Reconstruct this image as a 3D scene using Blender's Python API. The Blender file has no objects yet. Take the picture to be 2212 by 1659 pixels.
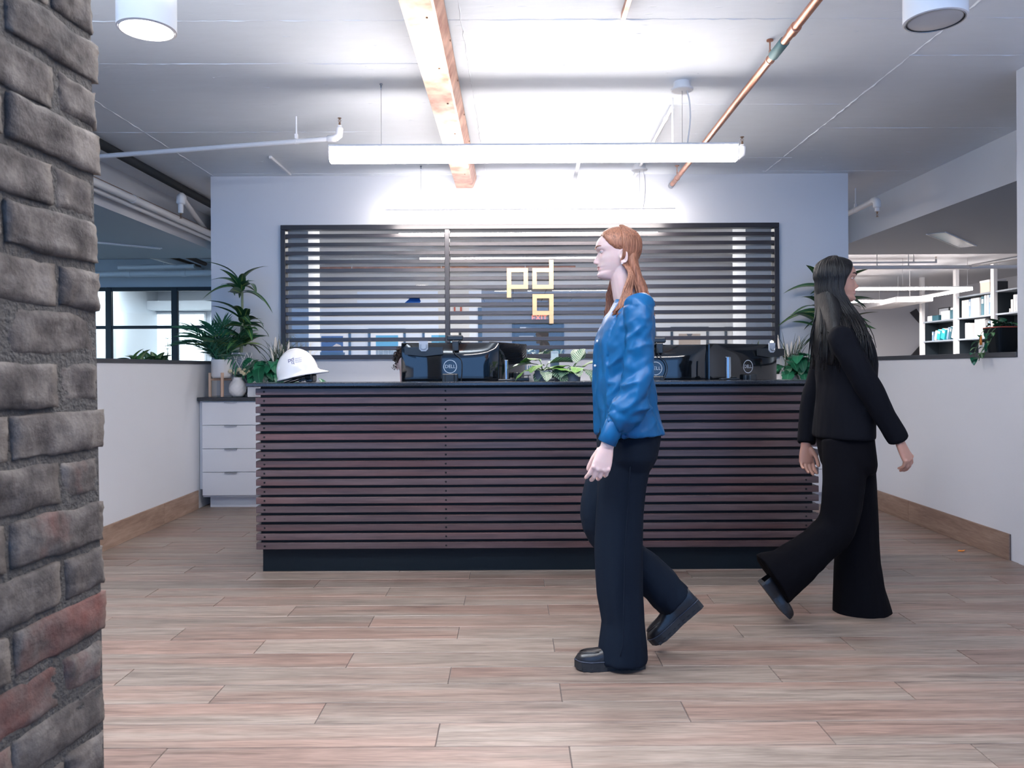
import bpy, bmesh, math, random
import numpy as np
from mathutils import Vector, Matrix, Euler, noise as mnoise

random.seed(7)
sc = bpy.context.scene
C = sc.collection
PI = math.pi

# ------------------------------------------------------------------ camera, world, exposure
F, CX, HY, CAMH, ROLL = 1680.0, 1106.0, 797.0, 1.15, 0.0053
cam_d = bpy.data.cameras.new('camera')
cam = bpy.data.objects.new('camera', cam_d)
C.objects.link(cam)
cam_d.sensor_width = 36.0
cam_d.lens = 36.0 * F / 2212.0
cam_d.shift_y = -(829.5 - HY) / 2212.0
cam_d.clip_start = 0.05
cam_d.clip_end = 200
cs, sn = math.cos(ROLL), math.sin(ROLL)
cam.matrix_world = Matrix(((cs, sn, 0, 0), (0, 0, -1, 0), (-sn, cs, 0, CAMH), (0, 0, 0, 1)))
sc.camera = cam
cam_d.dof.use_dof = True
cam_d.dof.focus_distance = 4.3
cam_d.dof.aperture_fstop = 13.0

w = bpy.data.worlds.new('world')
sc.world = w
w.use_nodes = True
bg = w.node_tree.nodes['Background']
bg.inputs[0].default_value = (0.22, 0.48, 1.0, 1)
bg.inputs[1].default_value = 2.9
sc.view_settings.view_transform = 'Standard'
sc.view_settings.look = 'None'
sc.view_settings.exposure = 0.0
sc.view_settings.gamma = 1.0
sc.view_settings.use_curve_mapping = False
try:
    sc.cycles.use_denoising = True
    sc.cycles.denoiser = 'OPENIMAGEDENOISE'
    sc.cycles.max_bounces = 8
    sc.cycles.diffuse_bounces = 4
    sc.cycles.glossy_bounces = 4
    sc.cycles.transmission_bounces = 6
    sc.cycles.transparent_max_bounces = 8
    sc.cycles.sample_clamp_indirect = 6
    sc.cycles.caustics_reflective = False
    sc.cycles.caustics_refractive = False
except Exception:
    pass
LAMP = 42.0        # strength of the linear pendants' lenses
LAMP_C = (1.0, 0.915, 0.88, 1)


def area_lamp(name, loc, sx, sy, power, color=(1, 0.92, 0.88), rot=(0, 0, 0), spread=PI):
    d = bpy.data.lights.new(name, 'AREA')
    d.shape = 'RECTANGLE'
    d.size, d.size_y, d.energy, d.color = sx, sy, power, color
    d.spread = spread
    o = bpy.data.objects.new(name, d)
    C.objects.link(o)
    o.location, o.rotation_euler = loc, rot
    return o


def P(px, py, Y):
    """world point seen at photo pixel (px, py) at depth Y"""
    u, v = px - CX, HY - py
    a, b = u * cs + v * sn, -u * sn + v * cs
    return Vector((a / F * Y, Y, CAMH + b / F * Y))


def PZ(px, py, z):
    u, v = px - CX, HY - py
    a, b = u * cs + v * sn, -u * sn + v * cs
    Y = (z - CAMH) * F / b
    return Vector((a / F * Y, Y, z))


# ------------------------------------------------------------------ mesh builder
class MB:
    def __init__(s):
        s.v, s.f, s.m, s.uv = [], [], [], None

    def add(s, vs, fs, mi=0):
        n = len(s.v)
        s.v += [tuple(p) for p in vs]
        s.f += [tuple(i + n for i in f) for f in fs]
        s.m += [mi] * len(fs)
        return s

    def box(s, lo, hi, mi=0, M=None):
        x0, y0, z0 = lo
        x1, y1, z1 = hi
        vs = [(x0, y0, z0), (x1, y0, z0), (x1, y1, z0), (x0, y1, z0), (x0, y0, z1), (x1, y0, z1), (x1, y1, z1), (x0, y1, z1)]
        if M is not None:
            vs = [M @ Vector(p) for p in vs]
        return s.add(vs, [(0, 3, 2, 1), (4, 5, 6, 7), (0, 1, 5, 4), (1, 2, 6, 5), (2, 3, 7, 6), (3, 0, 4, 7)], mi)

    def bbox(s, lo, hi, b=0.003, mi=0, M=None):
        """box with bevelled edges"""
        b = min(b, *[(hi[i] - lo[i]) * 0.45 for i in range(3)])
        vs, idx = [], {}
        for sx in (0, 1):
            for sy in (0, 1):
                for sz in (0, 1):
                    c = (sx, sy, sz)
                    for ax in range(3):
                        p = []
                        for i in range(3):
                            q = (lo, hi)[c[i]][i]
                            if i != ax:
                                q += b if c[i] == 0 else -b
                            p.append(q)
                        idx[c, ax] = len(vs)
                        vs.append(p)
        fs = []
        for ax in range(3):
            o1, o2 = (ax + 1) % 3, (ax + 2) % 3
            for sd in (0, 1):
                q = []
                for (a, bb) in ((0, 0), (1, 0), (1, 1), (0, 1)):
                    c = [0, 0, 0]
                    c[ax], c[o1], c[o2] = sd, a, bb
                    q.append(idx[tuple(c), ax])
                fs.append(tuple(q if sd else q[::-1]))
            for a in (0, 1):
                for bb in (0, 1):
                    c0, c1 = [0, 0, 0], [0, 0, 0]
                    c0[ax], c0[o1], c0[o2] = 0, a, bb
                    c1[ax], c1[o1], c1[o2] = 1, a, bb
                    q = [idx[tuple(c0), o1], idx[tuple(c1), o1], idx[tuple(c1), o2], idx[tuple(c0), o2]]
                    fs.append(tuple(q if (a != bb) else q[::-1]))
        for sx in (0, 1):
            for sy in (0, 1):
                for sz in (0, 1):
                    q = [idx[(sx, sy, sz), i] for i in range(3)]
                    fs.append(tuple(q if (sx + sy + sz) % 2 else q[::-1]))
        if M is not None:
            vs = [M @ Vector(p) for p in vs]
        return s.add(vs, fs, mi)

    def tube(s, pts, rad, n=10, side=None, mi=0, cap=True, flat=1.0):
        """loft along pts. rad: number, list, or list of (a, b): a in the plane normal to side, b along side"""
        pts = [Vector(p) for p in pts]
        k = len(pts)
        if not isinstance(rad, list):
            rad = [rad] * k
        rr = [(r, r * flat) if not isinstance(r, (list, tuple)) else r for r in rad]
        vs = []
        prev = None
        for i in range(k):
            t = (pts[min(i + 1, k - 1)] - pts[max(i - 1, 0)])
            if t.length < 1e-9:
                t = Vector((0, 0, 1))
            t.normalize()
            if side is not None:
                b = Vector(side)
                b = b - t * b.dot(t)
            elif prev is not None:
                b = prev - t * prev.dot(t)
            else:
                b = Vector((0, 1, 0)) if abs(t.y) < 0.9 else Vector((1, 0, 0))
                b = b - t * b.dot(t)
            b.normalize()
            prev = b
            a = t.cross(b)
            for j in range(n):
                th = 2 * PI * j / n
                vs.append(pts[i] + a * (rr[i][0] * math.cos(th)) + b * (rr[i][1] * math.sin(th)))
        fs = []
        for i in range(k - 1):
            for j in range(n):
                j2 = (j + 1) % n
                fs.append((i * n + j, i * n + j2, (i + 1) * n + j2, (i + 1) * n + j))
        if cap:
            fs.append(tuple(range(n))[::-1])
            fs.append(tuple(range((k - 1) * n, k * n)))
        return s.add(vs, fs, mi)

    def rings(s, rs, n=24, mi=0, p=2.0):
        """horizontal rings: (cx, cy, z, a, b)"""
        vs = []
        for (x, y, z, a, b) in rs:
            for j in range(n):
                th = 2 * PI * j / n
                c, d = math.cos(th), math.sin(th)
                vs.append((x + a * math.copysign(abs(c) ** (2 / p), c), y + b * math.copysign(abs(d) ** (2 / p), d), z))
        k = len(rs)
        fs = []
        up = rs[-1][2] > rs[0][2]
        for i in range(k - 1):
            for j in range(n):
                j2 = (j + 1) % n
                q = (i * n + j, i * n + j2, (i + 1) * n + j2, (i + 1) * n + j)
                fs.append(q if up else q[::-1])
        a0, a1 = tuple(range(n)), tuple(range((k - 1) * n, k * n))
        fs.append(a0[::-1] if up else a0)
        fs.append(a1 if up else a1[::-1])
        return s.add(vs, fs, mi)

    def lathe(s, prof, c=(0, 0, 0), n=24, mi=0, cap=True):
        """prof: list of (r, z), going up for outward normals"""
        vs = []
        for (r, z) in prof:
            for j in range(n):
                th = 2 * PI * j / n
                vs.append((c[0] + r * math.cos(th), c[1] + r * math.sin(th), c[2] + z))
        fs = []
        k = len(prof)
        for i in range(k - 1):
            for j in range(n):
                j2 = (j + 1) % n
                fs.append((i * n + j, i * n + j2, (i + 1) * n + j2, (i + 1) * n + j))
        if cap:
            fs.append(tuple(range(n))[::-1])
            fs.append(tuple(range((k - 1) * n, k * n)))
        return s.add(vs, fs, mi)

    def ball(s, c, r, n=12, mi=0):
        rx, ry, rz = r if isinstance(r, (list, tuple)) else (r, r, r)
        m = max(6, n // 2 + 2)
        vs = [(c[0], c[1], c[2] - rz)]
        for i in range(1, m):
            ph = -PI / 2 + PI * i / m
            for j in range(n):
                th = 2 * PI * j / n
                vs.append((c[0] + rx * math.cos(ph) * math.cos(th), c[1] + ry * math.cos(ph) * math.sin(th), c[2] + rz * math.sin(ph)))
        vs.append((c[0], c[1], c[2] + rz))
        fs = [(0, 1 + (j + 1) % n, 1 + j) for j in range(n)]
        for i in range(m - 2):
            for j in range(n):
                j2 = (j + 1) % n
                fs.append((1 + i * n + j, 1 + i * n + j2, 1 + (i + 1) * n + j2, 1 + (i + 1) * n + j))
        top = len(vs) - 1
        b = 1 + (m - 2) * n
        fs += [(top, b + j, b + (j + 1) % n) for j in range(n)]
        return s.add(vs, fs, mi)

    def prism(s, poly, M, t, mi=0):
        """poly: list of (u, v) counter-clockwise; extruded by t along local +w; M maps (u, v, w) to world"""
        k = len(poly)
        vs = [M @ Vector((a, b, 0)) for a, b in poly] + [M @ Vector((a, b, t)) for a, b in poly]
        fs = [tuple(range(k))[::-1], tuple(range(k, 2 * k))]
        fs += [(i, (i + 1) % k, k + (i + 1) % k, k + i) for i in range(k)]
        return s.add(vs, fs, mi)

    def mesh(s, name, mats, smooth=False, angle=None):
        me = bpy.data.meshes.new(name)
        me.from_pydata(s.v, [], s.f)
        for m in (mats if isinstance(mats, (list, tuple)) else [mats]):
            me.materials.append(m)
        if any(s.m):
            me.polygons.foreach_set('material_index', s.m)
        if smooth:
            me.polygons.foreach_set('use_smooth', [True] * len(me.polygons))
            if angle:
                try:
                    me.set_sharp_from_angle(angle=math.radians(angle))
                except Exception:
                    pass
        me.update()
        return me

    def build(s, name, mats, parent=None, smooth=False, angle=None, local=False, kind=None):
        if parent is not None and not local:
            Mi = wm(parent).inverted()
            s.v = [tuple(Mi @ Vector(p)) for p in s.v]
        me = s.mesh(name, mats, smooth, angle)
        o = bpy.data.objects.new(name, me)
        C.objects.link(o)
        if parent is not None:
            o.parent = parent
        if kind:
            o['kind'] = kind
        return o


def wm(o):
    M = Matrix.LocRotScale(o.location, o.rotation_euler, o.scale)
    return wm(o.parent) @ M if o.parent else M


def thing(name, label, cat, loc=(0, 0, 0), rotz=0, group=None):
    o = bpy.data.objects.new(name, None)
    C.objects.link(o)
    o.empty_display_size = 0.05
    o.location = loc
    o.rotation_euler = (0, 0, rotz)
    return tag(o, label, cat, group)


def tag(o, label, cat, group=None):
    o['label'] = label
    o['category'] = cat
    if group:
        o['group'] = group
    return o


def struct(o):
    o['kind'] = 'structure'
    return o


def inst(me, name, parent, loc=(0, 0, 0), rot=(0, 0, 0), scale=(1, 1, 1)):
    o = bpy.data.objects.new(name, me)
    C.objects.link(o)
    o.parent = parent
    o.location, o.rotation_euler, o.scale = loc, rot, scale
    return o


def dup(root, loc, rotz, label, group=None):
    r = root.copy()
    C.objects.link(r)
    r.location = loc
    r.rotation_euler = (0, 0, rotz)
    r['label'] = label
    if group:
        r['group'] = group
    for ch in list(root.children):
        c = ch.copy()
        C.objects.link(c)
        c.parent = r
        for g in list(ch.children):
            d = g.copy()
            C.objects.link(d)
            d.parent = c
    return r


def spline(pts, n):
    """Catmull-Rom through pts, n samples"""
    pts = [Vector(p) for p in pts]
    q = [pts[0] * 2 - pts[1]] + pts + [pts[-1] * 2 - pts[-2]]
    out = []
    segs = len(pts) - 1
    for i in range(n):
        t = i / (n - 1) * segs
        k = min(int(t), segs - 1)
        t -= k
        p0, p1, p2, p3 = q[k:k + 4]
        out.append(0.5 * ((2 * p1) + (p2 - p0) * t + (2 * p0 - 5 * p1 + 4 * p2 - p3) * t * t + (3 * p1 - p0 - 3 * p2 + p3) * t ** 3))
    return out


def interp(x, tab):
    xs, ys = zip(*tab)
    return float(np.interp(x, xs, ys))


def text_mb(body, size, ext=0.0, spacing=1.0):
    cu = bpy.data.curves.new('text_tmp', 'FONT')
    cu.body, cu.size, cu.extrude, cu.align_x, cu.align_y = body, size, ext, 'CENTER', 'CENTER'
    cu.space_character = spacing
    cu.resolution_u = 3
    o = bpy.data.objects.new('text_tmp', cu)
    C.objects.link(o)
    dg = bpy.context.evaluated_depsgraph_get()
    me = bpy.data.meshes.new_from_object(o.evaluated_get(dg))
    vs = [tuple(v.co) for v in me.vertices]
    fs = [tuple(p.vertices) for p in me.polygons]
    bpy.data.objects.remove(o)
    bpy.data.curves.remove(cu)
    bpy.data.meshes.remove(me)
    return vs, fs


def fuse(mb, voxel, smooth=4, name='fused'):
    """union of the closed shells in mb as one continuous surface"""
    me = mb.mesh('tmp', [])
    o = bpy.data.objects.new('tmp', me)
    C.objects.link(o)
    r = o.modifiers.new('r', 'REMESH')
    r.mode = 'VOXEL'
    r.voxel_size = voxel
    if smooth:
        s = o.modifiers.new('s', 'SMOOTH')
        s.factor, s.iterations = 0.5, smooth
    dg = bpy.context.evaluated_depsgraph_get()
    out = bpy.data.meshes.new_from_object(o.evaluated_get(dg))
    bpy.data.objects.remove(o)
    bpy.data.meshes.remove(me)
    out.name = name
    out.polygons.foreach_set('use_smooth', [True] * len(out.polygons))
    return out


def coords(me):
    a = np.empty(len(me.vertices) * 3, dtype=np.float32)
    me.vertices.foreach_get('co', a)
    return a.reshape(-1, 3)


def set_coords(me, a):
    me.vertices.foreach_set('co', a.astype(np.float32).ravel())
    me.update()


def normals(me):
    a = np.empty(len(me.vertices) * 3, dtype=np.float32)
    me.vertices.foreach_get('normal', a)
    return a.reshape(-1, 3)


# ------------------------------------------------------------------ materials
def new_mat(name):
    m = bpy.data.materials.new(name)
    m.use_nodes = True
    nt = m.node_tree
    b = nt.nodes['Principled BSDF']
    return m, nt, b


def col(c):
    return (*c, 1) if len(c) == 3 else c


def hexc(h):
    """sRGB 0-255 triple to linear"""
    return tuple(((x / 255) / 12.92 if x / 255 <= 0.04045 else ((x / 255 + 0.055) / 1.055) ** 2.4) for x in h)


def mat(name, c, rough=0.5, metal=0.0, var=0.0, vscale=8.0, bump=0.0, bscale=40.0, spec=0.5, coat=0.0, stretch=(1, 1, 1), rnd=0.0, obj=True, sheen=0.0):
    """principled with optional noise colour variation, bump and per-object brightness variation"""
    m, nt, b = new_mat(name)
    N, L = nt.nodes, nt.links
    b.inputs['Base Color'].default_value = col(c)
    b.inputs['Roughness'].default_value = rough
    b.inputs['Metallic'].default_value = metal
    b.inputs['Specular IOR Level'].default_value = spec
    b.inputs['Coat Weight'].default_value = coat
    b.inputs['Coat Roughness'].default_value = 0.1
    if sheen:
        b.inputs['Sheen Weight'].default_value = sheen
    if var or bump:
        tc = N.new('ShaderNodeTexCoord')
        mp = N.new('ShaderNodeMapping')
        mp.inputs['Scale'].default_value = stretch
        L.new(tc.outputs['Object'], mp.inputs['Vector'])
    src = None
    if var:
        nz = N.new('ShaderNodeTexNoise')
        nz.inputs['Scale'].default_value = vscale
        nz.inputs['Detail'].default_value = 6
        L.new(mp.outputs[0], nz.inputs['Vector'])
        mx = N.new('ShaderNodeMix')
        mx.data_type = 'RGBA'
        mx.inputs[6].default_value = col([max(0, x * (1 - var)) for x in c[:3]])
        mx.inputs[7].default_value = col([min(1, x * (1 + var)) for x in c[:3]])
        L.new(nz.outputs[0], mx.inputs[0])
        src = mx.outputs[2]
    if rnd:
        oi = N.new('ShaderNodeObjectInfo')
        mr = N.new('ShaderNodeMapRange')
        mr.inputs[3].default_value, mr.inputs[4].default_value = 1 - rnd, 1 + rnd
        L.new(oi.outputs['Random'], mr.inputs[0])
        hs = N.new('ShaderNodeHueSaturation')
        hs.inputs['Color'].default_value = col(c)
        if src:
            L.new(src, hs.inputs['Color'])
        L.new(mr.outputs[0], hs.inputs['Value'])
        src = hs.outputs[0]
    if src:
        L.new(src, b.inputs['Base Color'])
    if bump:
        nb = N.new('ShaderNodeTexNoise')
        nb.inputs['Scale'].default_value = bscale
        nb.inputs['Detail'].default_value = 5
        L.new(mp.outputs[0], nb.inputs['Vector'])
        bp = N.new('ShaderNodeBump')
        bp.inputs['Strength'].default_value = bump
        bp.inputs['Distance'].default_value = 0.01
        L.new(nb.outputs[0], bp.inputs['Height'])
        L.new(bp.outputs[0], b.inputs['Normal'])
    return m


def emit(name, c, s):
    m, nt, b = new_mat(name)
    b.inputs['Base Color'].default_value = (0.9, 0.9, 0.9, 1)
    b.inputs['Emission Color'].default_value = col(c)
    b.inputs['Emission Strength'].default_value = s
    return m


def wood(name, c1, c2, rough=0.45, scale=(1.2, 14, 14), rnd=0.18, knots=0.5, hue=None, spec=0.5, bump=0.12, coat=0.0, fine=0.35):
    """wood grain along local X, each object with its own offset and tone"""
    m, nt, b = new_mat(name)
    N, L = nt.nodes, nt.links
    tc = N.new('ShaderNodeTexCoord')
    oi = N.new('ShaderNodeObjectInfo')
    mu = N.new('ShaderNodeVectorMath')
    mu.operation = 'SCALE'
    mu.inputs[0].default_value = (37.0, 11.0, 23.0)
    L.new(oi.outputs['Random'], mu.inputs['Scale'])
    ad = N.new('ShaderNodeVectorMath')
    ad.operation = 'ADD'
    L.new(tc.outputs['Object'], ad.inputs[0])
    L.new(mu.outputs[0], ad.inputs[1])
    mp = N.new('ShaderNodeMapping')
    mp.inputs['Scale'].default_value = scale
    L.new(ad.outputs[0], mp.inputs['Vector'])
    n1 = N.new('ShaderNodeTexNoise')
    n1.inputs['Scale'].default_value = 1.6
    n1.inputs['Detail'].default_value = 8
    n1.inputs['Roughness'].default_value = 0.62
    n1.inputs['Distortion'].default_value = knots
    L.new(mp.outputs[0], n1.inputs['Vector'])
    n2 = N.new('ShaderNodeTexNoise')
    n2.inputs['Scale'].default_value = 9
    n2.inputs['Detail'].default_value = 4
    L.new(mp.outputs[0], n2.inputs['Vector'])
    ma = N.new('ShaderNodeMath')
    ma.operation = 'MULTIPLY_ADD'
    ma.inputs[1].default_value = fine
    L.new(n2.outputs[0], ma.inputs[0])
    L.new(n1.outputs[0], ma.inputs[2])
    cr = N.new('ShaderNodeValToRGB')
    cr.color_ramp.elements[0].position, cr.color_ramp.elements[1].position = 0.42 + (fine - 0.35) * 0.5, 0.85 + (fine - 0.35) * 0.5
    cr.color_ramp.elements[0].color, cr.color_ramp.elements[1].color = col(c1), col(c2)
    L.new(ma.outputs[0], cr.inputs[0])
    src = cr.outputs[0]
    if hue:
        # broad patches of a second tone, changing from board to board
        n3 = N.new('ShaderNodeTexNoise')
        n3.inputs['Scale'].default_value = 0.55
        n3.inputs['Detail'].default_value = 2
        L.new(mp.outputs[0], n3.inputs['Vector'])
        mr = N.new('ShaderNodeMapRange')
        mr.inputs[1].default_value, mr.inputs[2].default_value = 0.42, 0.62
        L.new(n3.outputs[0], mr.inputs[0])
        mx = N.new('ShaderNodeMix')
        mx.data_type = 'RGBA'
        mx.blend_type = 'MULTIPLY'
        mx.inputs[7].default_value = col(hue)
        L.new(mr.outputs[0], mx.inputs[0])
        L.new(src, mx.inputs[6])
        src = mx.outputs[2]
    hs = N.new('ShaderNodeHueSaturation')
    mr = N.new('ShaderNodeMapRange')
    mr.inputs[3].default_value, mr.inputs[4].default_value = 1 - rnd, 1 + rnd
    L.new(oi.outputs['Random'], mr.inputs[0])
    L.new(mr.outputs[0], hs.inputs['Value'])
    L.new(src, hs.inputs['Color'])
    L.new(hs.outputs[0], b.inputs['Base Color'])
    b.inputs['Roughness'].default_value = rough
    b.inputs['Specular IOR Level'].default_value = spec
    b.inputs['Coat Weight'].default_value = coat
    b.inputs['Coat Roughness'].default_value = 0.25
    if bump:
        bp = N.new('ShaderNodeBump')
        bp.inputs['Strength'].default_value = bump
        bp.inputs['Distance'].default_value = 0.004
        L.new(ma.outputs[0], bp.inputs['Height'])
        L.new(bp.outputs[0], b.inputs['Normal'])
    return m


def brick_mat(name):
    m, nt, b = new_mat(name)
    N, L = nt.nodes, nt.links
    tc = N.new('ShaderNodeTexCoord')
    oi = N.new('ShaderNodeObjectInfo')
    mu = N.new('ShaderNodeVectorMath')
    mu.operation = 'SCALE'
    mu.inputs[0].default_value = (7.0, 13.0, 5.0)
    L.new(oi.outputs['Random'], mu.inputs['Scale'])
    ad = N.new('ShaderNodeVectorMath')
    ad.operation = 'ADD'
    L.new(tc.outputs['Object'], ad.inputs[0])
    L.new(mu.outputs[0], ad.inputs[1])

    def nz(s, d=6, r=0.6):
        n = N.new('ShaderNodeTexNoise')
        n.inputs['Scale'].default_value, n.inputs['Detail'].default_value, n.inputs['Roughness'].default_value = s, d, r
        L.new(ad.outputs[0], n.inputs['Vector'])
        return n
    n1 = nz(16)
    cr = N.new('ShaderNodeValToRGB')
    e = cr.color_ramp.elements
    e[0].position, e[0].color = 0.30, col((0.028, 0.022, 0.020))
    e[1].position, e[1].color = 0.74, col((0.20, 0.175, 0.155))
    k = e.new(0.5)
    k.color = col((0.088, 0.074, 0.066))
    L.new(n1.outputs[0], cr.inputs[0])
    # raw red clay where the limewash has worn off
    n2 = nz(6, 4)
    ma = N.new('ShaderNodeMath')
    ma.operation = 'MULTIPLY_ADD'
    ma.inputs[1].default_value = 0.55
    L.new(oi.outputs['Random'], ma.inputs[0])
    L.new(n2.outputs[0], ma.inputs[2])
    mr = N.new('ShaderNodeMapRange')
    mr.inputs[1].default_value, mr.inputs[2].default_value = 1.0, 1.25
    L.new(ma.outputs[0], mr.inputs[0])
    mx = N.new('ShaderNodeMix')
    mx.data_type = 'RGBA'
    mx.inputs[7].default_value = col((0.15, 0.045, 0.033))
    L.new(mr.outputs[0], mx.inputs[0])
    L.new(cr.outputs[0], mx.inputs[6])
    L.new(mx.outputs[2], b.inputs['Base Color'])
    b.inputs['Roughness'].default_value = 0.92
    bp = N.new('ShaderNodeBump')
    bp.inputs['Strength'].default_value = 0.6
    bp.inputs['Distance'].default_value = 0.006
    n3 = nz(70, 8)
    L.new(n3.outputs[0], bp.inputs['Height'])
    L.new(bp.outputs[0], b.inputs['Normal'])
    return m


def leaf_mat(name, c, mid, w=0.12, soft=0.1, edge=None, rough=0.35, stripes=0):
    """leaf: UV.y across, a paler band along the midrib, optional pale veins"""
    m, nt, b = new_mat(name)
    N, L = nt.nodes, nt.links
    uv = N.new('ShaderNodeUVMap')
    sp = N.new('ShaderNodeSeparateXYZ')
    L.new(uv.outputs[0], sp.inputs[0])
    a = N.new('ShaderNodeMath')
    a.operation = 'SUBTRACT'
    a.inputs[1].default_value = 0.5
    L.new(sp.outputs['Y'], a.inputs[0])
    ab = N.new('ShaderNodeMath')
    ab.operation = 'ABSOLUTE'
    L.new(a.outputs[0], ab.inputs[0])
    mr = N.new('ShaderNodeMapRange')
    mr.inputs[1].default_value, mr.inputs[2].default_value = w, w + soft
    mr.inputs[3].default_value, mr.inputs[4].default_value = 1, 0
    L.new(ab.outputs[0], mr.inputs[0])
    fac = mr.outputs[0]
    if stripes:
        v = N.new('ShaderNodeMath')
        v.operation = 'MULTIPLY_ADD'
        v.inputs[1].default_value = -0.55
        L.new(ab.outputs[0], v.inputs[0])
        L.new(sp.outputs['X'], v.inputs[2])
        s1 = N.new('ShaderNodeMath')
        s1.operation = 'MULTIPLY'
        s1.inputs[1].default_value = stripes * 2 * PI
        L.new(v.outputs[0], s1.inputs[0])
        s2 = N.new('ShaderNodeMath')
        s2.operation = 'SINE'
        L.new(s1.outputs[0], s2.inputs[0])
        m2 = N.new('ShaderNodeMapRange')
        m2.inputs[1].default_value, m2.inputs[2].default_value = -0.1, 0.6
        L.new(s2.outputs[0], m2.inputs[0])
        mxm = N.new('ShaderNodeMath')
        mxm.operation = 'MAXIMUM'
        L.new(fac, mxm.inputs[0])
        L.new(m2.outputs[0], mxm.inputs[1])
        fac = mxm.outputs[0]
    oi = N.new('ShaderNodeObjectInfo')
    hs = N.new('ShaderNodeHueSaturation')
    mr2 = N.new('ShaderNodeMapRange')
    mr2.inputs[3].default_value, mr2.inputs[4].default_value = 0.65, 1.35
    L.new(oi.outputs['Random'], mr2.inputs[0])
    L.new(mr2.outputs[0], hs.inputs['Value'])
    hs.inputs['Color'].default_value = col(c)
    mx = N.new('ShaderNodeMix')
    mx.data_type = 'RGBA'
    mx.inputs[7].default_value = col(mid)
    L.new(hs.outputs[0], mx.inputs[6])
    L.new(fac, mx.inputs[0])
    L.new(mx.outputs[2], b.inputs['Base Color'])
    b.inputs['Roughness'].default_value = rough
    return m


def concrete(name, c):
    """painted cast concrete: faint roller streaks, pits and chips"""
    m, nt, b = new_mat(name)
    N, L = nt.nodes, nt.links
    tc = N.new('ShaderNodeTexCoord')
    mp = N.new('ShaderNodeMapping')
    mp.inputs['Scale'].default_value = (1, 3.5, 1)
    L.new(tc.outputs['Object'], mp.inputs['Vector'])
    n1 = N.new('ShaderNodeTexNoise')
    n1.inputs['Scale'].default_value, n1.inputs['Detail'].default_value = 5, 8
    L.new(mp.outputs[0], n1.inputs['Vector'])
    mx = N.new('ShaderNodeMix')
    mx.data_type = 'RGBA'
    mx.inputs[6].default_value = col([x * 0.93 for x in c])
    mx.inputs[7].default_value = col(c)
    L.new(n1.outputs[0], mx.inputs[0])
    L.new(mx.outputs[2], b.inputs['Base Color'])
    b.inputs['Roughness'].default_value = 0.62
    n2 = N.new('ShaderNodeTexNoise')
    n2.inputs['Scale'].default_value, n2.inputs['Detail'].default_value = 9, 10
    L.new(mp.outputs[0], n2.inputs['Vector'])
    vo = N.new('ShaderNodeTexVoronoi')
    vo.inputs['Scale'].default_value = 4.0
    L.new(mp.outputs[0], vo.inputs['Vector'])
    mr = N.new('ShaderNodeMapRange')
    mr.inputs[1].default_value, mr.inputs[2].default_value = 0.0, 0.09
    L.new(vo.outputs['Distance'], mr.inputs[0])
    ad = N.new('ShaderNodeMath')
    ad.operation = 'MULTIPLY_ADD'
    ad.inputs[1].default_value = 0.5
    L.new(n2.outputs[0], ad.inputs[0])
    L.new(mr.outputs[0], ad.inputs[2])
    bp = N.new('ShaderNodeBump')
    bp.inputs['Strength'].default_value = 0.35
    bp.inputs['Distance'].default_value = 0.008
    L.new(ad.outputs[0], bp.inputs['Height'])
    L.new(bp.outputs[0], b.inputs['Normal'])
    return m


def copper_mat(name):
    m, nt, b = new_mat(name)
    N, L = nt.nodes, nt.links
    tc = N.new('ShaderNodeTexCoord')
    n1 = N.new('ShaderNodeTexNoise')
    n1.inputs['Scale'].default_value, n1.inputs['Detail'].default_value = 7, 7
    L.new(tc.outputs['Object'], n1.inputs['Vector'])
    cr = N.new('ShaderNodeValToRGB')
    e = cr.color_ramp.elements
    e[0].position, e[0].color = 0.34, col((0.36, 0.14, 0.085))
    e[1].position, e[1].color = 0.66, col((0.88, 0.56, 0.42))
    L.new(n1.outputs[0], cr.inputs[0])
    L.new(cr.outputs[0], b.inputs['Base Color'])
    b.inputs['Metallic'].default_value = 0.85
    b.inputs['Roughness'].default_value = 0.38
    return m


def glass_mat(name):
    m, nt, b = new_mat(name)
    N, L = nt.nodes, nt.links
    tr = N.new('ShaderNodeBsdfTransparent')
    gl = N.new('ShaderNodeBsdfGlossy')
    gl.inputs['Roughness'].default_value = 0.0
    fr = N.new('ShaderNodeFresnel')
    fr.inputs['IOR'].default_value = 1.65
    mx = N.new('ShaderNodeMixShader')
    tr.inputs[0].default_value = (0.93, 0.96, 0.97, 1)
    L.new(fr.outputs[0], mx.inputs[0])
    L.new(tr.outputs[0], mx.inputs[1])
    L.new(gl.outputs[0], mx.inputs[2])
    L.new(mx.outputs[0], N['Material Output'].inputs[0])
    return m


M = {}
M['paint'] = mat('white_wall_paint', (0.69, 0.71, 0.75), 0.55, bump=0.05, bscale=120, var=0.02, vscale=3)
M['concrete'] = concrete('painted_concrete', (0.80, 0.85, 0.91))
M['soffit'] = mat('shaded_soffit_paint', (0.50, 0.55, 0.60), 0.7)  # wall paint darkened to carry the shade under the soffits
M['white'] = mat('white_enamel', (0.84, 0.84, 0.85), 0.35)
M['white_lam'] = mat('white_laminate', (0.78, 0.79, 0.82), 0.4)
M['ceramic'] = mat('white_ceramic', (0.82, 0.80, 0.79), 0.35, var=0.03, vscale=10)
M['lens'] = emit('lamp_lens', LAMP_C, LAMP)
M['lens_down'] = emit('downlight_lens', LAMP_C, 14.0)
M['lens_off'] = mat('unlit_lens', (0.55, 0.58, 0.62), 0.2, spec=0.8)
M['lens_far'] = emit('far_lamp_lens', LAMP_C, 45.0)
M['grout'] = mat('grout', (0.12, 0.10, 0.095), 0.9)
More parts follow.
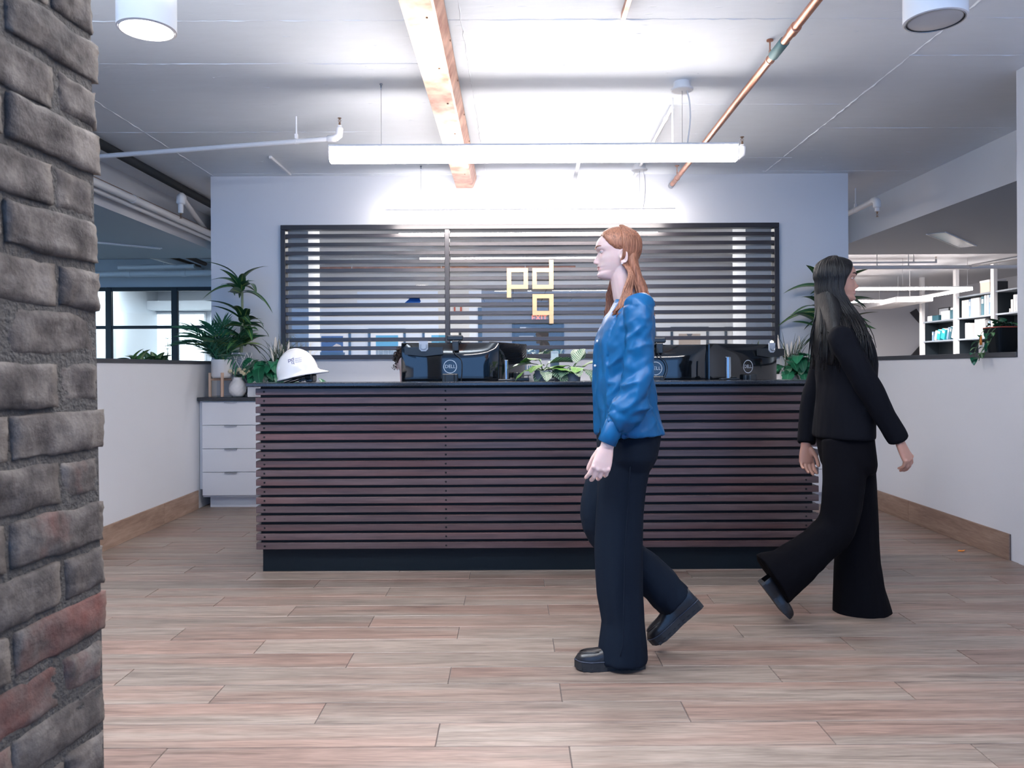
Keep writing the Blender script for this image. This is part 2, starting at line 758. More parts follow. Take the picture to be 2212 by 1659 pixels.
M['plank'] = wood('wood_look_tile', (0.105, 0.081, 0.067), (0.30, 0.245, 0.208), 0.42, scale=(1.1, 15, 15), rnd=0.13, hue=(1.0, 0.83, 0.80), fine=0.55, knots=0.9, bump=0.06)
M['skirt'] = wood('wood_look_skirting', (0.17, 0.10, 0.07), (0.36, 0.25, 0.19), 0.5, scale=(1.3, 9, 9), rnd=0.12, knots=0.8, bump=0.05)
M['desk_wood'] = wood('dark_stained_wood', (0.028, 0.018, 0.020), (0.100, 0.064, 0.064), 0.34, scale=(1.0, 22, 22), rnd=0.25, knots=0.3, hue=(1.0, 0.72, 0.66), spec=0.5, coat=0.15)
M['slat_wood'] = wood('dark_screen_wood', (0.010, 0.010, 0.013), (0.042, 0.034, 0.038), 0.3, scale=(1.0, 20, 20), rnd=0.15, knots=0.3, coat=0.35)
M['frame_wood'] = mat('dark_frame_wood', (0.022, 0.021, 0.026), 0.35, var=0.2, vscale=10, stretch=(1, 10, 10))
M['black'] = mat('black_laminate', (0.003, 0.006, 0.009), 0.45, var=0.1, spec=0.2)
M['stone'] = mat('black_granite', (0.018, 0.022, 0.030), 0.16, var=0.9, vscale=160, spec=0.6)
M['screw'] = mat('black_screw', (0.006, 0.006, 0.007), 0.4, metal=0.5)
M['gold'] = mat('pale_gold_metal', (0.74, 0.46, 0.23), 0.3, metal=0.35, var=0.05)
M['copper'] = copper_mat('copper_sheet')
M['copper_old'] = mat('old_copper_pipe', (0.50, 0.24, 0.16), 0.35, metal=0.9, var=0.6, vscale=9)
M['patina'] = mat('green_patina', (0.10, 0.19, 0.20), 0.6, metal=0.3, var=0.4)
M['brass'] = mat('old_brass', (0.22, 0.13, 0.08), 0.4, metal=0.8)
M['steel'] = mat('brushed_steel', (0.42, 0.44, 0.47), 0.28, metal=0.9)
M['chrome'] = mat('blue_chrome', (0.36, 0.42, 0.50), 0.16, metal=1.0)
M['rubber'] = mat('black_insulation', (0.012, 0.016, 0.02), 0.7, var=0.3, vscale=20)
M['brick'] = brick_mat('reclaimed_brick')
M['mortar'] = mat('grey_mortar', (0.068, 0.062, 0.057), 0.95, var=0.35, vscale=40, bump=0.8, bscale=120)
M['glass'] = glass_mat('window_glass')
M['blackmetal'] = mat('black_window_metal', (0.006, 0.018, 0.030), 0.4)
M['gloss_black'] = mat('gloss_black_plastic', (0.004, 0.006, 0.009), 0.06, spec=0.7)
M['plastic'] = mat('black_plastic', (0.012, 0.018, 0.025), 0.35)
M['grey_plastic'] = mat('pale_grey_plastic', (0.50, 0.55, 0.62), 0.35)
M['print_white'] = mat('pale_print', (0.72, 0.77, 0.82), 0.5)
M['print_navy'] = mat('navy_print', (0.03, 0.03, 0.14), 0.5)
M['hat'] = mat('white_hat_shell', (0.88, 0.86, 0.84), 0.22, coat=0.4)
M['light_wood'] = wood('pale_beech', (0.62, 0.38, 0.25), (0.80, 0.56, 0.40), 0.5, scale=(6, 6, 1.0), rnd=0.05, knots=0.1, bump=0)
M['grey_pot'] = mat('grey_planter', (0.20, 0.23, 0.27), 0.5, var=0.15, vscale=8)
M['cord'] = mat('white_cord', (0.72, 0.71, 0.70), 0.8)
M['soil'] = mat('soil', (0.03, 0.02, 0.015), 0.95, var=0.5, vscale=60)
M['dracaena'] = leaf_mat('dracaena_leaf', (0.020, 0.085, 0.032), (0.22, 0.31, 0.08), w=0.03, soft=0.08)
M['palm'] = leaf_mat('palm_leaflet', (0.022, 0.125, 0.070), (0.06, 0.23, 0.11), w=0.01, soft=0.12)
M['palm_pale'] = leaf_mat('pale_palm_leaflet', (0.20, 0.33, 0.09), (0.36, 0.46, 0.16), w=0.02, soft=0.2)
M['monstera'] = leaf_mat('monstera_leaf', (0.012, 0.115, 0.055), (0.06, 0.26, 0.13), w=0.01, soft=0.03, rough=0.3)
M['calathea'] = leaf_mat('striped_calathea_leaf', (0.020, 0.13, 0.060), (0.52, 0.58, 0.44), w=0.0, soft=0.03, stripes=9, rough=0.4)
M['calathea_b'] = leaf_mat('green_calathea_underside', (0.10, 0.24, 0.035), (0.22, 0.36, 0.10), w=0.01, soft=0.05, rough=0.45)
M['far_leaf'] = leaf_mat('mixed_green_leaf', (0.05, 0.16, 0.05), (0.35, 0.45, 0.25), w=0.02, soft=0.25)
M['grass_leaf'] = mat('dark_grass_blade', (0.03, 0.06, 0.03), 0.6)
M['pampas'] = mat('pale_pampas_plume', (0.72, 0.66, 0.58), 0.9)
M['stem'] = mat('green_stem', (0.06, 0.12, 0.04), 0.6)
M['bark'] = mat('cane_stem', (0.20, 0.24, 0.14), 0.7, var=0.3, vscale=30)
M['flower'] = mat('cream_flower', (0.80, 0.70, 0.48), 0.7, var=0.15, vscale=30)
M['bead'] = mat('yellow_wooden_bead', (0.55, 0.36, 0.10), 0.45)
M['tape'] = mat('blue_masking_tape', (0.0, 0.14, 0.55), 0.6)
M['paper'] = mat('white_paper', (0.82, 0.81, 0.80), 0.7)
M['orange'] = mat('orange_leaf', (0.75, 0.25, 0.03), 0.6)
M['red'] = mat('red_plastic', (0.45, 0.08, 0.05), 0.5)
M['teal'] = mat('teal_cover', (0.02, 0.36, 0.42), 0.5)
M['bluegrey'] = mat('blue_grey_cover', (0.16, 0.25, 0.36), 0.5)
M['darkteal'] = mat('dark_teal_cover', (0.02, 0.10, 0.14), 0.5)
M['shelf'] = mat('dark_shelf', (0.012, 0.020, 0.028), 0.5)
M['shelf_edge'] = mat('grey_shelf_edge', (0.22, 0.26, 0.31), 0.5)
M['carton'] = mat('beige_card', (0.66, 0.56, 0.47), 0.7)
M['ledge'] = mat('dark_grey_ledge', (0.045, 0.047, 0.055), 0.4, var=0.2, vscale=6, stretch=(10, 1, 1))
M['door'] = mat('dark_blue_door', (0.030, 0.046, 0.064), 0.4)
M['tile'] = mat('acoustic_tile', (0.70, 0.69, 0.69), 0.9)
M['floor_far'] = mat('far_floor', (0.22, 0.18, 0.16), 0.6)
M['exit_face'] = mat('exit_sign_face', (0.80, 0.70, 0.66), 0.5)
M['exit_red'] = emit('exit_letters', (1.0, 0.12, 0.03), 1.3)
M['pic_navy'] = mat('navy_picture', (0.008, 0.03, 0.16), 0.4)
M['pic_sky'] = mat('sky_picture', (0.08, 0.34, 0.55), 0.4)
M['pic_city'] = mat('city_picture', (0.22, 0.25, 0.26), 0.5, var=0.9, vscale=25)
M['pic_tan'] = mat('tan_picture', (0.42, 0.33, 0.26), 0.5)
M['daylight'] = emit('daylit_pane', (0.80, 0.93, 1.0), 2.2)
M['blind'] = mat('white_blind', (0.85, 0.87, 0.88), 0.6)
# ------------------------------------------------------------------ area lamps of the rooms, some added as unseen fills
ZC = 2.87            # main slab
YB = 6.90            # front face of the back wall
XL, XR = -2.62, 2.95
area_lamp('hall_pendant', (0.95, 1.55, 2.39), 2.44, 0.09, 55)
area_lamp('ceiling_fill', (-0.9, 2.0, 2.42), 2.44, 0.09, 190, (0.88, 0.94, 1.0), (PI, 0, 0))  # added upward fill to brighten the ceiling; no pendant hangs here
area_lamp('backroom_fill', (0.1, 9.35, 2.85), 4.4, 0.25, 125)  # added unseen lamp to light the room behind the glass
area_lamp('backroom_fill', (0.1, 10.4, 2.85), 4.4, 0.25, 75)  # second added lamp for the same room
area_lamp('corridor_fill', (0.6, 14.2, 2.57), 1.6, 0.5, 70)  # added to light the enclosed corridor; no fixture there
area_lamp('glazed_room_lamp', (-6.6, 14.2, 2.84), 3.0, 1.2, 150, (0.85, 0.95, 1.0))
area_lamp('window_daylight', (-8.8, 7.0, 1.6), 4.0, 1.6, 150, (0.50, 0.78, 1.0), (0, PI / 2, 0))  # added bluish fill for the left soffit; this wall has no window
area_lamp('window_daylight', (8.8, 6.5, 1.6), 4.0, 1.6, 55, (0.80, 0.90, 1.0), (0, -PI / 2, 0))  # weaker added fill from the right, again without a window
area_lamp('library_lamp', (5.2, 12.6, 2.30), 2.4, 0.1, 125)
area_lamp('library_lamp', (7.0, 14.0, 2.30), 0.1, 2.4, 125)

# ------------------------------------------------------------------ floor with wood-look planks
b = MB()
b.box((XL - 0.1, -3, -0.08), (XR + 0.1, YB + 0.1, -0.0035))
floor = struct(b.build('floor', M['grout']))
b = MB()
b.box((-9, -3, -0.08), (XL - 0.1, 18, -0.004))
b.box((XR + 0.1, -3, -0.08), (9.7, 18, -0.004))
b.box((XL - 0.1, YB + 0.1, -0.08), (XR + 0.1, 18, -0.004))
struct(b.build('floor', M['floor_far']))
ROW0, PITCH, PLEN = 2.371, 0.158, 1.2235
plank_me = {}
rng = random.Random(3)
for k in range(-6, 29):
    y0 = ROW0 + PITCH * k
    y1 = min(y0 + PITCH, YB)
    x = -0.24 - 0.4078 * (k % 3) - 4 * PLEN
    while x < XR:
        a, c = max(x, XL), min(x + PLEN, XR)
        x += PLEN
        if c - a < 0.01 or y1 - y0 < 0.02:
            continue
        key = (round(c - a, 3), round(y1 - y0, 3))
        if key not in plank_me:
            m_ = MB()
            g = 0.0016
            m_.bbox((-(c - a) / 2 + g, -(y1 - y0) / 2 + g, -0.012), ((c - a) / 2 - g, (y1 - y0) / 2 - g, 0), 0.0012)
            plank_me[key] = m_.mesh('plank', M['plank'])
        inst(plank_me[key], 'plank', floor, ((a + c) / 2, (y0 + y1) / 2, rng.uniform(-0.0004, 0)))

# ------------------------------------------------------------------ ceilings
b = MB()
b.box((-3.36, -3, ZC), (3.68, 9.33, ZC + 0.25))
ceiling = struct(b.build('ceiling', M['concrete']))


def seam(pts, r=0.0035):
    """a rough raised joint left by the formwork boards"""
    m_ = MB()
    rg = random.Random(len(bpy.data.objects))
    a, c = Vector(pts[0]), Vector(pts[1])
    n = max(4, int((c - a).length / 0.05))
    d = (c - a).normalized()
    s = Vector((-d.y, d.x, 0))
    vs = []
    for i in range(n + 1):
        p = a.lerp(c, i / n) + s * rg.uniform(-0.004, 0.004)
        h = r * rg.uniform(0.15, 1.6)
        wd = r * rg.uniform(0.5, 1.5)
        vs += [p - s * wd, p + Vector((0, 0, -h)), p + s * wd]
    fs = []
    for i in range(n):
        for j in (0, 1):
            q = 3 * i + j
            fs.append((q, q + 1, q + 4, q + 3))
    m_.add(vs, fs)
    m_.build('seam', M['concrete'], ceiling)


for X in (-2.66, -0.25, 2.2):
    seam([(X, 2.5, ZC), (X + 0.03, YB, ZC)], 0.005 if X > 0 else 0.0035)
for Y, xa, xb in ((3.82, -3.3, 3.6), (4.35, -2.6, -0.5), (4.29, 2.2, 3.6), (5.06, -0.2, 2.2), (5.6, -3.3, -0.9), (5.58, 2.2, 3.6), (6.35, 1.5, 2.3), (6.8, -2.6, -0.5), (6.8, 2.2, 3.5)):
    seam([(xa, Y, ZC), (xb, Y + 0.02, ZC)], 0.003)
# chipped and blistered paint
m_ = MB()
rg = random.Random(11)
for i in range(150):
    x, y = rg.uniform(-3.2, 3.6), rg.uniform(2.6, 6.8)
    L_, W_, H_ = rg.uniform(0.006, 0.035), rg.uniform(0.003, 0.010), rg.uniform(0.001, 0.004)
    k = 7
    vs = [(x, y, ZC - H_)] + [(x + L_ * math.cos(2 * PI * j / k) * rg.uniform(.5, 1.2), y + W_ * math.sin(2 * PI * j / k) * rg.uniform(.5, 1.2), ZC) for j in range(k)]
    m_.add(vs, [(0, 1 + (j + 1) % k, 1 + j) for j in range(k)])
m_.build('paint_chips', M['concrete'], ceiling, kind='stuff')

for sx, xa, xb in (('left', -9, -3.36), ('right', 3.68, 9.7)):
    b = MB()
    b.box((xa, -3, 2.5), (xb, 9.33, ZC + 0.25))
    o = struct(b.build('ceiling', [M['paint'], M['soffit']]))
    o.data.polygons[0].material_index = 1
b = MB()
b.box((-9, 9.33, ZC), (-1.3, 18, ZC + 0.25))
b.box((2.6, 9.33, ZC), (9.7, 18, ZC + 0.25))
b.box((-1.3, 9.33, ZC), (2.6, 12.0, ZC + 0.25))
struct(b.build('ceiling', M['paint']))
# recessed slot lamps in the low soffits
for nm, lab, pa, pb, wd in (('slot_lamp', 'slim recessed slot lamp, unlit, in the low soffit left of the back wall', P(217, 524, 8.1), P(334, 536, 8.1), 0.06),
                            ('slot_lamp', 'pale recessed slot lamp in the low dark soffit above the bookshelves', PZ(2022, 503, 2.5), PZ(2090, 532, 2.5), 0.17)):
    z = 2.497
    if pa.z != 2.5:
        pa, pb = PZ(200, 522, 2.5), PZ(346, 536, 2.5)
    d = (pb - pa)
    d.z = 0
    L_ = d.length
    t = thing(nm, lab, 'ceiling lamp', (pa.x, pa.y, z), math.atan2(d.y, d.x))
    m_ = MB()
    m_.box((0, -wd / 2, -0.004), (L_, wd / 2, 0.003))
    m_.build('diffuser', M['lens_off'], t, local=True)
    m_ = MB()
    for s_ in (-1, 1):
        m_.box((-0.01, s_ * wd / 2 - 0.006, -0.007), (L_ + 0.01, s_ * wd / 2 + 0.006, 0.003))
    m_.build('trim_rail', M['white'], t, local=True)

# ------------------------------------------------------------------ walls of the hall
b = MB()
OX0, OX1, OZ0, OZ1 = -2.02, 2.35, 1.262, 2.415
wx0, wx1 = -2.665, 2.99
for lo, hi in (((wx0, YB, 0), (OX0, YB + 0.14, ZC)), ((OX1, YB, 0), (wx1, YB + 0.14, ZC)), ((OX0, YB, 0), (OX1, YB + 0.14, OZ0)), ((OX0, YB, OZ1), (OX1, YB + 0.14, ZC))):
    b.box(lo, hi)
struct(b.build('wall_back', M['paint']))
b = MB()
b.box((XL - 0.12, 0.4, 0), (XL, YB, 1.205))
struct(b.build('wall_left', M['paint']))
b = MB()
b.box((XR, 4.53, 0), (XR + 0.12, YB, 1.205))
struct(b.build('wall_right', M['paint']))
b = MB()
b.box((XR - 0.004, -3, 0), (XR + 0.5, 4.53, ZC))  # carried forward out of view to block light at the right
me = b.mesh('column', M['paint'])
struct(inst(me, 'column', None))
b = MB()
b.bbox((XL - 0.135, 0.4, 1.205), (XL + 0.012, YB - 0.002, 1.232), 0.003)
struct(b.build('trim_1', M['ledge']))
b = MB()
b.bbox((XR - 0.012, 4.532, 1.205), (XR + 0.135, YB - 0.002, 1.235), 0.003)
struct(b.build('trim_2', M['ledge']))
BH = 0.156
for nm, X, dirn, ys in (('baseboard_left', XL, 1, [2.15, 3.373, 4.597, 5.82, 6.46]), ('baseboard_right', XR, -1, [4.605, 5.775, 6.46])):
    b = MB()
    b.box((min(X, X + dirn * 0.006), ys[0], -0.002), (max(X, X + dirn * 0.006), ys[-1], BH - 0.002))
    bb = struct(b.build(nm, M['grout']))
    for a, c in zip(ys, ys[1:]):
        m_ = MB()
        # modelled with its length along X so that the grain follows it
        m_.bbox((-(c - a) / 2 + 0.001, -0.006, -BH / 2), ((c - a) / 2 - 0.001, 0.006, BH / 2), 0.0015)
        inst(m_.mesh('tile', M['skirt']), 'tile', bb, (X + dirn * 0.007, (a + c) / 2, BH / 2), (0, 0, PI / 2))

# ------------------------------------------------------------------ brick pillar in the foreground
PCX, PCY = -0.679, 1.29
DX = 0.08
LEAN = 0.0127
b = MB()
ang = math.atan(DX)
b.box((-0.5, -0.62, -0.02), (-0.0055, -0.007, ZC + 0.0))
Mp = Matrix.Translation((PCX, PCY, 0)) @ Matrix.Rotation(-math.atan(LEAN), 4, 'Y') @ Matrix.Translation((0, 0, 0)) @ Matrix.Rotation(-ang, 4, 'Z')
for i, v in enumerate(b.v):
    p = Vector(v)
    p = Matrix.Rotation(-ang, 4, 'Z') @ p
    b.v[i] = (p.x + PCX - LEAN * (p.z - CAMH), p.y + PCY, p.z)
pillar = struct(b.build('brick_pillar', M['mortar']))
pillar['label'] = 'pillar of reclaimed grey and red brick in thick mortar, close in the foreground'


def brick_mesh(L_, H_, D_, seed):
    """hand-made brick: worn, uneven faces and broken arrises"""
    bm = bmesh.new()
    bmesh.ops.create_cube(bm, size=1.0)
    bmesh.ops.subdivide_edges(bm, edges=bm.edges[:], cuts=11, use_grid_fill=True)
    off = Vector((seed * 7.3, seed * 3.1, seed * 5.7))
    for v in bm.verts:
        c = v.co.copy()
        p = Vector((c.x * D_, c.y * L_, c.z * H_))
        e = sorted([0.5 - abs(c.x), 0.5 - abs(c.y), 0.5 - abs(c.z)])
        # pull edges and corners in
        q = Vector((math.copysign(min(abs(p.x), D_ / 2), p.x), p.y, p.z))
        edge = max(0.0, 1 - (e[0] + e[1]) / 0.16)
        nz_ = mnoise.noise(p * 28 + off)
        nz2 = mnoise.noise(p * 90 + off)
        nz3 = mnoise.noise(p * 10 + off)
        cen = Vector((0, 0, 0))
        k = 1 - edge * (0.055 + 0.06 * max(0, nz_))
        q = Vector((q.x * k, q.y * (1 - edge * (0.02 + 0.03 * max(0, nz_))), q.z * (1 - edge * (0.05 + 0.08 * max(0, nz3)))))
        nd = Vector((c.x if abs(c.x) > 0.49 else 0, c.y if abs(c.y) > 0.49 else 0, c.z if abs(c.z) > 0.49 else 0))
        if nd.length:
            nd.normalize()
            q += nd * (nz_ * 0.0048 + nz2 * 0.0022 + nz3 * 0.0045)
        v.co = q
    me = bpy.data.meshes.new('brick')
    bm.to_mesh(me)
    bm.free()
    me.materials.append(M['brick'])
    me.polygons.foreach_set('use_smooth', [True] * len(me.polygons))
    return me


BL, BHt, BD, CP = 0.212, 0.0665, 0.10, 0.0753
stret = [brick_mesh(BL, BHt, BD, i + 1) for i in range(6)]
heads = [brick_mesh(BD, BHt, BL, i + 21) for i in range(6)]
rg = random.Random(5)
n0 = -int(1.169 / CP) - 1
for n in range(n0, 24):
    z = 1.169 + CP * (n + 0.5)
    if z < -0.01 or z > ZC - 0.02:
        continue
    segs = []
    y = 0.0
    if n % 2:
        segs.append(('h', y - BD / 2 - 0.001))
        y -= BD + 0.012
    while y > -0.60:
        segs.append(('s', y - BL / 2))
        y -= BL + 0.012
    for kind_, yc in segs:
        if yc - BL / 2 < -0.66:
            continue
        me = rg.choice(heads if kind_ == 'h' else stret)
        dpt = BL if kind_ == 'h' else BD
        loc = Matrix.Rotation(-ang, 3, 'Z') @ Vector((-dpt / 2 + rg.uniform(-0.003, 0.006), yc + rg.uniform(-0.006, 0.008), 0))
        inst(me, 'brick', pillar, (loc.x + PCX - LEAN * (z - CAMH), loc.y + PCY, z + rg.uniform(-0.003, 0.003)),
             (rg.uniform(-0.02, 0.02) + rg.choice((0, PI)), rg.uniform(-0.012, 0.012), -ang + rg.uniform(-0.012, 0.012)))

# ------------------------------------------------------------------ back-wall window: glass with a slatted screen before it
b = MB()
b.box((OX0, YB + 0.055, OZ0), (OX1, YB + 0.061, OZ1))
struct(b.build('window_1', M['glass']))
SX0, SX1, SZ0, SZ1 = -2.037, 2.364, 1.246, 2.43
SY0, SY1 = YB - 0.04, YB + 0.045
FRW = 0.042
screen = thing('slatted_screen', 'wide dark wooden screen of level slats filling the window in the back wall', 'screen', (0.16, YB - 0.04, SZ0))
for lo, hi, ax in (((SX0, SY0, SZ1 - FRW), (SX1, SY1, SZ1), 0), ((SX0, SY0, SZ0), (SX1, SY1, SZ0 + 0.036), 0), ((SX0, SY0, SZ0 + 0.037), (SX0 + FRW, SY1, SZ1 - FRW - 0.001), 2), ((SX1 - FRW, SY0, SZ0 + 0.037), (SX1, SY1, SZ1 - FRW - 0.001), 2)):
    b = MB()
    b.bbox(lo, hi, 0.002)
    b.build('frame_rail' if ax == 0 else 'frame_stile', M['frame_wood'], screen)
MX = -0.568
b = MB()
b.bbox((MX - 0.02, SY0 + 0.002, SZ0 + 0.037), (MX + 0.02, SY1, SZ1 - FRW - 0.001), 0.002)
b.build('mullion', M['frame_wood'], screen)
SP = (SZ1 - FRW / 2 - SZ0 - 0.018) / 15
for (a, c) in ((SX0 + FRW + 0.001, MX - 0.0205), (MX + 0.0205, SX1 - FRW - 0.001)):
    m_ = MB()
    m_.bbox((-(c - a) / 2, -0.041, -0.0165), ((c - a) / 2, 0.041, 0.0165), 0.002)
    me = m_.mesh('slat', M['slat_wood'])
    for i in range(1, 15):
        inst(me, 'slat', screen, ((a + c) / 2 - 0.16, 0.043, SZ0 + 0.018 + SP * i - SZ0))

# the pale gold monogram fixed to the slats
def letter(poly_list, lab):
    m_ = MB()
    for (xa, ya, xb, yb) in poly_list:
        p0, p1 = P(xa, yb, SY0 - 0.012), P(xb, ya, SY0 - 0.012)
        m_.box((p0.x, SY0 - 0.018, p0.z), (p1.x, SY0 - 0.001, p1.z))
    return m_
c0 = P(1146, 700, SY0 - 0.012)
sign = thing('wall_sign', 'pale gold square-cut monogram of three letters fixed on the dark slats', 'sign', (c0.x, SY0 - 0.001, c0.z))
st = 9.2
for bx, by, sx_, sa, sb in ((1095, 579, 0, 624, 643), (1150, 579, 1, 561.5, 579), (1150.3, 635.4, 1, 680.6, 699)):
    w_ = 45.4
    m_ = letter([(bx, by, bx + w_, by + st), (bx, by + w_ - st, bx + w_, by + w_), (bx, by + st, bx + st, by + w_ - st), (bx + w_ - st, by + st, bx + w_, by + w_ - st),
                 ((bx + w_ - st) if sx_ else bx, sa, (bx + w_) if sx_ else bx + st, sb)], '')
    m_.build('letter', M['gold'], sign)
# strip of blue masking tape left on the glass
p0, p1 = P(873, 655, YB + 0.05), P(909, 647, YB + 0.05)
m_ = MB()
m_.add([(p0.x, YB + 0.0525, p0.z), (p1.x - 0.012, YB + 0.0525, p0.z), (p1.x, YB + 0.0525, (p0.z + p1.z) / 2), (p1.x - 0.012, YB + 0.0525, p1.z + 0.01), (p0.x + 0.05, YB + 0.0525, p1.z + 0.01),
        (p0.x, YB + 0.055, p0.z), (p1.x - 0.012, YB + 0.055, p0.z), (p1.x, YB + 0.055, (p0.z + p1.z) / 2), (p1.x - 0.012, YB + 0.055, p1.z + 0.01), (p0.x + 0.05, YB + 0.055, p1.z + 0.01)],
       [(0, 1, 2, 3, 4), (9, 8, 7, 6, 5), (0, 5, 6, 1), (1, 6, 7, 2), (2, 7, 8, 3), (3, 8, 9, 4), (4, 9, 5, 0)])
tag(m_.build('masking_tape', M['tape']), 'strip of bright blue tape stuck to the window glass behind the slats', 'tape')
# ------------------------------------------------------------------ suspended linear lamps
def pendant(label, px0, px1, py, Y, canopy_px, cable_px, z_bot=2.395, group=None, yaw=None):
    a, c = P(px0, py, Y), P(px1, py, Y)
    cx, L_ = (a.x + c.x) / 2, c.x - a.x
    t = thing('linear_pendant', label, 'pendant lamp', (cx, Y, z_bot), 0, group)
    hx = L_ / 2
    # thin housing, chamfered lens raised so the housing sides glow too, end plates
    m_ = MB()
    m_.bbox((-hx + 0.004, -0.045, 0.086), (hx - 0.004, 0.045, 0.100), 0.003)
    m_.build('housing', M['white'], t, local=True)
    prof = [(-0.042, 0.0855), (-0.042, 0.022), (-0.022, 0.0), (0.022, 0.0), (0.042, 0.022), (0.042, 0.0855)]
    m_ = MB()
    m_.prism(prof, Matrix(((0, 0, 1, -hx + 0.004), (1, 0, 0, 0), (0, 1, 0, 0), (0, 0, 0, 1))), L_ - 0.008)
    m_.build('lens', M['lens'], t, local=True)
    prof2 = [(-0.046, 0.101), (-0.046, 0.02), (-0.024, -0.001), (0.024, -0.001), (0.046, 0.02), (0.046, 0.101)]
    for x in (-hx, hx - 0.004):
        m_ = MB()
        m_.prism(prof2, Matrix(((0, 0, 1, x), (1, 0, 0, 0), (0, 1, 0, 0), (0, 0, 0, 1))), 0.004)
        m_.build('end_cap', M['white'], t, local=True)
    top = ZC - z_bot
    if cable_px:
        xk = P(cable_px, py, Y).x - cx
        m_ = MB()
        m_.tube([(xk, 0, 0.1), (xk, 0, top - 0.03)], 0.0016, 6)
        m_.build('cable', M['steel'], t, local=True)
        m_ = MB()
        m_.lathe([(0.002, -0.04), (0.005, -0.025), (0.005, -0.010), (0.009, -0.005), (0.009, 0)], (xk, 0, top), 12)
        m_.build('cable_grip', M['chrome'], t, local=True)
    if canopy_px:
        xk = P(canopy_px, py, Y).x - cx
        m_ = MB()
        m_.lathe([(0.062, -0.052), (0.066, -0.048), (0.066, -0.040), (0.052, -0.038), (0.050, 0)], (xk, 0, top), 28)
        m_.build('canopy', M['white'], t, local=True)
        m_ = MB()
        m_.tube([(xk, 0, 0.1), (xk, 0, top - 0.05)], 0.0016, 6)
        m_.build('cable', M['steel'], t, local=True)
        m_ = MB()
        m_.tube(spline([(xk + 0.03, 0, top - 0.05), (xk + 0.045, 0, top - 0.12), (xk + 0.048, 0, 0.24), (xk + 0.03, 0, 0.1)], 14), 0.0045, 8)
        m_.build('power_cord', M['white'], t, local=True)
    return t


pendant('long glowing white linear lamp over the desk, the nearer of the two', 713, 1592, 347, 4.68, 1474, 824)
pendant('glowing white linear lamp close to the back wall above the slatted screen', 833, 1457, 477, 6.57, 1382, 910)

# ------------------------------------------------------------------ cylinder downlights
def downlight(label, px, py, Y, r, on):
    c = P(px, py, Y)
    t = thing('cylinder_downlight', label, 'downlight', (c.x, c.y, c.z))
    top = ZC - c.z
    m_ = MB()
    m_.lathe([(r - 0.008, 0.012), (r - 0.006, 0), (r, 0.002), (r, top - 0.006), (r * 0.97, top)], (0, 0, 0), 48)
    m_.build('housing', M['white'], t, smooth=True, angle=40, local=True)
    m_ = MB()
    m_.lathe([(r - 0.009, 0.004), (r - 0.02, 0.0015), (r * 0.4, 0.0), (0.002, 0.0)][::-1], (0, 0, 0), 40)
    m_.build('lens', M['lens_down'] if on else M['lens_off'], t, smooth=True, local=True)
    m_ = MB()
    ri = r - 0.0085
    vs, fs = [], []
    n = 48
    for j in range(n):
        a = 2 * PI * j / n
        for (rr_, zz) in ((ri - 0.002, 0.003), (ri + 0.0015, 0.003), (ri + 0.0015, -0.001), (ri - 0.002, -0.001)):
            vs.append((rr_ * math.cos(a), rr_ * math.sin(a), zz))
    for j in range(n):
        j2 = (j + 1) % n
        for q in range(4):
            q2 = (q + 1) % 4
            fs.append((j * 4 + q, j2 * 4 + q, j2 * 4 + q2, j * 4 + q2))
    m_.add(vs, fs)
    m_.build('trim_ring', M['white'] if on else M['steel'], t, smooth=True, local=True)
    return c


dl = downlight('white cylinder downlight, lit, on the ceiling beside the brick pillar', 317, 66, 2.75, 0.099, True)
downlight('white cylinder downlight, unlit with a grey lens, at the right of the ceiling', 2020, 46, 2.68, 0.101, False)
spot = bpy.data.lights.new('downlight_beam', 'SPOT')
spot.energy, spot.spot_size, spot.spot_blend, spot.shadow_soft_size, spot.color = 170, 2.3, 0.7, 0.08, (1, 0.955, 0.95)
so = bpy.data.objects.new('downlight_beam', spot)
C.objects.link(so)
so.location = (dl.x, dl.y, dl.z - 0.03)

# ------------------------------------------------------------------ copper box duct, copper pipes
t = thing('copper_duct', 'wide flat copper channel running along the ceiling to the back wall', 'duct', (-0.41, 5.0, 2.75))
m_ = MB()
y0, y1 = 2.6, YB - 0.002
prof = [(-0.485, 2.755), (-0.345, 2.755), (-0.335, 2.762), (-0.306, ZC - 0.03), (-0.306, ZC - 0.009), (-0.485, ZC - 0.009)]
Mx = Matrix(((1, 0, 0, 0), (0, 0, -1, 0), (0, 1, 0, 0), (0, 0, 0, 1)))
for ya, yb in ((y0, 3.9), (3.9, 5.35), (5.35, 6.42), (6.42, y1)):
    g_ = MB()
    g_.prism(prof, Matrix(((1, 0, 0, 0), (0, 0, -1, yb - 0.0006), (0, 1, 0, 0), (0, 0, 0, 1))), yb - ya - 0.0012)
    g_.build('sheet', M['copper'], t)
g_ = MB()
for y in (2.9, 3.35, 3.95, 4.5, 5.1, 5.7, 6.2):
    g_.ball((-0.305, y, ZC - 0.05), (0.003, 0.006, 0.006), 8)
    g_.ball((-0.38, y + 0.2, 2.7545), (0.006, 0.006, 0.003), 8)
g_.build('rivets', M['brass'], t, kind='stuff')


def ring_clamp(m_, c, d, r, wd=0.012, th=0.003):
    d = Vector(d).normalized()
    m_.tube([Vector(c) - d * wd / 2, Vector(c) + d * wd / 2], r + th, 16)


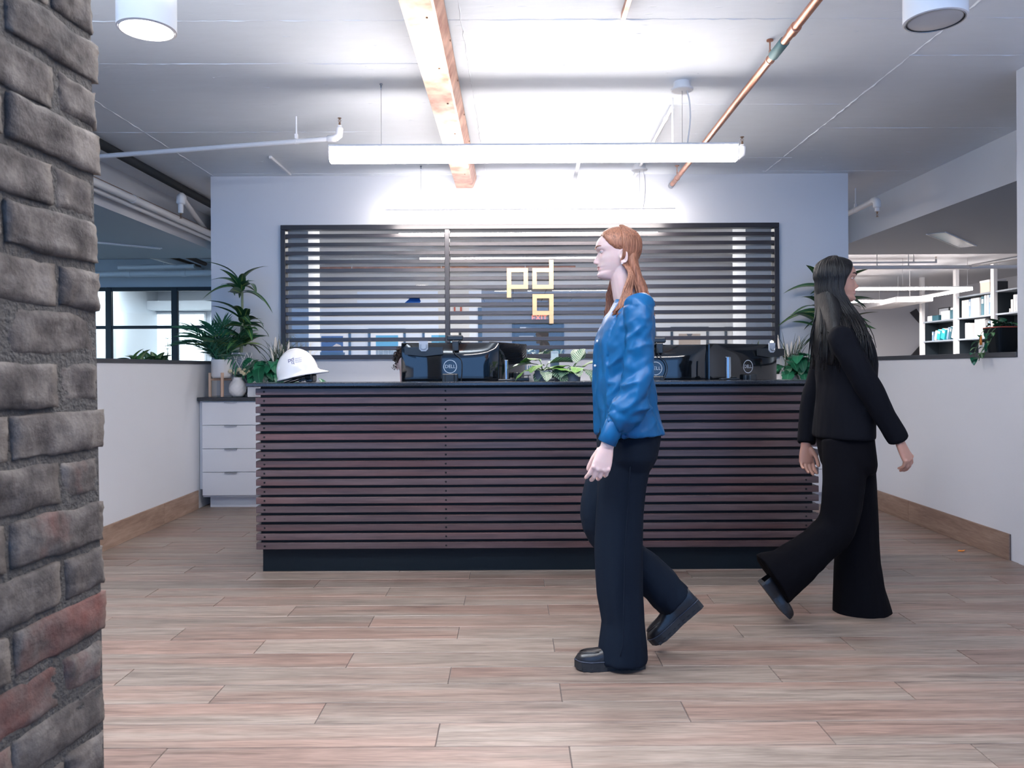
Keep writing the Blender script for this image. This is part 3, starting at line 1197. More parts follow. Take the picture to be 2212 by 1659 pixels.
def pipe(label, name, a, c, r, mtl, cat='pipe', clamps=(), zc=ZC, couplings=(), cap=None, mclamp='white', mcoup=None):
    a, c = Vector(a), Vector(c)
    d = (c - a).normalized()
    t = thing(name, label, cat, tuple((a + c) / 2))
    m_ = MB()
    m_.tube([a, c], r, 18)
    m_.build('tube', mtl, t, smooth=True, angle=50)
    for f in clamps:
        p = a.lerp(c, f)
        m_ = MB()
        ring_clamp(m_, p, d, r)
        m_.box((p.x - 0.004, p.y - 0.008, p.z + r), (p.x + 0.004, p.y + 0.008, p.z + r + 0.03))
        m_.tube([(p.x, p.y, p.z + r + 0.02), (p.x, p.y, zc)], 0.004, 8)
        m_.lathe([(0.018, -0.006), (0.018, 0)], (p.x, p.y, zc), 10)
        m_.build('hanger', M[mclamp], t, smooth=True, angle=40)
    for f in couplings:
        p = a.lerp(c, f)
        m_ = MB()
        m_.tube([p - d * 0.035, p - d * 0.032, p + d * 0.032, p + d * 0.035], [r, r + 0.005, r + 0.005, r], 18)
        m_.build('coupling', mcoup or mtl, t, smooth=True, angle=50)
    if cap:
        p = c
        m_ = MB()
        m_.tube([p - d * 0.07, p + d * 0.002], r + 0.003, 18)
        m_.build('end_cap', cap, t, smooth=True, angle=50)
    return t


pa, pb = PZ(1765, 0, 2.765), PZ(1447, 404, 2.765)
pa = pa - (pb - pa).normalized() * 0.6
pb.y = min(pb.y, YB - 0.01)
pipe('tarnished copper pipe crossing the ceiling above the right end of the desk', 'copper_pipe', pa, pb, 0.021, M['copper_old'], clamps=(0.31, 0.93), couplings=(0.22,), cap=M['steel'], mclamp='copper')
d = (pb - pa).normalized()
p = pa.lerp(pb, 0.275)
m_ = MB()
m_.tube([p - d * 0.09, p - d * 0.085, p + d * 0.085, p + d * 0.09], [0.021, 0.026, 0.026, 0.021], 18)
m_.build('joint', M['patina'], bpy.data.objects['copper_pipe'], smooth=True, angle=50)
# end of a thin copper strip dropping in at the top of the frame
a, c = PZ(1345, 41, 2.84), PZ(1352, -60, 2.84)
m_ = MB()
m_.box((a.x - 0.008, c.y, 2.838), (a.x + 0.014, a.y, ZC - 0.0005))
tag(m_.build('copper_strip', M['copper']), 'short end of a thin pinkish copper strip on the ceiling at the top edge', 'strip')


def sprinkler(m_, c, up=1):
    x, y, z = c
    m_.lathe(sorted([(0.007, 0), (0.007, up * 0.012), (0.004, up * 0.014), (0.004, up * 0.018)], key=lambda q: q[1]), c, 10)
    for s_ in (-1, 1):
        m_.tube([(x + s_ * 0.004, y, z + up * 0.016), (x + s_ * 0.009, y, z + up * 0.027), (x + s_ * 0.002, y, z + up * 0.042)], 0.0016, 6)
    m_.tube([(x, y, z + up * 0.018), (x, y, z + up * 0.042)], 0.002, 6)
    m_.lathe(sorted([(0.0125, up * 0.043), (0.0125, up * 0.0455)], key=lambda q: q[1]), c, 12)


def sprinkler_pipe(label, pts, r, up, clamps=(), coup=()):
    """white pipe that ends in an elbow with a brass sprinkler head; last point is the foot of the head"""
    pts = [Vector(p) for p in pts]
    t = thing('sprinkler_pipe', label, 'pipe', tuple(pts[0]))
    m_ = MB()
    m_.tube(pts[:-1], r, 16)
    m_.build('tube', M['white'], t, smooth=True, angle=50)
    e = pts[-2]
    d = (pts[-2] - pts[-3]).normalized()
    h = pts[-1] - e
    hd = h.normalized()
    m_ = MB()
    R = r * 1.45
    m_.tube([e - d * 0.07, e - d * 0.065, e - d * 0.02, e + hd * 0.02 + d * 0.012, e + hd * 0.065 + d * 0.016, e + hd * 0.075 + d * 0.016], [r, R, R, R, R, r], 16)
    m_.build('elbow', M['white'], t, smooth=True, angle=60)
    q = e + d * 0.016
    m_ = MB()
    m_.tube([q + hd * 0.07, q + hd * max(0.08, h.length - 0.02)], r * 0.85, 14)
    m_.build('riser', M['white'], t, smooth=True, angle=50)
    m_ = MB()
    sprinkler(m_, q + hd * max(0.085, h.length - 0.015), up)
    m_.build('sprinkler_head', M['brass'], t, smooth=True, angle=50)
    for f in clamps:
        p = pts[0].lerp(pts[1], f)
        m_ = MB()
        ring_clamp(m_, p, pts[1] - pts[0], r, 0.016)
        m_.bbox((p.x - 0.011, p.y - 0.011, p.z + r), (p.x + 0.011, p.y + 0.011, p.z + r + 0.035))
        m_.tube([(p.x, p.y, p.z + r + 0.03), (p.x, p.y, ZC)], 0.006, 8)
        m_.build('hanger', M['white'], t, smooth=True, angle=40)
    for f in coup:
        p = pts[0].lerp(pts[1], f)
        dd = (pts[1] - pts[0]).normalized()
        m_ = MB()
        m_.tube([p - dd * 0.05, p - dd * 0.045, p + dd * 0.045, p + dd * 0.05], [r, r * 1.3, r * 1.3, r], 16)
        m_.build('coupling', M['white'], t, smooth=True, angle=50)
    return t


a = PZ(120, 345, 2.70)
c = PZ(729, 299, 2.70)
sprinkler_pipe('long white sprinkler pipe from behind the brick pillar to the front lamp', [a, c, c + Vector((0.0, 0, 0.105))], 0.017, 1, clamps=(0.865,))
c = P(1598, 340, 4.95)
a = c + Vector((-1.2, 0.0, 0))
sprinkler_pipe('white sprinkler elbow with an upright brass head at the right end of the front lamp', [a, c, c + Vector((0, 0, 0.085))], 0.017, 1, clamps=(0.644,))
a, c = PZ(1800, 477, 2.66), PZ(1893, 432, 2.66)
sprinkler_pipe('white sprinkler pipe with a hanging brass head right of the back wall corner', [a, c, c + Vector((0, 0, -0.125))], 0.024, -1, clamps=(0.55,))
# pipes along the low beam at the left
a, c = PZ(490, 560, 2.70), PZ(391, 424, 2.70)
sprinkler_pipe('white drop elbow with a hanging brass sprinkler left of the back wall', [a, c, c + Vector((0, 0, -0.17))], 0.026, -1, clamps=(0.35,))
XB = -3.36
for lab, nm, X, z, r, mt, cl in (('black insulated pipe under the ceiling left of the back wall', 'insulated_pipe', -3.02, 2.822, 0.036, M['rubber'], ()),
                                 ('thin bare copper pipe above the white pipes on the left beam', 'copper_pipe', -3.29, 2.675, 0.012, M['copper_old'], ()),
                                 ('upper and thicker white pipe running along the left beam', 'white_pipe', -3.20, 2.605, 0.032, M['white'], (0.12,)),
                                 ('lower white pipe running along the left beam', 'white_pipe', -3.27, 2.575, 0.022, M['white'], ())):
    pipe(lab, nm, (X, 2.2, z), (X, 9.3, z), r, mt, clamps=cl, couplings=(0.5, 0.62) if r > 0.03 and nm == 'white_pipe' else ())
# conduit on the ceiling from the lamp canopy towards the back wall
c0, c1 = PZ(1452, 232, 2.85), PZ(1368, 386, 2.85)
pipe('white conduit along the ceiling from the front lamp canopy back towards the wall', 'conduit', c0, c1, 0.013, M['white'], couplings=(0.12,))
c0, c1 = PZ(1262, 300, 2.80), PZ(1231, 421, 2.80)
pipe('short white pipe end high on the back wall between the two lamps', 'conduit', c0, (c1.x, min(c1.y, YB - 0.001), c1.z), 0.016, M['white'], clamps=(0.3,))
# small surface raceway on the ceiling
c0 = PZ(606, 356, ZC)
m_ = MB()
m_.bbox((-0.012, -0.28, -0.022), (0.012, 0.28, -0.0005), 0.004)
o = m_.build('ceiling_raceway', M['white'])
o.location = (c0.x, c0.y, ZC)
tag(o, 'short white raceway stub on the ceiling above the left of the back wall', 'raceway')

# ------------------------------------------------------------------ reception desk
DX0, DX1, DY = -1.456, 1.729, 4.40
desk = thing('reception_desk', 'long reception desk clad in dark stained horizontal slats with a black stone top', 'desk', (0.14, DY, 0))
m_ = MB()
m_.box((-1.43, DY + 0.05, 0), (1.703, DY + 0.32, 0.137))
m_.build('toe_kick', M['black'], desk)
m_ = MB()
m_.box((-1.43, DY + 0.022, 0.1375), (1.703, DY + 0.30, 1.056))
m_.build('carcass', M['black'], desk)
m_ = MB()
m_.bbox((-1.492, DY - 0.05, 1.0565), (1.745, DY + 0.335, 1.078), 0.004)
m_.build('countertop', M['stone'], desk)
m_ = MB()
m_.bbox((-1.43, DY + 0.30, 0.70), (1.703, DY + 0.95, 0.735), 0.003)
m_.build('work_surface', M['black'], desk)
for x0, x1 in ((-1.43, -1.40), (1.673, 1.703)):
    m_ = MB()
    m_.box((x0, DY + 0.31, 0.0), (x1, DY + 0.93, 0.6995))
    m_.build('side_panel', M['black'], desk)
m_ = MB()
sl = (DX1 - DX0) / 2
m_.bbox((-sl, -0.0105, -0.0182), (sl, 0.0105, 0.0182), 0.002)
sme = m_.mesh('slat', M['desk_wood'])
m_ = MB()
m_.lathe([(0.0055, -0.006), (0.0055, 0.002), (0.004, 0.0035), (0.001, 0.0035)], (0, 0, 0), 10)
kme = m_.mesh('screw', M['screw'])
m_ = MB()
m_.bbox((-0.0101, -0.0101, -0.0182), (0.0101, 0.0101, 0.0182), 0.002)
for i in range(18):
    z = 0.136 + 0.0182 + 0.0514 * i
    s_ = inst(sme, 'slat', desk, (0.0, 0.0105, z))
    for x in (P(571, 1000, DY).x, P(963, 1000, DY).x, P(1375, 1000, DY).x, P(1741, 1000, DY).x):
        inst(kme, 'screw', s_, (x - 0.14, -0.0105, 0), (PI / 2, 0, 0))
me_end = MB()
me_end.bbox((-0.0105, -0.14, -0.0182), (0.0105, 0.14, 0.0182), 0.002)
eme = me_end.mesh('end_slat', M['desk_wood'])
for i in range(18):
    z = 0.136 + 0.0182 + 0.0514 * i
    for x in (DX0 + 0.0105, DX1 - 0.0105):
        inst(eme, 'end_slat', desk, (x - 0.14, 0.165, z))

# ------------------------------------------------------------------ drawer cabinets along the back wall and their worktop
CY = 6.48
def cabinet(label, x0, x1):
    t = thing('drawer_cabinet', label, 'cabinet', ((x0 + x1) / 2, CY, 0))
    m_ = MB()
    m_.box((x0 + 0.002, CY + 0.02, 0.093), (x1 - 0.002, YB - 0.002, 0.896))
    m_.build('carcass', M['white_lam'], t)
    m_ = MB()
    m_.box((x0 + 0.04, CY + 0.075, 0.0), (x1 - 0.002, CY + 0.10, 0.0925))
    m_.build('plinth', M['white_lam'], t)
    ys = [868.5, 919.5, 970, 1020.8, 1071.5]
    zs = [CAMH - (y - 801) / F * CY for y in ys]
    for i in range(4):
        za, zb = zs[i + 1] + 0.0022, zs[i] - 0.0022
        m_ = MB()
        m_.bbox((x0 + 0.003, CY, za), (x1 - 0.003, CY + 0.0195, zb), 0.0015)
        dr = m_.build('drawer', M['white_lam'], t)
        hx = (x0 + x1) / 2
        m_ = MB()
        m_.box((hx - 0.052, CY - 0.012, zb - 0.001), (hx + 0.052, CY + 0.008, zb + 0.0012))
        m_.box((hx - 0.052, CY - 0.012, zb - 0.008), (hx + 0.052, CY - 0.0105, zb - 0.001))
        m_.build('handle', M['steel'], t if False else dr)
    return t


xa = P(436, 970, CY).x
U = 0.4865
XLc, XRc = XL + 0.004, XR - 0.004
cabinet('white cabinet of four drawers in the left corner, under the ribbed pot', xa, xa + U)
cabinet('second white drawer cabinet from the left wall, mostly behind the desk', xa + U + 0.001, xa + 2 * U)
xb = XRc - 0.01
cabinet('white drawer cabinet in the right corner against the wall with baseboard', xb - U, xb)
cabinet('second white drawer cabinet from the right wall, behind the desk end', xb - 2 * U - 0.001, xb - U - 0.001)
m_ = MB()
m_.box((XLc, CY + 0.03, 0.157), (xa - 0.002, CY + 0.05, 0.896))
tag(m_.build('filler_strip', M['white_lam']), 'narrow white filler strip between the left wall and the drawer cabinet', 'filler strip')
for x0, x1, lab in ((XLc, xa + 2 * U + 0.03, 'black stone worktop on the left drawer cabinets, holding the pots'), (xb - 2 * U - 0.03, XRc, 'black stone worktop on the right drawer cabinets, holding the planter')):
    m_ = MB()
    m_.bbox((x0, CY - 0.025, 0.8985), (x1, YB - 0.003, 0.928), 0.003)
    tag(m_.build('worktop', M['stone']), lab, 'worktop')
# ------------------------------------------------------------------ rooms beyond the hall
b = MB()
b.box((-3.24, 8.5, 0), (-2.22, 9.0, ZC))
struct(b.build('wall_left', M['paint']))
b = MB()
b.box((2.56, 8.5, 0), (3.6, 9.0, ZC))
struct(b.build('wall_right', M['paint']))
for x0 in (-3.2, 3.4):
    b = MB()
    b.box((x0, 9.0, 0), (x0 + 0.2, 18.0 if x0 > 0 else 12.0, ZC))
    struct(b.build('wall_left' if x0 < 0 else 'wall_right', M['paint']))
YF = 12.0
b = MB()
b.box((-3.3, YF, 0), (-0.47, YF + 0.12, ZC))
b.box((1.60, YF, 0), (3.4, YF + 0.12, ZC))
b.box((-0.47, YF, 2.42), (1.60, YF + 0.12, ZC))
struct(b.build('wall_back', M['paint']))
for x in (-9.0, 9.6):
    b = MB()
    b.box((x, -3, 0), (x + 0.1, 18, ZC))
    struct(b.build('wall_left' if x < 0 else 'wall_right', M['paint']))
b = MB()
b.box((-0.52, YF - 0.02, 0), (-0.46, YF + 0.14, 2.10))
struct(b.build('trim_3', M['blackmetal']))
# corridor with a lay-in ceiling behind the opening
b = MB()
b.box((-1.3, YF + 0.12, 0), (-1.2, 17.2, 2.7))
b.box((2.5, YF + 0.12, 0), (2.6, 17.2, 2.7))
b.box((-1.2, 17.0, 0), (2.5, 17.1, 2.7))
struct(b.build('wall_back', M['paint']))
b = MB()
b.box((-1.2, YF + 0.12, 2.63), (2.5, 17.0, 2.7))
ct = struct(b.build('ceiling', M['grout']))
m_ = MB()
m_.bbox((-0.302, -0.302, -0.01), (0.302, 0.302, 0.008), 0.004)
tme = m_.mesh('tile', M['tile'])
for i in range(6):
    for j in range(8):
        inst(tme, 'tile', ct, (-0.895 + 0.615 * i, YF + 0.43 + 0.615 * j, 2.618))
# door at the end of the corridor
d0, d1 = P(1111, 702, 16.99), P(1213, 702, 16.99)
b = MB()
b.box((d0.x - 0.05, 16.95, 0), (d1.x + 0.05, 17.0, d0.z + 0.05))
dr = struct(b.build('door_1', M['blackmetal']))
m_ = MB()
m_.bbox((d0.x, 16.93, 0.01), (d1.x, 16.949, d0.z), 0.004)
m_.build('leaf', M['door'], dr)
m_ = MB()
m_.bbox((d0.x + 0.12, 16.87, d0.z - 0.10), (d0.x + 0.38, 16.929, d0.z - 0.05), 0.004)
m_.tube([(d0.x + 0.25, 16.88, d0.z - 0.07), (d0.x + 0.55, 16.80, d0.z - 0.06), (d0.x + 0.72, 16.92, d0.z - 0.05)], 0.012, 8)
m_.build('door_closer', M['steel'], dr)
m_ = MB()
m_.bbox((d0.x + 0.1, 16.918, d0.z - 0.32), (d0.x + 0.42, 16.929, d0.z - 0.24), 0.002)
m_.build('door_plate', M['print_white'], dr)
# exit sign above the door
e = P(1165, 687, 16.9)
t = thing('exit_sign', 'EXIT sign with red letters above the dark door seen between the slats', 'sign', tuple(e))
m_ = MB()
m_.bbox((-0.17, -0.02, -0.10), (0.17, 0.02, 0.10), 0.006)
m_.build('body', M['exit_face'], t, local=True)
m_ = MB()
m_.tube([(0, 0, 0.1), (0, 0, 2.608 - e.z)], 0.012, 8)
m_.build('stem', M['white'], t, local=True)
vs, fs = text_mb('EXIT', 0.17, 0.002)
m_ = MB()
m_.add([(x, -0.023 - z, y) for x, y, z in vs], [f for f in fs])
m_.build('letters', M['exit_red'], t, local=True)
# framed pictures on the wall of the room behind the glass
def picture(label, x0, x1, top, ix0, ix1, itop, kind, group=None):
    a, c = P(x0, top, YF - 0.03), P(x1, top, YF - 0.03)
    W_ = c.x - a.x
    Hh = 0.62
    t = thing('framed_picture', label, 'picture', ((a.x + c.x) / 2, YF - 0.001, a.z - Hh))
    for lo, hi in (((a.x, YF - 0.03, a.z - 0.035), (c.x, YF - 0.002, a.z)), ((a.x, YF - 0.03, a.z - Hh), (c.x, YF - 0.002, a.z - Hh + 0.035)),
                   ((a.x, YF - 0.03, a.z - Hh + 0.036), (a.x + 0.035, YF - 0.002, a.z - 0.036)), ((c.x - 0.035, YF - 0.03, a.z - Hh + 0.036), (c.x, YF - 0.002, a.z - 0.036))):
        m_ = MB()
        m_.bbox(lo, hi, 0.002)
        m_.build('frame_bar', M['blackmetal'], t)
    m_ = MB()
    m_.box((a.x + 0.036, YF - 0.014, a.z - Hh + 0.037), (c.x - 0.036, YF - 0.004, a.z - 0.037))
    m_.build('mount', M['paper'], t)
    i0, i1 = P(ix0, itop, YF - 0.015), P(ix1, itop, YF - 0.015)
    zb = a.z - Hh + 0.12
    iw, ih = i1.x - i0.x, i0.z - zb
    if kind == 'navy':
        m_ = MB()
        m_.box((i0.x, YF - 0.017, zb), (i1.x, YF - 0.0145, i0.z))
        m_.build('print', M['pic_navy'], t)
        m_ = MB()
        m_.prism([(i0.x + iw * .35, i0.z - ih * .5), (i1.x - iw * .06, i0.z - ih * .42), (i1.x - iw * .12, i0.z - ih * .36), (i0.x + iw * .7, i0.z - ih * .3)], Matrix(((1, 0, 0, 0), (0, 0, -1, YF - 0.0171), (0, 1, 0, 0), (0, 0, 0, 1))), 0.001)
        m_.build('printed_shape', M['carton'], t)
    elif kind == 'city':
        m_ = MB()
        m_.box((i0.x, YF - 0.017, i0.z - ih * .52), (i1.x, YF - 0.0145, i0.z))
        m_.build('print', M['pic_sky'], t)
        m_ = MB()
        rg_ = random.Random(int(ix0))
        x = i0.x
        while x < i1.x - 0.01:
            w_ = min(rg_.uniform(0.04, 0.09), i1.x - x)
            m_.box((x, YF - 0.0172, zb), (x + w_ - 0.004, YF - 0.0146, i0.z - ih * rg_.uniform(.38, .6)))
            x += w_
        m_.build('printed_buildings', M['pic_city'], t)
    else:
        m_ = MB()
        m_.box((i0.x, YF - 0.017, i0.z - ih * .5), (i1.x, YF - 0.0145, i0.z))
        m_.build('print', M['pic_tan'], t)
        m_ = MB()
        m_.box((i0.x, YF - 0.0165, zb), (i1.x, YF - 0.0146, i0.z - ih * .5))
        m_.build('printed_crowd', M['pic_city'], t)
        m_ = MB()
        xm = (i0.x + i1.x) / 2
        m_.prism([(xm - iw * .14, i0.z), (xm, i0.z - ih * .2), (xm + iw * .14, i0.z)][::1], Matrix(((1, 0, 0, 0), (0, 0, -1, YF - 0.0171), (0, 1, 0, 0), (0, 0, 0, 1))), 0.001)
        m_.build('printed_shape', M['ledge'], t)
    return t


picture('black-framed picture of a navy blue scene, first from the left behind the glass', 672, 757.5, 711, 694, 741, 726, 'navy')
picture('black-framed picture of towers under a blue sky, second from the left behind the glass', 795, 876, 710, 812, 860, 724.5, 'city')
picture('black-framed city picture half behind the webcam, third from the left', 912, 996, 710, 932, 975, 724, 'city')
picture('black-framed picture partly behind the blue-bloused person, seen through the slats', 1335, 1417, 706, 1352, 1398, 721, 'city')
picture('black-framed picture with a tan top and grey crowd, above the right pair of monitors', 1449, 1531, 706, 1466, 1513, 721, 'tan')
picture('last black-framed picture at the right behind the glass', 1566, 1648, 706, 1583, 1630, 721, 'city')
p = P(1, 578, YF - 0.25)
pipe('bare copper pipe along the wall of the room behind the glass', 'copper_pipe', (P(640, 580, YF - 0.25)), (P(1243, 577, YF - 0.25)), 0.024, M['copper_old'], zc=ZC, clamps=(0.2, 0.52, 0.82))
p = P(989, 668, YF - 0.03)
m_ = MB()
m_.bbox((p.x - 0.06, YF - 0.05, p.z - 0.06), (p.x + 0.06, YF - 0.001, p.z + 0.06), 0.008)
al = tag(m_.build('fire_alarm', M['red']), 'small red fire alarm on the wall behind the glass, right of the mullion', 'alarm')
m_ = MB()
m_.bbox((p.x - 0.035, YF - 0.054, p.z - 0.03), (p.x + 0.035, YF - 0.0505, p.z + 0.04), 0.003)
m_.build('strobe', M['lens_off'], al)
# dark bin-like lampshade and furniture under the pictures
m_ = MB()
c0 = P(710, 765, 9.6)
m_.lathe([(0.155, -0.22), (0.20, 0.02), (0.196, 0.02), (0.15, -0.21)], (c0.x, c0.y, c0.z), 24)
t = thing('floor_planter', 'wide dark pot behind the glass left of the seated head', 'planter', (c0.x, c0.y, 0))
m_.build('pot', M['blackmetal'], t, smooth=True, angle=50)
m_ = MB()
m_.lathe([(0.17, 0), (0.17, 0.012), (0.03, 0.02), (0.03, c0.z - 0.22)], (c0.x, c0.y, 0), 20)
m_.build('stand', M['blackmetal'], t, smooth=True, angle=50)

# ------------------------------------------------------------------ left: black steel window wall and the bright room behind it
b = MB()
b.box((-9, YF, 0), (-3.301, YF + 0.1, 0.95))
b.box((-9, YF, 2.435), (-3.301, YF + 0.1, ZC))
struct(b.build('wall_left', M['paint']))
muls = [P(x, 700, YF).x for x in (90, 236, 378, 524)]
b = MB()
b.box((-9, YF + 0.04, 0.95), (-3.301, YF + 0.046, 2.435))
win = struct(b.build('window_2', M['glass']))
zmid = P(300, 707, YF).z
for lo, hi, nm in ([((-9, YF - 0.02, z - hh), (-3.301, YF + 0.03, z + hh), 'rail') for z, hh in ((2.41, 0.03), (zmid, 0.024), (0.97, 0.03))] +
                   [((x - 0.045, YF - 0.03, 0.95), (x + 0.045, YF + 0.036, 2.435), 'mullion') for x in muls]):
    m_ = MB()
    m_.bbox(lo, hi, 0.003)
    m_.build(nm, M['blackmetal'], win)
YR = 16.6
b = MB()
b.box((-9, YR, 0), (-2.5, YR + 0.1, ZC))
b.box((-2.6, YF + 0.1, 0), (-2.5, YR, ZC))
b.box((-9, YF + 0.1, 0), (-7.55, YR, ZC))
struct(b.build('wall_back', M['paint']))
b = MB()
b.box((-7.55, YR - 0.5, 2.42), (-2.6, YR, 2.60))
struct(b.build('trim_4', M['paint']))
# daylit windows with blinds in that room
for i, (x0, x1) in enumerate(((324, 384), (386, 446), (455, 515))):
    a, c = P(x0, 675, YR), P(x1, 675, YR)
    b = MB()
    b.box((a.x, YR - 0.03, 0.9), (c.x, YR - 0.001, a.z))
    wn = struct(b.build('window_%d' % (i + 3), M['white']))
    m_ = MB()
    m_.box((a.x + 0.04, YR - 0.034, 0.94), (c.x - 0.04, YR - 0.0301, a.z - 0.04))
    m_.build('pane', M['daylight'], wn)
    m_ = MB()
    nb = 34
    for k in range(nb):
        z = 0.96 + (a.z - 0.06 - 0.96) * k / (nb - 1)
        m_.box((a.x + 0.03, YR - 0.062, z), (c.x - 0.03, YR - 0.040, z + 0.004))
    t = thing('window_blind', ('left white slatted blind in the bright room beyond the black window frames', 'middle white slatted blind in the bright room beyond the black window frames', 'white slatted blind in the bright room behind the palm leaves')[i], 'blind', ((a.x + c.x) / 2, YR - 0.05, 0.95))
    m_.build('blind_slats', M['blind'], t, kind='stuff')
    m_ = MB()
    m_.bbox((a.x + 0.02, YR - 0.075, a.z - 0.045), (c.x - 0.02, YR - 0.036, a.z - 0.005), 0.004)
    m_.build('head_rail', M['white'], t)
# leafy plants showing above the left ledge
def leaf_mesh(L_, W_, droop=0.25, fold=0.25, tip=1.0, base=0.25, n=8, name='leaf', m='dracaena', wave=0.0, lobes=0, notch=0):
    """leaf growing along +X from the origin, arching down; UV.x along, UV.y across"""
    vs, uv = [], []
    cols = 5
    for i in range(n + 1):
        t_ = i / n
        wv = (t_ ** base) * ((1 - t_) ** (0.75 * tip)) * 1.75
        wv = max(wv, 0.02)
        if lobes and 0.12 < t_ < 0.95:
            wv *= 0.80 + 0.20 * abs(math.cos(t_ * PI * lobes))
        x = L_ * (t_ - 0.18 * droop * t_ ** 3)
        z = -droop * L_ * t_ ** 2.2 + 0.12 * L_ * t_ * droop
        for j in range(cols):
            s_ = (j / (cols - 1) - 0.5) * 2
            y = s_ * W_ / 2 * wv
            zz = z + fold * W_ * abs(s_) ** 1.3 * wv * 0.6 + wave * W_ * math.sin(t_ * 14 + s_ * 2) * abs(s_)
            xx = x - (notch * L_ * 0.16 * abs(s_) * (1 - t_) ** 2)
            vs.append((xx, y, zz))
            uv.append((t_, j / (cols - 1)))
    fs = []
    for i in range(n):
        for j in range(cols - 1):
            fs.append((i * cols + j, (i + 1) * cols + j, (i + 1) * cols + j + 1, i * cols + j + 1))
    me = bpy.data.meshes.new(name)
    me.from_pydata(vs, [], fs)
    lay = me.uv_layers.new(name='UVMap')
    for lp in me.loops:
        lay.data[lp.index].uv = uv[lp.vertex_index]
    me.materials.append(M[m])
    me.polygons.foreach_set('use_smooth', [True] * len(me.polygons))
    return me


def put_leaf(me, parent, base, azim, elev, s=1.0, roll=0.0, nm='leaf'):
    """base in world coordinates; azim from +X, elev upward"""
    o = bpy.data.objects.new(nm, me)
    C.objects.link(o)
    o.parent = parent
    R = Matrix.Rotation(azim, 4, 'Z') @ Matrix.Rotation(-elev, 4, 'Y') @ Matrix.Rotation(roll, 4, 'X')
    Mi = wm(parent).inverted() @ (Matrix.Translation(base) @ R @ Matrix.Scale(s, 4))
    o.location, o.rotation_euler, o.scale = Mi.to_translation(), Mi.to_euler(), Mi.to_scale()
    return o


def simple_pot(t, c, r0, r1, h, m, rim=0.006, n=28, soil=True):
    m_ = MB()
    m_.lathe([(r0 * 0.2, 0), (r0, 0), (r1, h), (r1 - rim, h), (r1 - rim - 0.004, h - 0.02)], c, n)
    o = m_.build('pot', m, t, smooth=True, angle=40)
    if soil:
        m_ = MB()
        m_.lathe([(r1 - rim - 0.006, h - 0.03), (r1 - rim - 0.006, h - 0.022), (0.002, h - 0.016)], c, 18)
        m_.build('soil', M['soil'], t)
    return o


rg = random.Random(21)
far_l = leaf_mesh(0.13, 0.08, 0.4, 0.3, m='far_leaf')
LX = XL - 0.30
t = thing('planter_trough', 'long dark planter trough standing behind the low left wall', 'planter', (LX, 7.6, 0))
m_ = MB()
m_.bbox((LX - 0.12, 5.4, 0.0), (LX + 0.12, 8.3, 1.17), 0.01)
m_.build('trough', M['blackmetal'], t)
for px, lab, nn in ((300, 'low leafy plant on the left ledge, nearer the brick pillar', 9), (338, 'low leafy plant on the left ledge in front of the blinds', 12)):
    Yp = LX / ((px - 1106) / F)
    c0 = Vector((LX, Yp, 1.1705))
    t = thing('ledge_plant', lab, 'plant', tuple(c0))
    simple_pot(t, tuple(c0), 0.03, 0.038, 0.035, M['grey_pot'])
    for i in range(nn):
        put_leaf(far_l, t, c0 + Vector((rg.uniform(-.05, .05), rg.uniform(-.05, .05), 0.05)), rg.uniform(0, 2 * PI), rg.uniform(0.4, 1.3), rg.uniform(0.7, 1.1))
Yp = LX / ((362 - 1106) / F)
c0 = Vector((LX, Yp, 1.1705))
t = thing('ledge_plant', 'thin stemmed plant with small dark leaves on the left ledge', 'plant', tuple(c0))
simple_pot(t, tuple(c0), 0.02, 0.026, 0.03, M['grey_pot'])
sm = leaf_mesh(0.05, 0.03, 0.3, 0.3, m='monstera')
m_ = MB()
for k, (dx, h) in enumerate(((-0.01, 0.25), (0.03, 0.12), (0.05, 0.16), (0.06, 0.10))):
    tip = c0 + Vector((dx * 0.4, -dx, h))
    m_.tube(spline([c0 + Vector((0, 0, 0.01)), c0.lerp(tip, 0.6) + Vector((0, 0.01, 0)), tip], 6), 0.0016, 5)
    for a_ in (0, 2.4, 4.1):
        put_leaf(sm, t, tip, a_ + k, 0.3, 0.7)
m_.build('stem', M['stem'], t)
# sprinkler pipework under the slab in front of the black windows
pw = 11.2
pipe('long grey-blue pipe across the wall above the black window frames', 'white_pipe', P(120, 594, pw), P(560, 588, pw), 0.045, M['white'], couplings=(0.36, 0.63))
pipe('shorter pipe above it, ending in a round elbow, over the black window frames', 'white_pipe', P(256, 578, pw - 0.3), P(420, 575, pw - 0.3), 0.03, M['white'], clamps=(0.6,))
pipe('sloping white pipe descending to the right above the black window frames', 'white_pipe', PZ(322, 551, 2.66), PZ(441, 586, 2.66), 0.04, M['white'], couplings=(0.98,))
pipe('dark rusty pipe beside the sloping white pipe, left of the tall plant', 'rusty_pipe', PZ(366, 556, 2.74), PZ(430, 577, 2.74), 0.035, M['brass'])
pipe('short dark pipe end nearest the back wall corner at left', 'rusty_pipe', PZ(398, 552, 2.78), PZ(443, 570, 2.78), 0.03, M['brass'])

# ------------------------------------------------------------------ right: library with bookshelves
b = MB()
b.box((3.6, 17.9, 0), (9.6, 18.0, ZC))
struct(b.build('wall_back', M['paint']))
XS = 7.9
def shelf_Y(px):
    return XS / ((px - CX) / F)
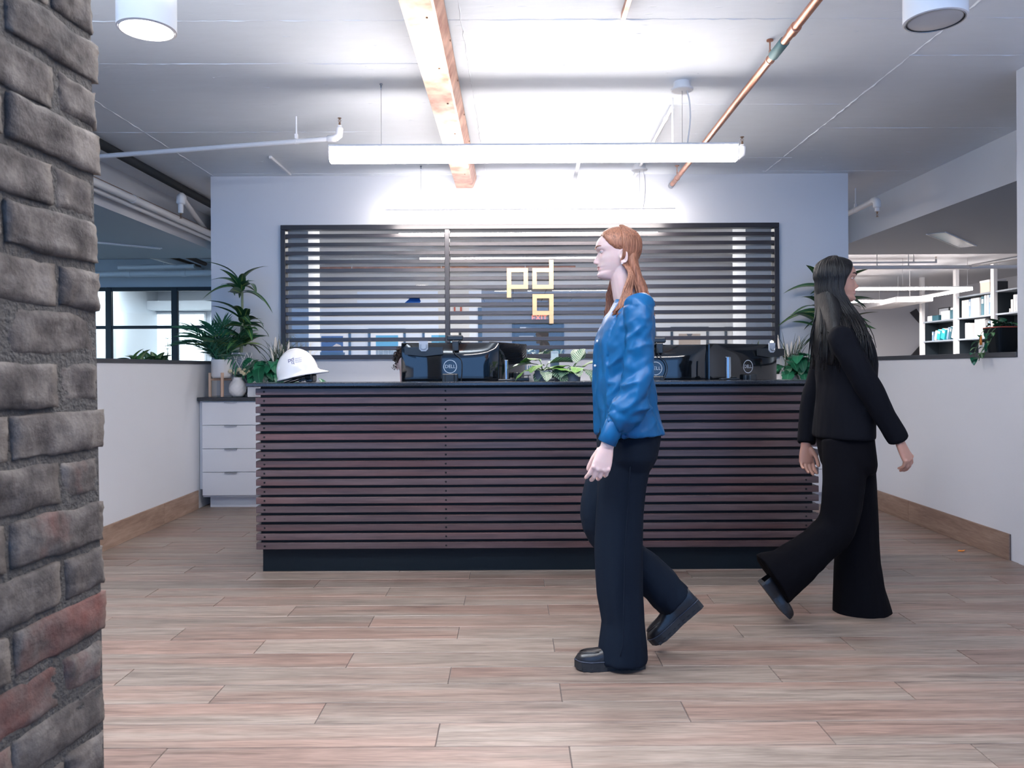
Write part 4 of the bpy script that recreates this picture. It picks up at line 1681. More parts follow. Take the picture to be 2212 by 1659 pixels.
# ring of linear lamps
ring = thing('ring_pendant', 'glowing rectangle of linear lamps hung in the library at right', 'pendant lamp', (5.3, 13.5, 2.36))
for a, c in ((P(1760, 622, 12.35), P(2103, 622, 12.35)), (P(1780, 648, 14.7), P(1945, 648, 14.7)), (P(2100, 624, 12.4), P(1946, 648, 14.7))):
    for nm, mt_, z0, z1, wd in (('lens', M['lens_far'], -0.018, 0.018, 0.03), ('housing', M['white'], 0.0185, 0.035, 0.033)):
        d = (c - a)
        L_ = Vector((d.x, d.y, 0)).length
        Mt = Matrix.Translation((a.x, a.y, 2.39)) @ Matrix.Rotation(math.atan2(d.y, d.x), 4, 'Z')
        m_ = MB()
        m_.bbox((0.03, -wd, z0), (L_ - 0.03, wd, z1), 0.004, M=Mt)
        m_.build(nm, mt_, ring)
m_ = MB()
for q in (P(1950, 620, 12.35), P(2090, 620, 12.35), P(1940, 648, 14.7)):
    m_.tube([(q.x, q.y, 2.44), (q.x, q.y, ZC)], 0.004, 6)
m_.build('cables', M['white'], ring, kind='stuff')
# bookcases against the side wall
posts = [shelf_Y(x) for x in (1993, 2066.5, 2148.5, 2250)]
SH = [CAMH + (793 - y) / F * shelf_Y(x) for x, y in ((2060, 772), (2064, 730.5), (2064, 687), (2072, 637.5))]
SH[0] = 1.27
zsh = [0.9, 1.27, 1.64, 2.01, 2.385]
cases = []
labs = ('dark open bookcase at right holding leaning teal books, farthest of the row', 'dark open bookcase at right holding upright white binders, middle of the row', 'dark open bookcase at the right edge, nearest of the row')
for i in range(3):
    ya, yb = posts[i + 1], posts[i]
    t = thing('bookcase', labs[i], 'bookcase', (XS + 0.15, (ya + yb) / 2, 0))
    cases.append((t, ya, yb))
    hi_ = 4 if i else 3
    m_ = MB()
    m_.box((XS + 0.30, ya + 0.045, 0.0), (XS + 0.32, yb - 0.045, zsh[hi_]))
    m_.build('back_panel', M['shelf'], t)
    for k in range(hi_ + 1):
        m_ = MB()
        m_.bbox((XS - 0.005, ya + 0.045, zsh[k] - 0.028), (XS + 0.299, yb - 0.045, zsh[k]), 0.002)
        m_.build('shelf', M['shelf_edge'], t)
    for yy in (ya + 0.001, yb - 0.044):
        m_ = MB()
        m_.box((XS + 0.031, yy, 0.0), (XS + 0.30, yy + 0.043, zsh[hi_]))
        m_.build('side_panel', M['shelf'], t)
for i in range(4):
    m_ = MB()
    m_.bbox((XS - 0.035, posts[i] - 0.042, 0), (XS + 0.03, posts[i] + 0.042, ZC - 0.001), 0.003)
    tag(m_.build('shelf_post', M['white']), ('white full-height post at the far end of the bookcases', 'white full-height post between the far and middle bookcases', 'white full-height post between the middle and nearest bookcases', 'white post at the near end of the bookcases')[i], 'post')


def book(label, case, shelf, pf0, pf1, h, m, group, lean=0.0, dep=0.22, name='book', cat='book'):
    """book standing on a shelf between photo columns pf0 and pf1; the spine faces the hall (-X)"""
    t_, ya, yb = cases[case]
    y1, y0 = shelf_Y(pf0), shelf_Y(pf1)
    wd = max(0.012, (y1 - y0 - 0.002) * (0.9 if lean else 1))
    z = zsh[shelf] + 0.0005
    Mt = Matrix.Translation((XS + 0.03, y0 + 0.001, z)) @ Matrix.Rotation(lean, 4, 'X')
    t = thing(name, label, cat, (XS + 0.03, (y0 + y1) / 2, z), 0, group)
    if lean:
        # keep the lower corner on the shelf
        Mt = Matrix.Translation((XS + 0.03, y0 + 0.001, z + (wd * math.sin(-lean) if lean < 0 else 0))) @ Matrix.Rotation(lean, 4, 'X')
    m_ = MB()
    m_.bbox((0, 0, 0), (dep, wd, h), 0.002, M=Mt)
    m_.build('cover', m, t)
    m_ = MB()
    m_.bbox((0.006, 0.003, 0.004), (dep - 0.01, wd - 0.003, h + 0.0004), 0.001, M=Mt)
    m_.build('pages', M['paper'], t)
    m_ = MB()
    m_.bbox((-0.0012, wd * 0.2, h * 0.62), (0.001, wd * 0.8, h * 0.85), 0.0004, M=Mt)
    m_.build('spine_label', M['print_white'] if m in (M['teal'], M['darkteal'], M['bluegrey']) else M['grey_plastic'], t)
    return t


# shelf contents, columns measured in the photograph
g1 = 'leaning books on the teal shelf'
for j, (a, c, h, mm, lab) in enumerate(((2010, 2013.5, 0.17, 'bluegrey', 'thin grey book, first from the left on the shelf of teal books'), (2014, 2018, 0.18, 'paper', 'white book leaning, second on the shelf of teal books'),
                                        (2019, 2026, 0.185, 'teal', 'bright teal book leaning, left one of the teal pair'), (2027, 2036, 0.19, 'teal', 'bright teal book leaning, right one of the teal pair'),
                                        (2040, 2044, 0.22, 'bluegrey', 'blue-grey book leaning right of the teal pair'), (2045, 2049, 0.235, 'darkteal', 'dark thin book leaning right of the teal pair'),
                                        (2050, 2059, 0.285, 'paper', 'tall white book leaning at the right end of the teal shelf'))):
    book(lab, 0, 2, a, c, h, M[mm], g1, lean=0.30 if j else 0.0)
g2 = 'white binders on the upper middle shelf'
for j, (a, c, h, mm) in enumerate(((2074.5, 2079, 0.30, 'paper'), (2080, 2084, 0.30, 'white'), (2085, 2089, 0.30, 'paper'), (2090, 2093.5, 0.305, 'bluegrey'), (2094, 2112, 0.31, 'white'), (2116, 2122.5, 0.32, 'darkteal'), (2123, 2127, 0.33, 'white'), (2129.5, 2132.5, 0.33, 'print_white'), (2133.5, 2137, 0.33, 'bluegrey'), (2138, 2141, 0.33, 'print_white'))):
    book(('first', 'second', 'third', 'fourth', 'fifth and widest', 'sixth and darkest', 'seventh', 'eighth', 'ninth', 'last')[j] + ' binder from the left on the upper shelf of the middle bookcase', 1, 3, a, c, h, M[mm], g2, name='binder', cat='binder')
g3 = 'magazines and books on the lower middle shelf'
for j, (a, c, h, mm, ln) in enumerate(((2081.5, 2085, 0.27, 'print_white', 0), (2086.5, 2090, 0.265, 'paper', 0.06), (2102, 2107, 0.31, 'print_white', 0), (2107.6, 2112, 0.31, 'paper', 0), (2112.6, 2117, 0.31, 'print_white', 0), (2117.6, 2124, 0.31, 'paper', 0), (2131, 2135, 0.26, 'bluegrey', 0))):
    book(('first', 'second, tilted', 'third', 'fourth', 'fifth', 'sixth', 'seventh, blue')[j] + ' volume from the left on the lower shelf of the middle bookcase', 1, 2, a, c, h, M[mm], g3, lean=ln)
g4 = 'binders in the nearest bookcase'
for j, (a, c, h, mm) in enumerate(((2176.5, 2179, 0.06, 'paper'), (2180, 2184.5, 0.20, 'paper'), (2185.5, 2191, 0.27, 'white'), (2191.7, 2194.5, 0.27, 'print_white'), (2195.5, 2199, 0.26, 'darkteal'))):
    book(('small white box first', 'short white binder second', 'tall white binder third', 'pale binder fourth', 'dark binder last') + () and ('small white stub, first', 'short white binder, second', 'tall white binder, third', 'pale binder, fourth', 'dark binder, last')[j] + ' from the left in the nearest bookcase', 2, 3, a, c, h, M[mm], g4, name='binder', cat='binder')


def box_on(label, case, shelf, pf0, pf1, h, m, name='storage_box', cat='box', dep=0.26, dz=0.0, lid=None, group=None):
    y1, y0 = shelf_Y(pf0), shelf_Y(pf1)
    z = zsh[shelf] + 0.0005 + dz
    t = thing(name, label, cat, (XS + 0.02, (y0 + y1) / 2, z), 0, group)
    m_ = MB()
    m_.bbox((XS + 0.02, y0, z), (XS + 0.02 + dep, y1, z + h), 0.004)
    m_.build('body', m, t)
    if lid:
        m_ = MB()
        m_.bbox((XS + 0.012, y0 - 0.006, z + h - 0.03), (XS + 0.028 + dep, y1 + 0.006, z + h + 0.006), 0.004)
        m_.build('lid', lid, t)
    return t


box_on('small white box on top of the far bookcase, left of its dark neighbour', 0, 3, 2001.5, 2011, 0.10, M['print_white'])
box_on('low dark teal box on top of the far bookcase beside the small white box', 0, 3, 2012, 2025, 0.10, M['darkteal'])
box_on('larger white box on top of the far bookcase', 0, 3, 2031.5, 2049, 0.15, M['paper'], lid=M['print_white'])
box_on('dark teal file box at the right end of the far bookcase top', 0, 3, 2050, 2061, 0.16, M['darkteal'])
box_on('flat white box lying on the dark teal file box', 0, 3, 2051, 2061, 0.035, M['paper'], dz=0.162)
box_on('beige lidded carton on top of the middle bookcase', 1, 4, 2115.5, 2136.5, 0.20, M['carton'], lid=M['paper'])
box_on('dark round-backed file beside the beige carton', 1, 4, 2138, 2142, 0.17, M['ledge'], name='file_box')
box_on('stack of white papers lying low in the middle bookcase', 1, 1, 2078, 2108, 0.05, M['print_white'], name='paper_stack', cat='papers')
box_on('low white papers with a teal sheet in the far bookcase', 0, 1, 2027, 2046, 0.035, M['paper'], name='paper_stack', cat='papers')
# small framed board on the far bookcase
y1, y0 = shelf_Y(1995.5), shelf_Y(2018.5)
t = thing('framed_board', 'small white board in a dark frame standing on the far bookcase', 'board', (XS + 0.27, (y0 + y1) / 2, zsh[3] + 0.105))
m_ = MB()
m_.bbox((XS + 0.285, y0, zsh[3] + 0.10), (XS + 0.31, y1, zsh[3] + 0.26), 0.003)
m_.build('frame', M['ledge'], t)
m_ = MB()
m_.box((XS + 0.282, y0 + 0.03, zsh[3] + 0.118), (XS + 0.2849, y1 - 0.03, zsh[3] + 0.242))
m_.build('panel', M['print_white'], t)
m_ = MB()
m_.box((XS + 0.283, y0 + 0.1, zsh[3] + 0.0005), (XS + 0.31, y1 - 0.1, zsh[3] + 0.0995))
m_.build('foot', M['ledge'], t)
# dark shapes of a big wall graphic beyond
for nm, lab, poly in (('wall_panel', 'dark slanted panel on the far library wall, upper one', [(1966, 675), (1979, 667), (1998, 697), (1998, 712)]),
                      ('wall_panel', 'dark triangular panel on the far library wall, lower one', [(1957, 780), (1998, 735), (1998, 780)])):
    pts = [P(x, y, 17.88) for x, y in poly]
    m_ = MB()
    k = len(pts)
    m_.add([(p.x, 17.86, p.z) for p in pts] + [(p.x, 17.899, p.z) for p in pts], [tuple(range(k)), tuple(range(k, 2 * k))[::-1]] + [(i, k + i, k + (i + 1) % k, (i + 1) % k) for i in range(k)])
    tag(m_.build(nm, M['ledge']), lab, 'panel')
# white bulkhead duct and pipes under the library ceiling
m_ = MB()
pts = [(P(1888, 676, 16.5), P(1975, 651, 13.2))]
A_, B_ = P(1893, 668, 16.5), P(1975, 652, 13.6)
D_ = B_ - A_
m_.bbox((0, -0.3, 0), (D_.length, 0.3, 0.10), 0.01, M=Matrix.Translation(A_) @ D_.to_track_quat('X', 'Z').to_matrix().to_4x4())
t = thing('ceiling_duct', 'broad white flat duct under the library ceiling behind the lamps', 'duct', tuple(A_))
m_.build('casing', M['white'], t)
m_ = MB()
for f in (0.1, 0.9):
    q = A_.lerp(B_, f)
    m_.tube([(q.x, q.y, q.z + 0.09), (q.x, q.y, ZC)], 0.006, 6)
m_.build('hangers', M['white'], t, kind='stuff')
pl = 9.75
pipe('thick grey pipe level across the top of the library opening at right', 'white_pipe', P(1835, 578, pl), P(2260, 576, pl), 0.024, M['white'], clamps=(0.14, 0.30), couplings=(0.62,))
pipe('thin grey pipe above the thick one over the library opening', 'white_pipe', P(1835, 567.5, pl + 0.2), P(2020, 566.5, pl + 0.2), 0.012, M['white'], clamps=(0.75,))
a, c = P(2100, 574, pl), P(2230, 551, 7.6)
pipe('slanting white pipe joining the thick grey pipe above the bookshelves', 'white_pipe', a, c, 0.019, M['white'])
m_ = MB()
q = P(2022, 565, pl + 0.2)
sprinkler(m_, (q.x, q.y, q.z + 0.015), 1)
t = thing('ceiling_sprinkler', 'small brass sprinkler head above the grey pipes at right', 'sprinkler', tuple(q))
m_.build('head', M['brass'], t)
m_ = MB()
m_.tube([(q.x, q.y, q.z - 0.02), (q.x, q.y, q.z + 0.03)], 0.012, 10)
m_.build('riser', M['white'], t)
# vertical joints of the grey bulkhead over the opening are left to the paint

# trailing plant in a dark pot on the right ledge
Yp = 4.78
c0 = Vector((XR + 0.065, Yp, 1.2355))
t = thing('trailing_plant', 'trailing green vine in a dark square pot on the right ledge', 'plant', tuple(c0))
m_ = MB()
m_.rings([(c0.x, c0.y, c0.z, 0.060, 0.06), (c0.x, c0.y, c0.z + 0.15, 0.085, 0.085), (c0.x, c0.y, c0.z + 0.15, 0.078, 0.078), (c0.x, c0.y, c0.z + 0.135, 0.075, 0.075)], 24, p=6)
m_.build('pot', M['black'], t)
m_ = MB()
m_.rings([(c0.x, c0.y, c0.z + 0.1505, 0.084, 0.084), (c0.x, c0.y, c0.z + 0.156, 0.084, 0.084)], 24, p=6)
m_.build('rim', M['red'], t)
m_ = MB()
m_.rings([(c0.x, c0.y, c0.z + 0.15, 0.07, 0.07), (c0.x, c0.y, c0.z + 0.158, 0.07, 0.07)], 20, p=6)
m_.build('soil', M['soil'], t)
vl = leaf_mesh(0.062, 0.05, 0.5, 0.25, base=0.3, m='monstera')
vl2 = leaf_mesh(0.058, 0.046, 0.5, 0.25, base=0.3, m='far_leaf')
rg = random.Random(4)
for i in range(26):
    put_leaf(rg.choice((vl, vl, vl2)), t, c0 + Vector((rg.uniform(-.07, .06), rg.uniform(-.07, .07), rg.uniform(0.155, 0.19))), rg.uniform(0, 2 * PI), rg.uniform(-0.1, 0.9), rg.uniform(0.7, 1.1))
m_ = MB()
for vine in ([(-0.06, -0.02, 0.16), (-0.105, -0.03, 0.13), (-0.11, -0.02, 0.06), (-0.12, 0.02, -0.0), (-0.115, 0.05, -0.05)],
             [(-0.05, -0.06, 0.16), (-0.10, -0.065, 0.13), (-0.10, -0.05, 0.08), (-0.115, -0.03, 0.03), (-0.12, -0.0, -0.02)],
             [(-0.06, 0.03, 0.16), (-0.1, 0.05, 0.12), (-0.105, 0.07, 0.06), (-0.12, 0.09, 0.0), (-0.12, 0.09, -0.04)]):
    pts = spline([c0 + Vector(p) for p in vine], 14)
    m_.tube(pts, 0.0022, 5)
    for i in range(4, 14, 2):
        put_leaf(rg.choice((vl, vl2)), t, pts[i], rg.uniform(PI * 0.6, PI * 1.5), rg.uniform(-0.9, 0.3), rg.uniform(0.55, 0.95))
m_.build('vine', M['stem'], t)
m_ = MB()
q = P(2158, 752, 4.86)
m_.bbox((XR - 0.016, q.y - 0.03, 1.232), (XR - 0.0145, q.y + 0.03, 1.30), 0.0005)
t2 = thing('plant_tag', 'white card with an orange clip hanging among the vines on the right ledge', 'tag', (XR - 0.015, q.y, 1.232))
m_.build('card', M['paper'], t2)
m_ = MB()
m_.bbox((XR - 0.021, q.y - 0.01, 1.285), (XR - 0.0165, q.y + 0.012, 1.345), 0.001)
m_.build('clip', M['orange'], t2)
# ------------------------------------------------------------------ things on and behind the desk
CT = 1.0782          # top of the desk counter
WS = 0.7352          # top of the lower work surface
# hard hat
hy = 4.50
hc = P(648, 800, hy)
HRX, HRY, HRZ = 0.118, 0.108, 0.135
tilt = math.radians(-13)
hat = thing('hard_hat', 'white hard hat with a small printed monogram, tipped up on its straps on the desk', 'hard hat', (hc.x, hy, CT))
HB = P(643, 804.3, hy)
HM = Matrix.Translation((HB.x, hy, HB.z)) @ Matrix.Rotation(tilt, 4, 'Y')
m_ = MB()
prof = []
n, kz = 40, 16
vs, fs = [], []
def hat_pt(th, ph, off=0.0):
    c, s_ = math.cos(ph), math.sin(ph)
    ridge = 0.006 * math.exp(-(math.sin(th) / 0.22) ** 2) * (1 if True else 0)
    return Vector(((HRX + off) * c * math.cos(th), (HRY + off) * c * math.sin(th), (HRZ + off) * s_ + ridge * s_))
for i in range(kz + 1):
    ph = PI / 2 * i / kz
    for j in range(n):
        vs.append(HM @ hat_pt(2 * PI * j / n, ph))
for i in range(kz):
    for j in range(n):
        j2 = (j + 1) % n
        fs.append((i * n + j, i * n + j2, (i + 1) * n + j2, (i + 1) * n + j))
# lower band flaring to a short rim, long at the front (+X)
base = len(vs)
for k, (ro, z) in enumerate(((0.000, -0.012), (0.004, -0.020), (0.008, -0.024), (0.006, -0.028))):
    for j in range(n):
        th = 2 * PI * j / n
        fr = max(0.0, math.cos(th)) ** 3
        ext = ro * (1 + 0.2 * abs(math.sin(th))) + (fr * 0.052 if k >= 1 else fr * 0.012) * (1 if k != 3 else 0.97)
        dz = -0.012 * fr if k else 0
        vs.append(HM @ Vector(((HRX + ext) * math.cos(th), (HRY + ro) * math.sin(th), z + dz)))
for k in range(4):
    a0 = 0 if k == 0 else base + (k - 1) * n
    b0 = base + k * n
    for j in range(n):
        j2 = (j + 1) % n
        fs.append((b0 + j, b0 + j2, a0 + j2, a0 + j))
m_.add(vs, fs)
m_.build('shell', M['hat'], hat, smooth=True, angle=60)
# suspension straps and ratchet
m_ = MB()
strap = []
for j in range(25):
    th = 2 * PI * j / 24
    strap.append(HM @ Vector((0.096 * math.cos(th) - 0.004, 0.084 * math.sin(th), -0.040 + 0.006 * math.cos(th))))
m_.tube(strap, [(0.002, 0.010)] * 25, 8, cap=False)
m_.build('head_band', M['plastic'], hat, smooth=True)
m_ = MB()
q = P(672, 814, hy)
m_.bbox((q.x - 0.022, hy - 0.045, CT + 0.002), (q.x + 0.022, hy + 0.045, q.z + 0.012), 0.006)
for k in range(4):
    m_.bbox((q.x - 0.06 + k * 0.012, hy - 0.05, CT + 0.004 + 0.004 * k), (q.x - 0.045 + k * 0.016, hy - 0.03, CT + 0.020 + 0.004 * k), 0.003)
m_.tube([(q.x - 0.02, hy - 0.046, q.z), (q.x + 0.015, hy - 0.052, q.z)], 0.014, 12)
m_.build('ratchet', M['plastic'], hat, smooth=True, angle=30)
m_ = MB()
for s_ in (-1, 1):
    m_.tube(spline([HM @ Vector((-0.06, s_ * 0.078, -0.02)), HM @ Vector((-0.02, s_ * 0.082, -0.032)), Vector((q.x - 0.03, hy + s_ * 0.045, CT + 0.02)), Vector((q.x, hy + s_ * 0.04, CT + 0.012))], 8), (0.002, 0.007), 6)
m_.build('strap', M['plastic'], hat, smooth=True)


def on_hat(vs, th0, z0):
    out = []
    for x, y, z in vs:
        ph = math.asin(max(-1, min(1, (z0 + y) / HRZ)))
        th = th0 + x / (HRY * math.cos(ph))
        p = hat_pt(th, ph, 0.0006 + z)
        out.append(HM @ p)
    return out


m_ = MB()
st, bw = 0.0028, 0.0135
for bx, by, sx_, sa, sb in ((-0.0175, 0.002, 0, -0.004, 0.002), (-0.0015, 0.002, 1, 0.0155, 0.0205), (-0.0015, -0.0155, 1, -0.0205, -0.0155)):
    for (x0, y0, x1, y1) in ((bx, by, bx + bw, by + st), (bx, by + bw - st, bx + bw, by + bw), (bx, by + st, bx + st, by + bw - st), (bx + bw - st, by + st, bx + bw, by + bw - st),
                             ((bx + bw - st) if sx_ else bx, sa, (bx + bw) if sx_ else bx + st, sb)):
        m_.add(on_hat([(x0, y0, 0), (x1, y0, 0), (x1, y1, 0), (x0, y1, 0)], -PI / 2 + 0.06, 0.062), [(0, 1, 2, 3)])
m_.build('monogram', M['print_navy'], hat)
m_ = MB()
for i, wd in enumerate(('PENNEY', 'DESIGN', 'GROUP')):
    vs, fs = text_mb(wd, 0.0085, 0, 1.25)
    x0 = min(v[0] for v in vs)
    m_.add(on_hat([(x - x0 + 0.018, y + 0.0095 - 0.0105 * i, 0) for x, y, z in vs], -PI / 2 + 0.06, 0.062), fs)
m_.build('lettering', M['print_navy'], hat)

# monitors
vsD, fsD = text_mb('DELL', 0.030, 0.0)
xs_ = [v[0] for v in vsD]
def monitor(label, px, py_top, Y, wd, yaw, ht=0.36, logo=True, webcam=None, tag_=None, group=None, curved=0.0, logo_z=0.0):
    """flat display seen from behind; px = its centre column, yaw turns it about the vertical"""
    c = P(px, py_top, Y)
    t = thing('monitor', label, 'monitor', (c.x, Y, WS), yaw, group)
    zt = c.z - WS
    zb = zt - ht
    m_ = MB()
    m_.bbox((-wd / 2, -0.012, zb), (wd / 2, 0.020, zt), 0.005)
    m_.build('bezel', M['gloss_black'], t, local=True)
    # bulged glossy back shell
    nx, nz = 18, 12
    vs, fs = [], []
    for i in range(nz + 1):
        for j in range(nx + 1):
            u, v = j / nx * 2 - 1, i / nz * 2 - 1
            bul = (1 - abs(u) ** 3.0) * (1 - abs(v) ** 3.0)
            vs.append((u * (wd / 2 - 0.006), -0.012 - 0.034 * bul ** 0.7, (zt + zb) / 2 + v * (ht / 2 - 0.006)))
    for i in range(nz):
        for j in range(nx):
            q = i * (nx + 1) + j
            fs.append((q, q + 1, q + nx + 2, q + nx + 1))
    m_ = MB()
    m_.add(vs, fs)
    m_.build('back_shell', M['gloss_black'], t, smooth=True, local=True)
    m_ = MB()
    m_.box((-wd / 2 + 0.015, 0.0201, zb + 0.02), (wd / 2 - 0.015, 0.0215, zt - 0.015))
    m_.build('screen', M['bluegrey'], t, local=True)
    # neck and foot on the work surface
    m_ = MB()
    m_.bbox((-0.03, -0.095, 0.012), (0.03, -0.06, zb + ht * 0.45), 0.006)
    m_.bbox((-0.05, -0.075, zb + ht * 0.3), (0.05, -0.045, zb + ht * 0.45), 0.006)
    m_.bbox((-0.13, -0.15, 0.0), (0.13, 0.05, 0.012), 0.004)
    m_.build('stand', M['plastic'], t, local=True)
    if logo:
        zc_ = (zt + zb) / 2 + logo_z
        m_ = MB()
        m_.add([(x * 1.0, -0.0475, y + zc_) for x, y, z in vsD], fsD)
        vs, fs = [], []
        n = 40
        for j in range(n):
            a = 2 * PI * j / n
            for r_ in (0.0385, 0.0425):
                vs.append((r_ * math.cos(a), -0.0472, zc_ + r_ * math.sin(a)))
        for j in range(n):
            j2 = (j + 1) % n
            fs.append((2 * j, 2 * j + 1, 2 * j2 + 1, 2 * j2))
        m_.add(vs, fs)
        m_.build('logo', M['print_white'], t, local=True)
    if tag_ is not None:
        x = tag_
        m_ = MB()
        m_.prism([(x - 0.12, zt - 0.075), (x, zt - 0.088), (x + 0.12, zt - 0.075), (x + 0.12, zt - 0.030), (x - 0.12, zt - 0.030)], Matrix(((1, 0, 0, 0), (0, 0, -1, -0.045), (0, 1, 0, 0), (0, 0, 0, 1))), 0.012)
        m_.build('hook_bar', M['plastic'], t, local=True)
        m_ = MB()
        pr = [(x - 0.028, zt + 0.008), (x - 0.028, zt - 0.042), (x - 0.014, zt - 0.056), (x + 0.014, zt - 0.056), (x + 0.028, zt - 0.042), (x + 0.028, zt + 0.008)]
        m_.prism(pr, Matrix(((1, 0, 0, 0), (0, 0, -1, -0.058), (0, 1, 0, 0), (0, 0, 0, 1))), 0.006)
        m_.build('clip_plate', M['grey_plastic'], t, local=True)
        m_ = MB()
        m_.tube(spline([(x - 0.017, -0.068, zt - 0.012), (x - 0.017, -0.07, zt - 0.035), (x, -0.07, zt - 0.044), (x + 0.017, -0.07, zt - 0.035), (x + 0.017, -0.068, zt - 0.012)], 14), 0.003, 6)
        m_.build('clip_hook', M['steel'], t, local=True)
    return t, zt, zb


def webcam(label, mon, zt, x, cord_end):
    Mt = wm(mon)
    c = Mt @ Vector((x, -0.005, zt))
    t = thing('webcam', label, 'webcam', tuple(c), mon.rotation_euler.z)
    m_ = MB()
    m_.bbox((-0.052, -0.018, 0.012), (0.052, 0.016, 0.046), 0.007)
    m_.build('body', M['plastic'], t, local=True)
    m_ = MB()
    m_.bbox((-0.018, -0.03, 0.001), (0.03, 0.028, 0.012), 0.003)
    m_.bbox((-0.016, -0.064, -0.055), (0.026, -0.054, 0.008), 0.004)
    m_.build('clamp', M['plastic'], t, local=True)
    m_ = MB()
    e = Vector(cord_end)
    m_.tube(spline([(-0.01, -0.018, 0.015), (-0.008, -0.066, -0.03), (0.0, -0.07, -0.07), (0.04, -0.072, -0.11), (0.045, -0.074, -0.18), e], 22), 0.003, 7)
    m_.build('cable', M['rubber'], t, local=True)
    return t


m1, zt1, zb1 = monitor('glossy black monitor seen from behind with a webcam on top, left of the plants', 973, 740, 4.95, 0.622, 0.02, tag_=-0.165, logo_z=0.027)
webcam('black webcam with a dangling cable clipped on the left monitor', m1, zt1, 0.03, (0.035, -0.076, -0.30))
monitor('black monitor turned nearly edge-on beside the left monitor', 1100, 741, 5.26, 0.60, 1.18, logo=False)
m3, zt3, zb3 = monitor('black monitor partly behind the blue blouse, first of the right pair', 1413, 745, 4.95, 0.66, -0.03, tag_=None, logo_z=0.03)
webcam('dark webcam on top of the monitor behind the blue blouse', m3, zt3, 0.02, (-0.02, -0.076, -0.30))
m4, zt4, zb4 = monitor('black monitor angled away with a badge clip, at the right end of the desk', 1604, 743, 5.06, 0.60, 0.50, tag_=0.20, logo_z=0.033)
# polished posts of the monitor arms standing on the counter
for px, lab, top in ((1094, 'slim steel monitor-arm post on the counter, left of the striped plants', 778), (1573, 'polished steel monitor-arm post on the counter before the right monitors', 771)):
    q = P(px, 823, 4.70)
    t = thing('arm_post', lab, 'post', (q.x, 4.70, CT))
    r_ = 0.017 if px > 1200 else 0.011
    m_ = MB()
    m_.lathe([(r_, 0.010), (r_, P(px, top, 4.70).z - CT - 0.002), (r_ * 0.8, P(px, top, 4.70).z - CT)], (0, 0, 0), 20)
    m_.build('tube', M['chrome'], t, smooth=True, angle=40, local=True)
    m_ = MB()
    m_.bbox((-0.05, -0.02, 0.0), (0.065, 0.025, 0.010), 0.003)
    m_.build('base_clamp', M['plastic'], t, local=True)
    m_ = MB()
    m_.bbox((0.02, -0.018, 0.0101), (0.05, 0.018, 0.017), 0.003)
    m_.build('clamp_knob', M['plastic'], t, local=True)
# tangle of stand parts behind the left monitor's logo
q = P(985, 808, 4.78)
# small tray with clips right of the slim post
q = P(1127, 823, 4.68)
t = thing('desk_tray', 'low black tray on the counter beside the slim steel post', 'tray', (q.x, 4.69, CT))
m_ = MB()
m_.bbox((-0.035, -0.02, 0), (0.045, 0.03, 0.018), 0.003)
m_.build('tray', M['plastic'], t, local=True)
m_ = MB()
m_.tube([(-0.03, 0.028, 0.03), (0.055, 0.028, 0.034)], 0.0025, 6)
m_.tube([(-0.03, 0.028, 0.016), (-0.03, 0.028, 0.032)], 0.0025, 6)
m_.tube([(0.04, 0.028, 0.016), (0.04, 0.028, 0.034)], 0.0025, 6)
m_.build('rail', M['plastic'], t, local=True)

# striped calathea plants in grey pots
cal = [leaf_mesh(0.17, 0.14, d_, f_, base=0.42, n=10, m='calathea', wave=w_, tip=0.8) for d_, f_, w_ in ((0.25, 0.2, 0.03), (0.6, 0.15, 0.05), (0.1, 0.35, 0.03))]
calb = [leaf_mesh(0.17, 0.14, d_, f_, base=0.42, n=10, m='calathea_b', wave=w_, tip=0.8) for d_, f_, w_ in ((0.35, -0.2, 0.03), (0.6, -0.1, 0.05))]
def calathea(label, px, seed, specs):
    rg_ = random.Random(seed)
    q = P(px, 824, 4.60)
    t = thing('potted_calathea', label, 'plant', (q.x, 4.60, CT))
    simple_pot(t, (q.x, 4.60, CT), 0.042, 0.048, 0.062, M['grey_pot'])
    m_ = MB()
    for (tx, ty, az, el, sc_, kind_) in specs:
        tip = P(tx, ty, 4.60 + rg_.uniform(-0.05, 0.04))
        base_ = Vector((q.x + rg_.uniform(-.02, .02), 4.60 + rg_.uniform(-.02, .02), CT + 0.05))
        mid = base_.lerp(tip, 0.55) + Vector((0, 0, 0.015))
        m_.tube(spline([base_, mid, tip], 8), 0.0025, 6)
        put_leaf(rg_.choice(cal if kind_ else calb), t, tip, az, el, sc_, rg_.uniform(-0.2, 0.2))
    m_.build('stems', M['stem'], t)


calathea('striped green and white leafy plant in a grey pot, left one on the counter', 1172, 2, (
    (1152, 786, PI * 0.98, -0.05, 0.95, 1), (1148, 797, PI * 1.05, -0.15, 0.75, 0), (1165, 778, PI * 0.75, 0.35, 0.85, 0), (1178, 796, PI * 1.25, -0.35, 0.7, 1),
    (1190, 795, -0.3, 0.1, 0.9, 0), (1185, 785, 0.35, 0.12, 0.95, 1), (1176, 802, -1.4, -0.4, 0.6, 1), (1196, 802, -0.9, -0.4, 0.75, 1), (1170, 790, -2.2, 0.2, 0.7, 0)))
calathea('striped green leafy plant in a grey pot beside the blue blouse', 1238, 5, (
    (1222, 790, PI * 1.02, 0.1, 0.8, 0), (1226, 796, PI * 1.2, -0.25, 0.75, 1), (1246, 784, 0.9, 0.9, 0.7, 1), (1250, 780, 1.6, 1.1, 0.75, 1), (1256, 792, 0.2, 0.6, 0.8, 0),
    (1258, 800, -0.2, -0.3, 0.8, 1), (1240, 800, -1.3, -0.3, 0.6, 1), (1262, 800, -0.8, -0.3, 0.65, 1), (1230, 800, -2.2, -0.2, 0.6, 1), (1248, 796, -1.7, 0.3, 0.65, 0)))
q = P(1212, 824, 4.62)
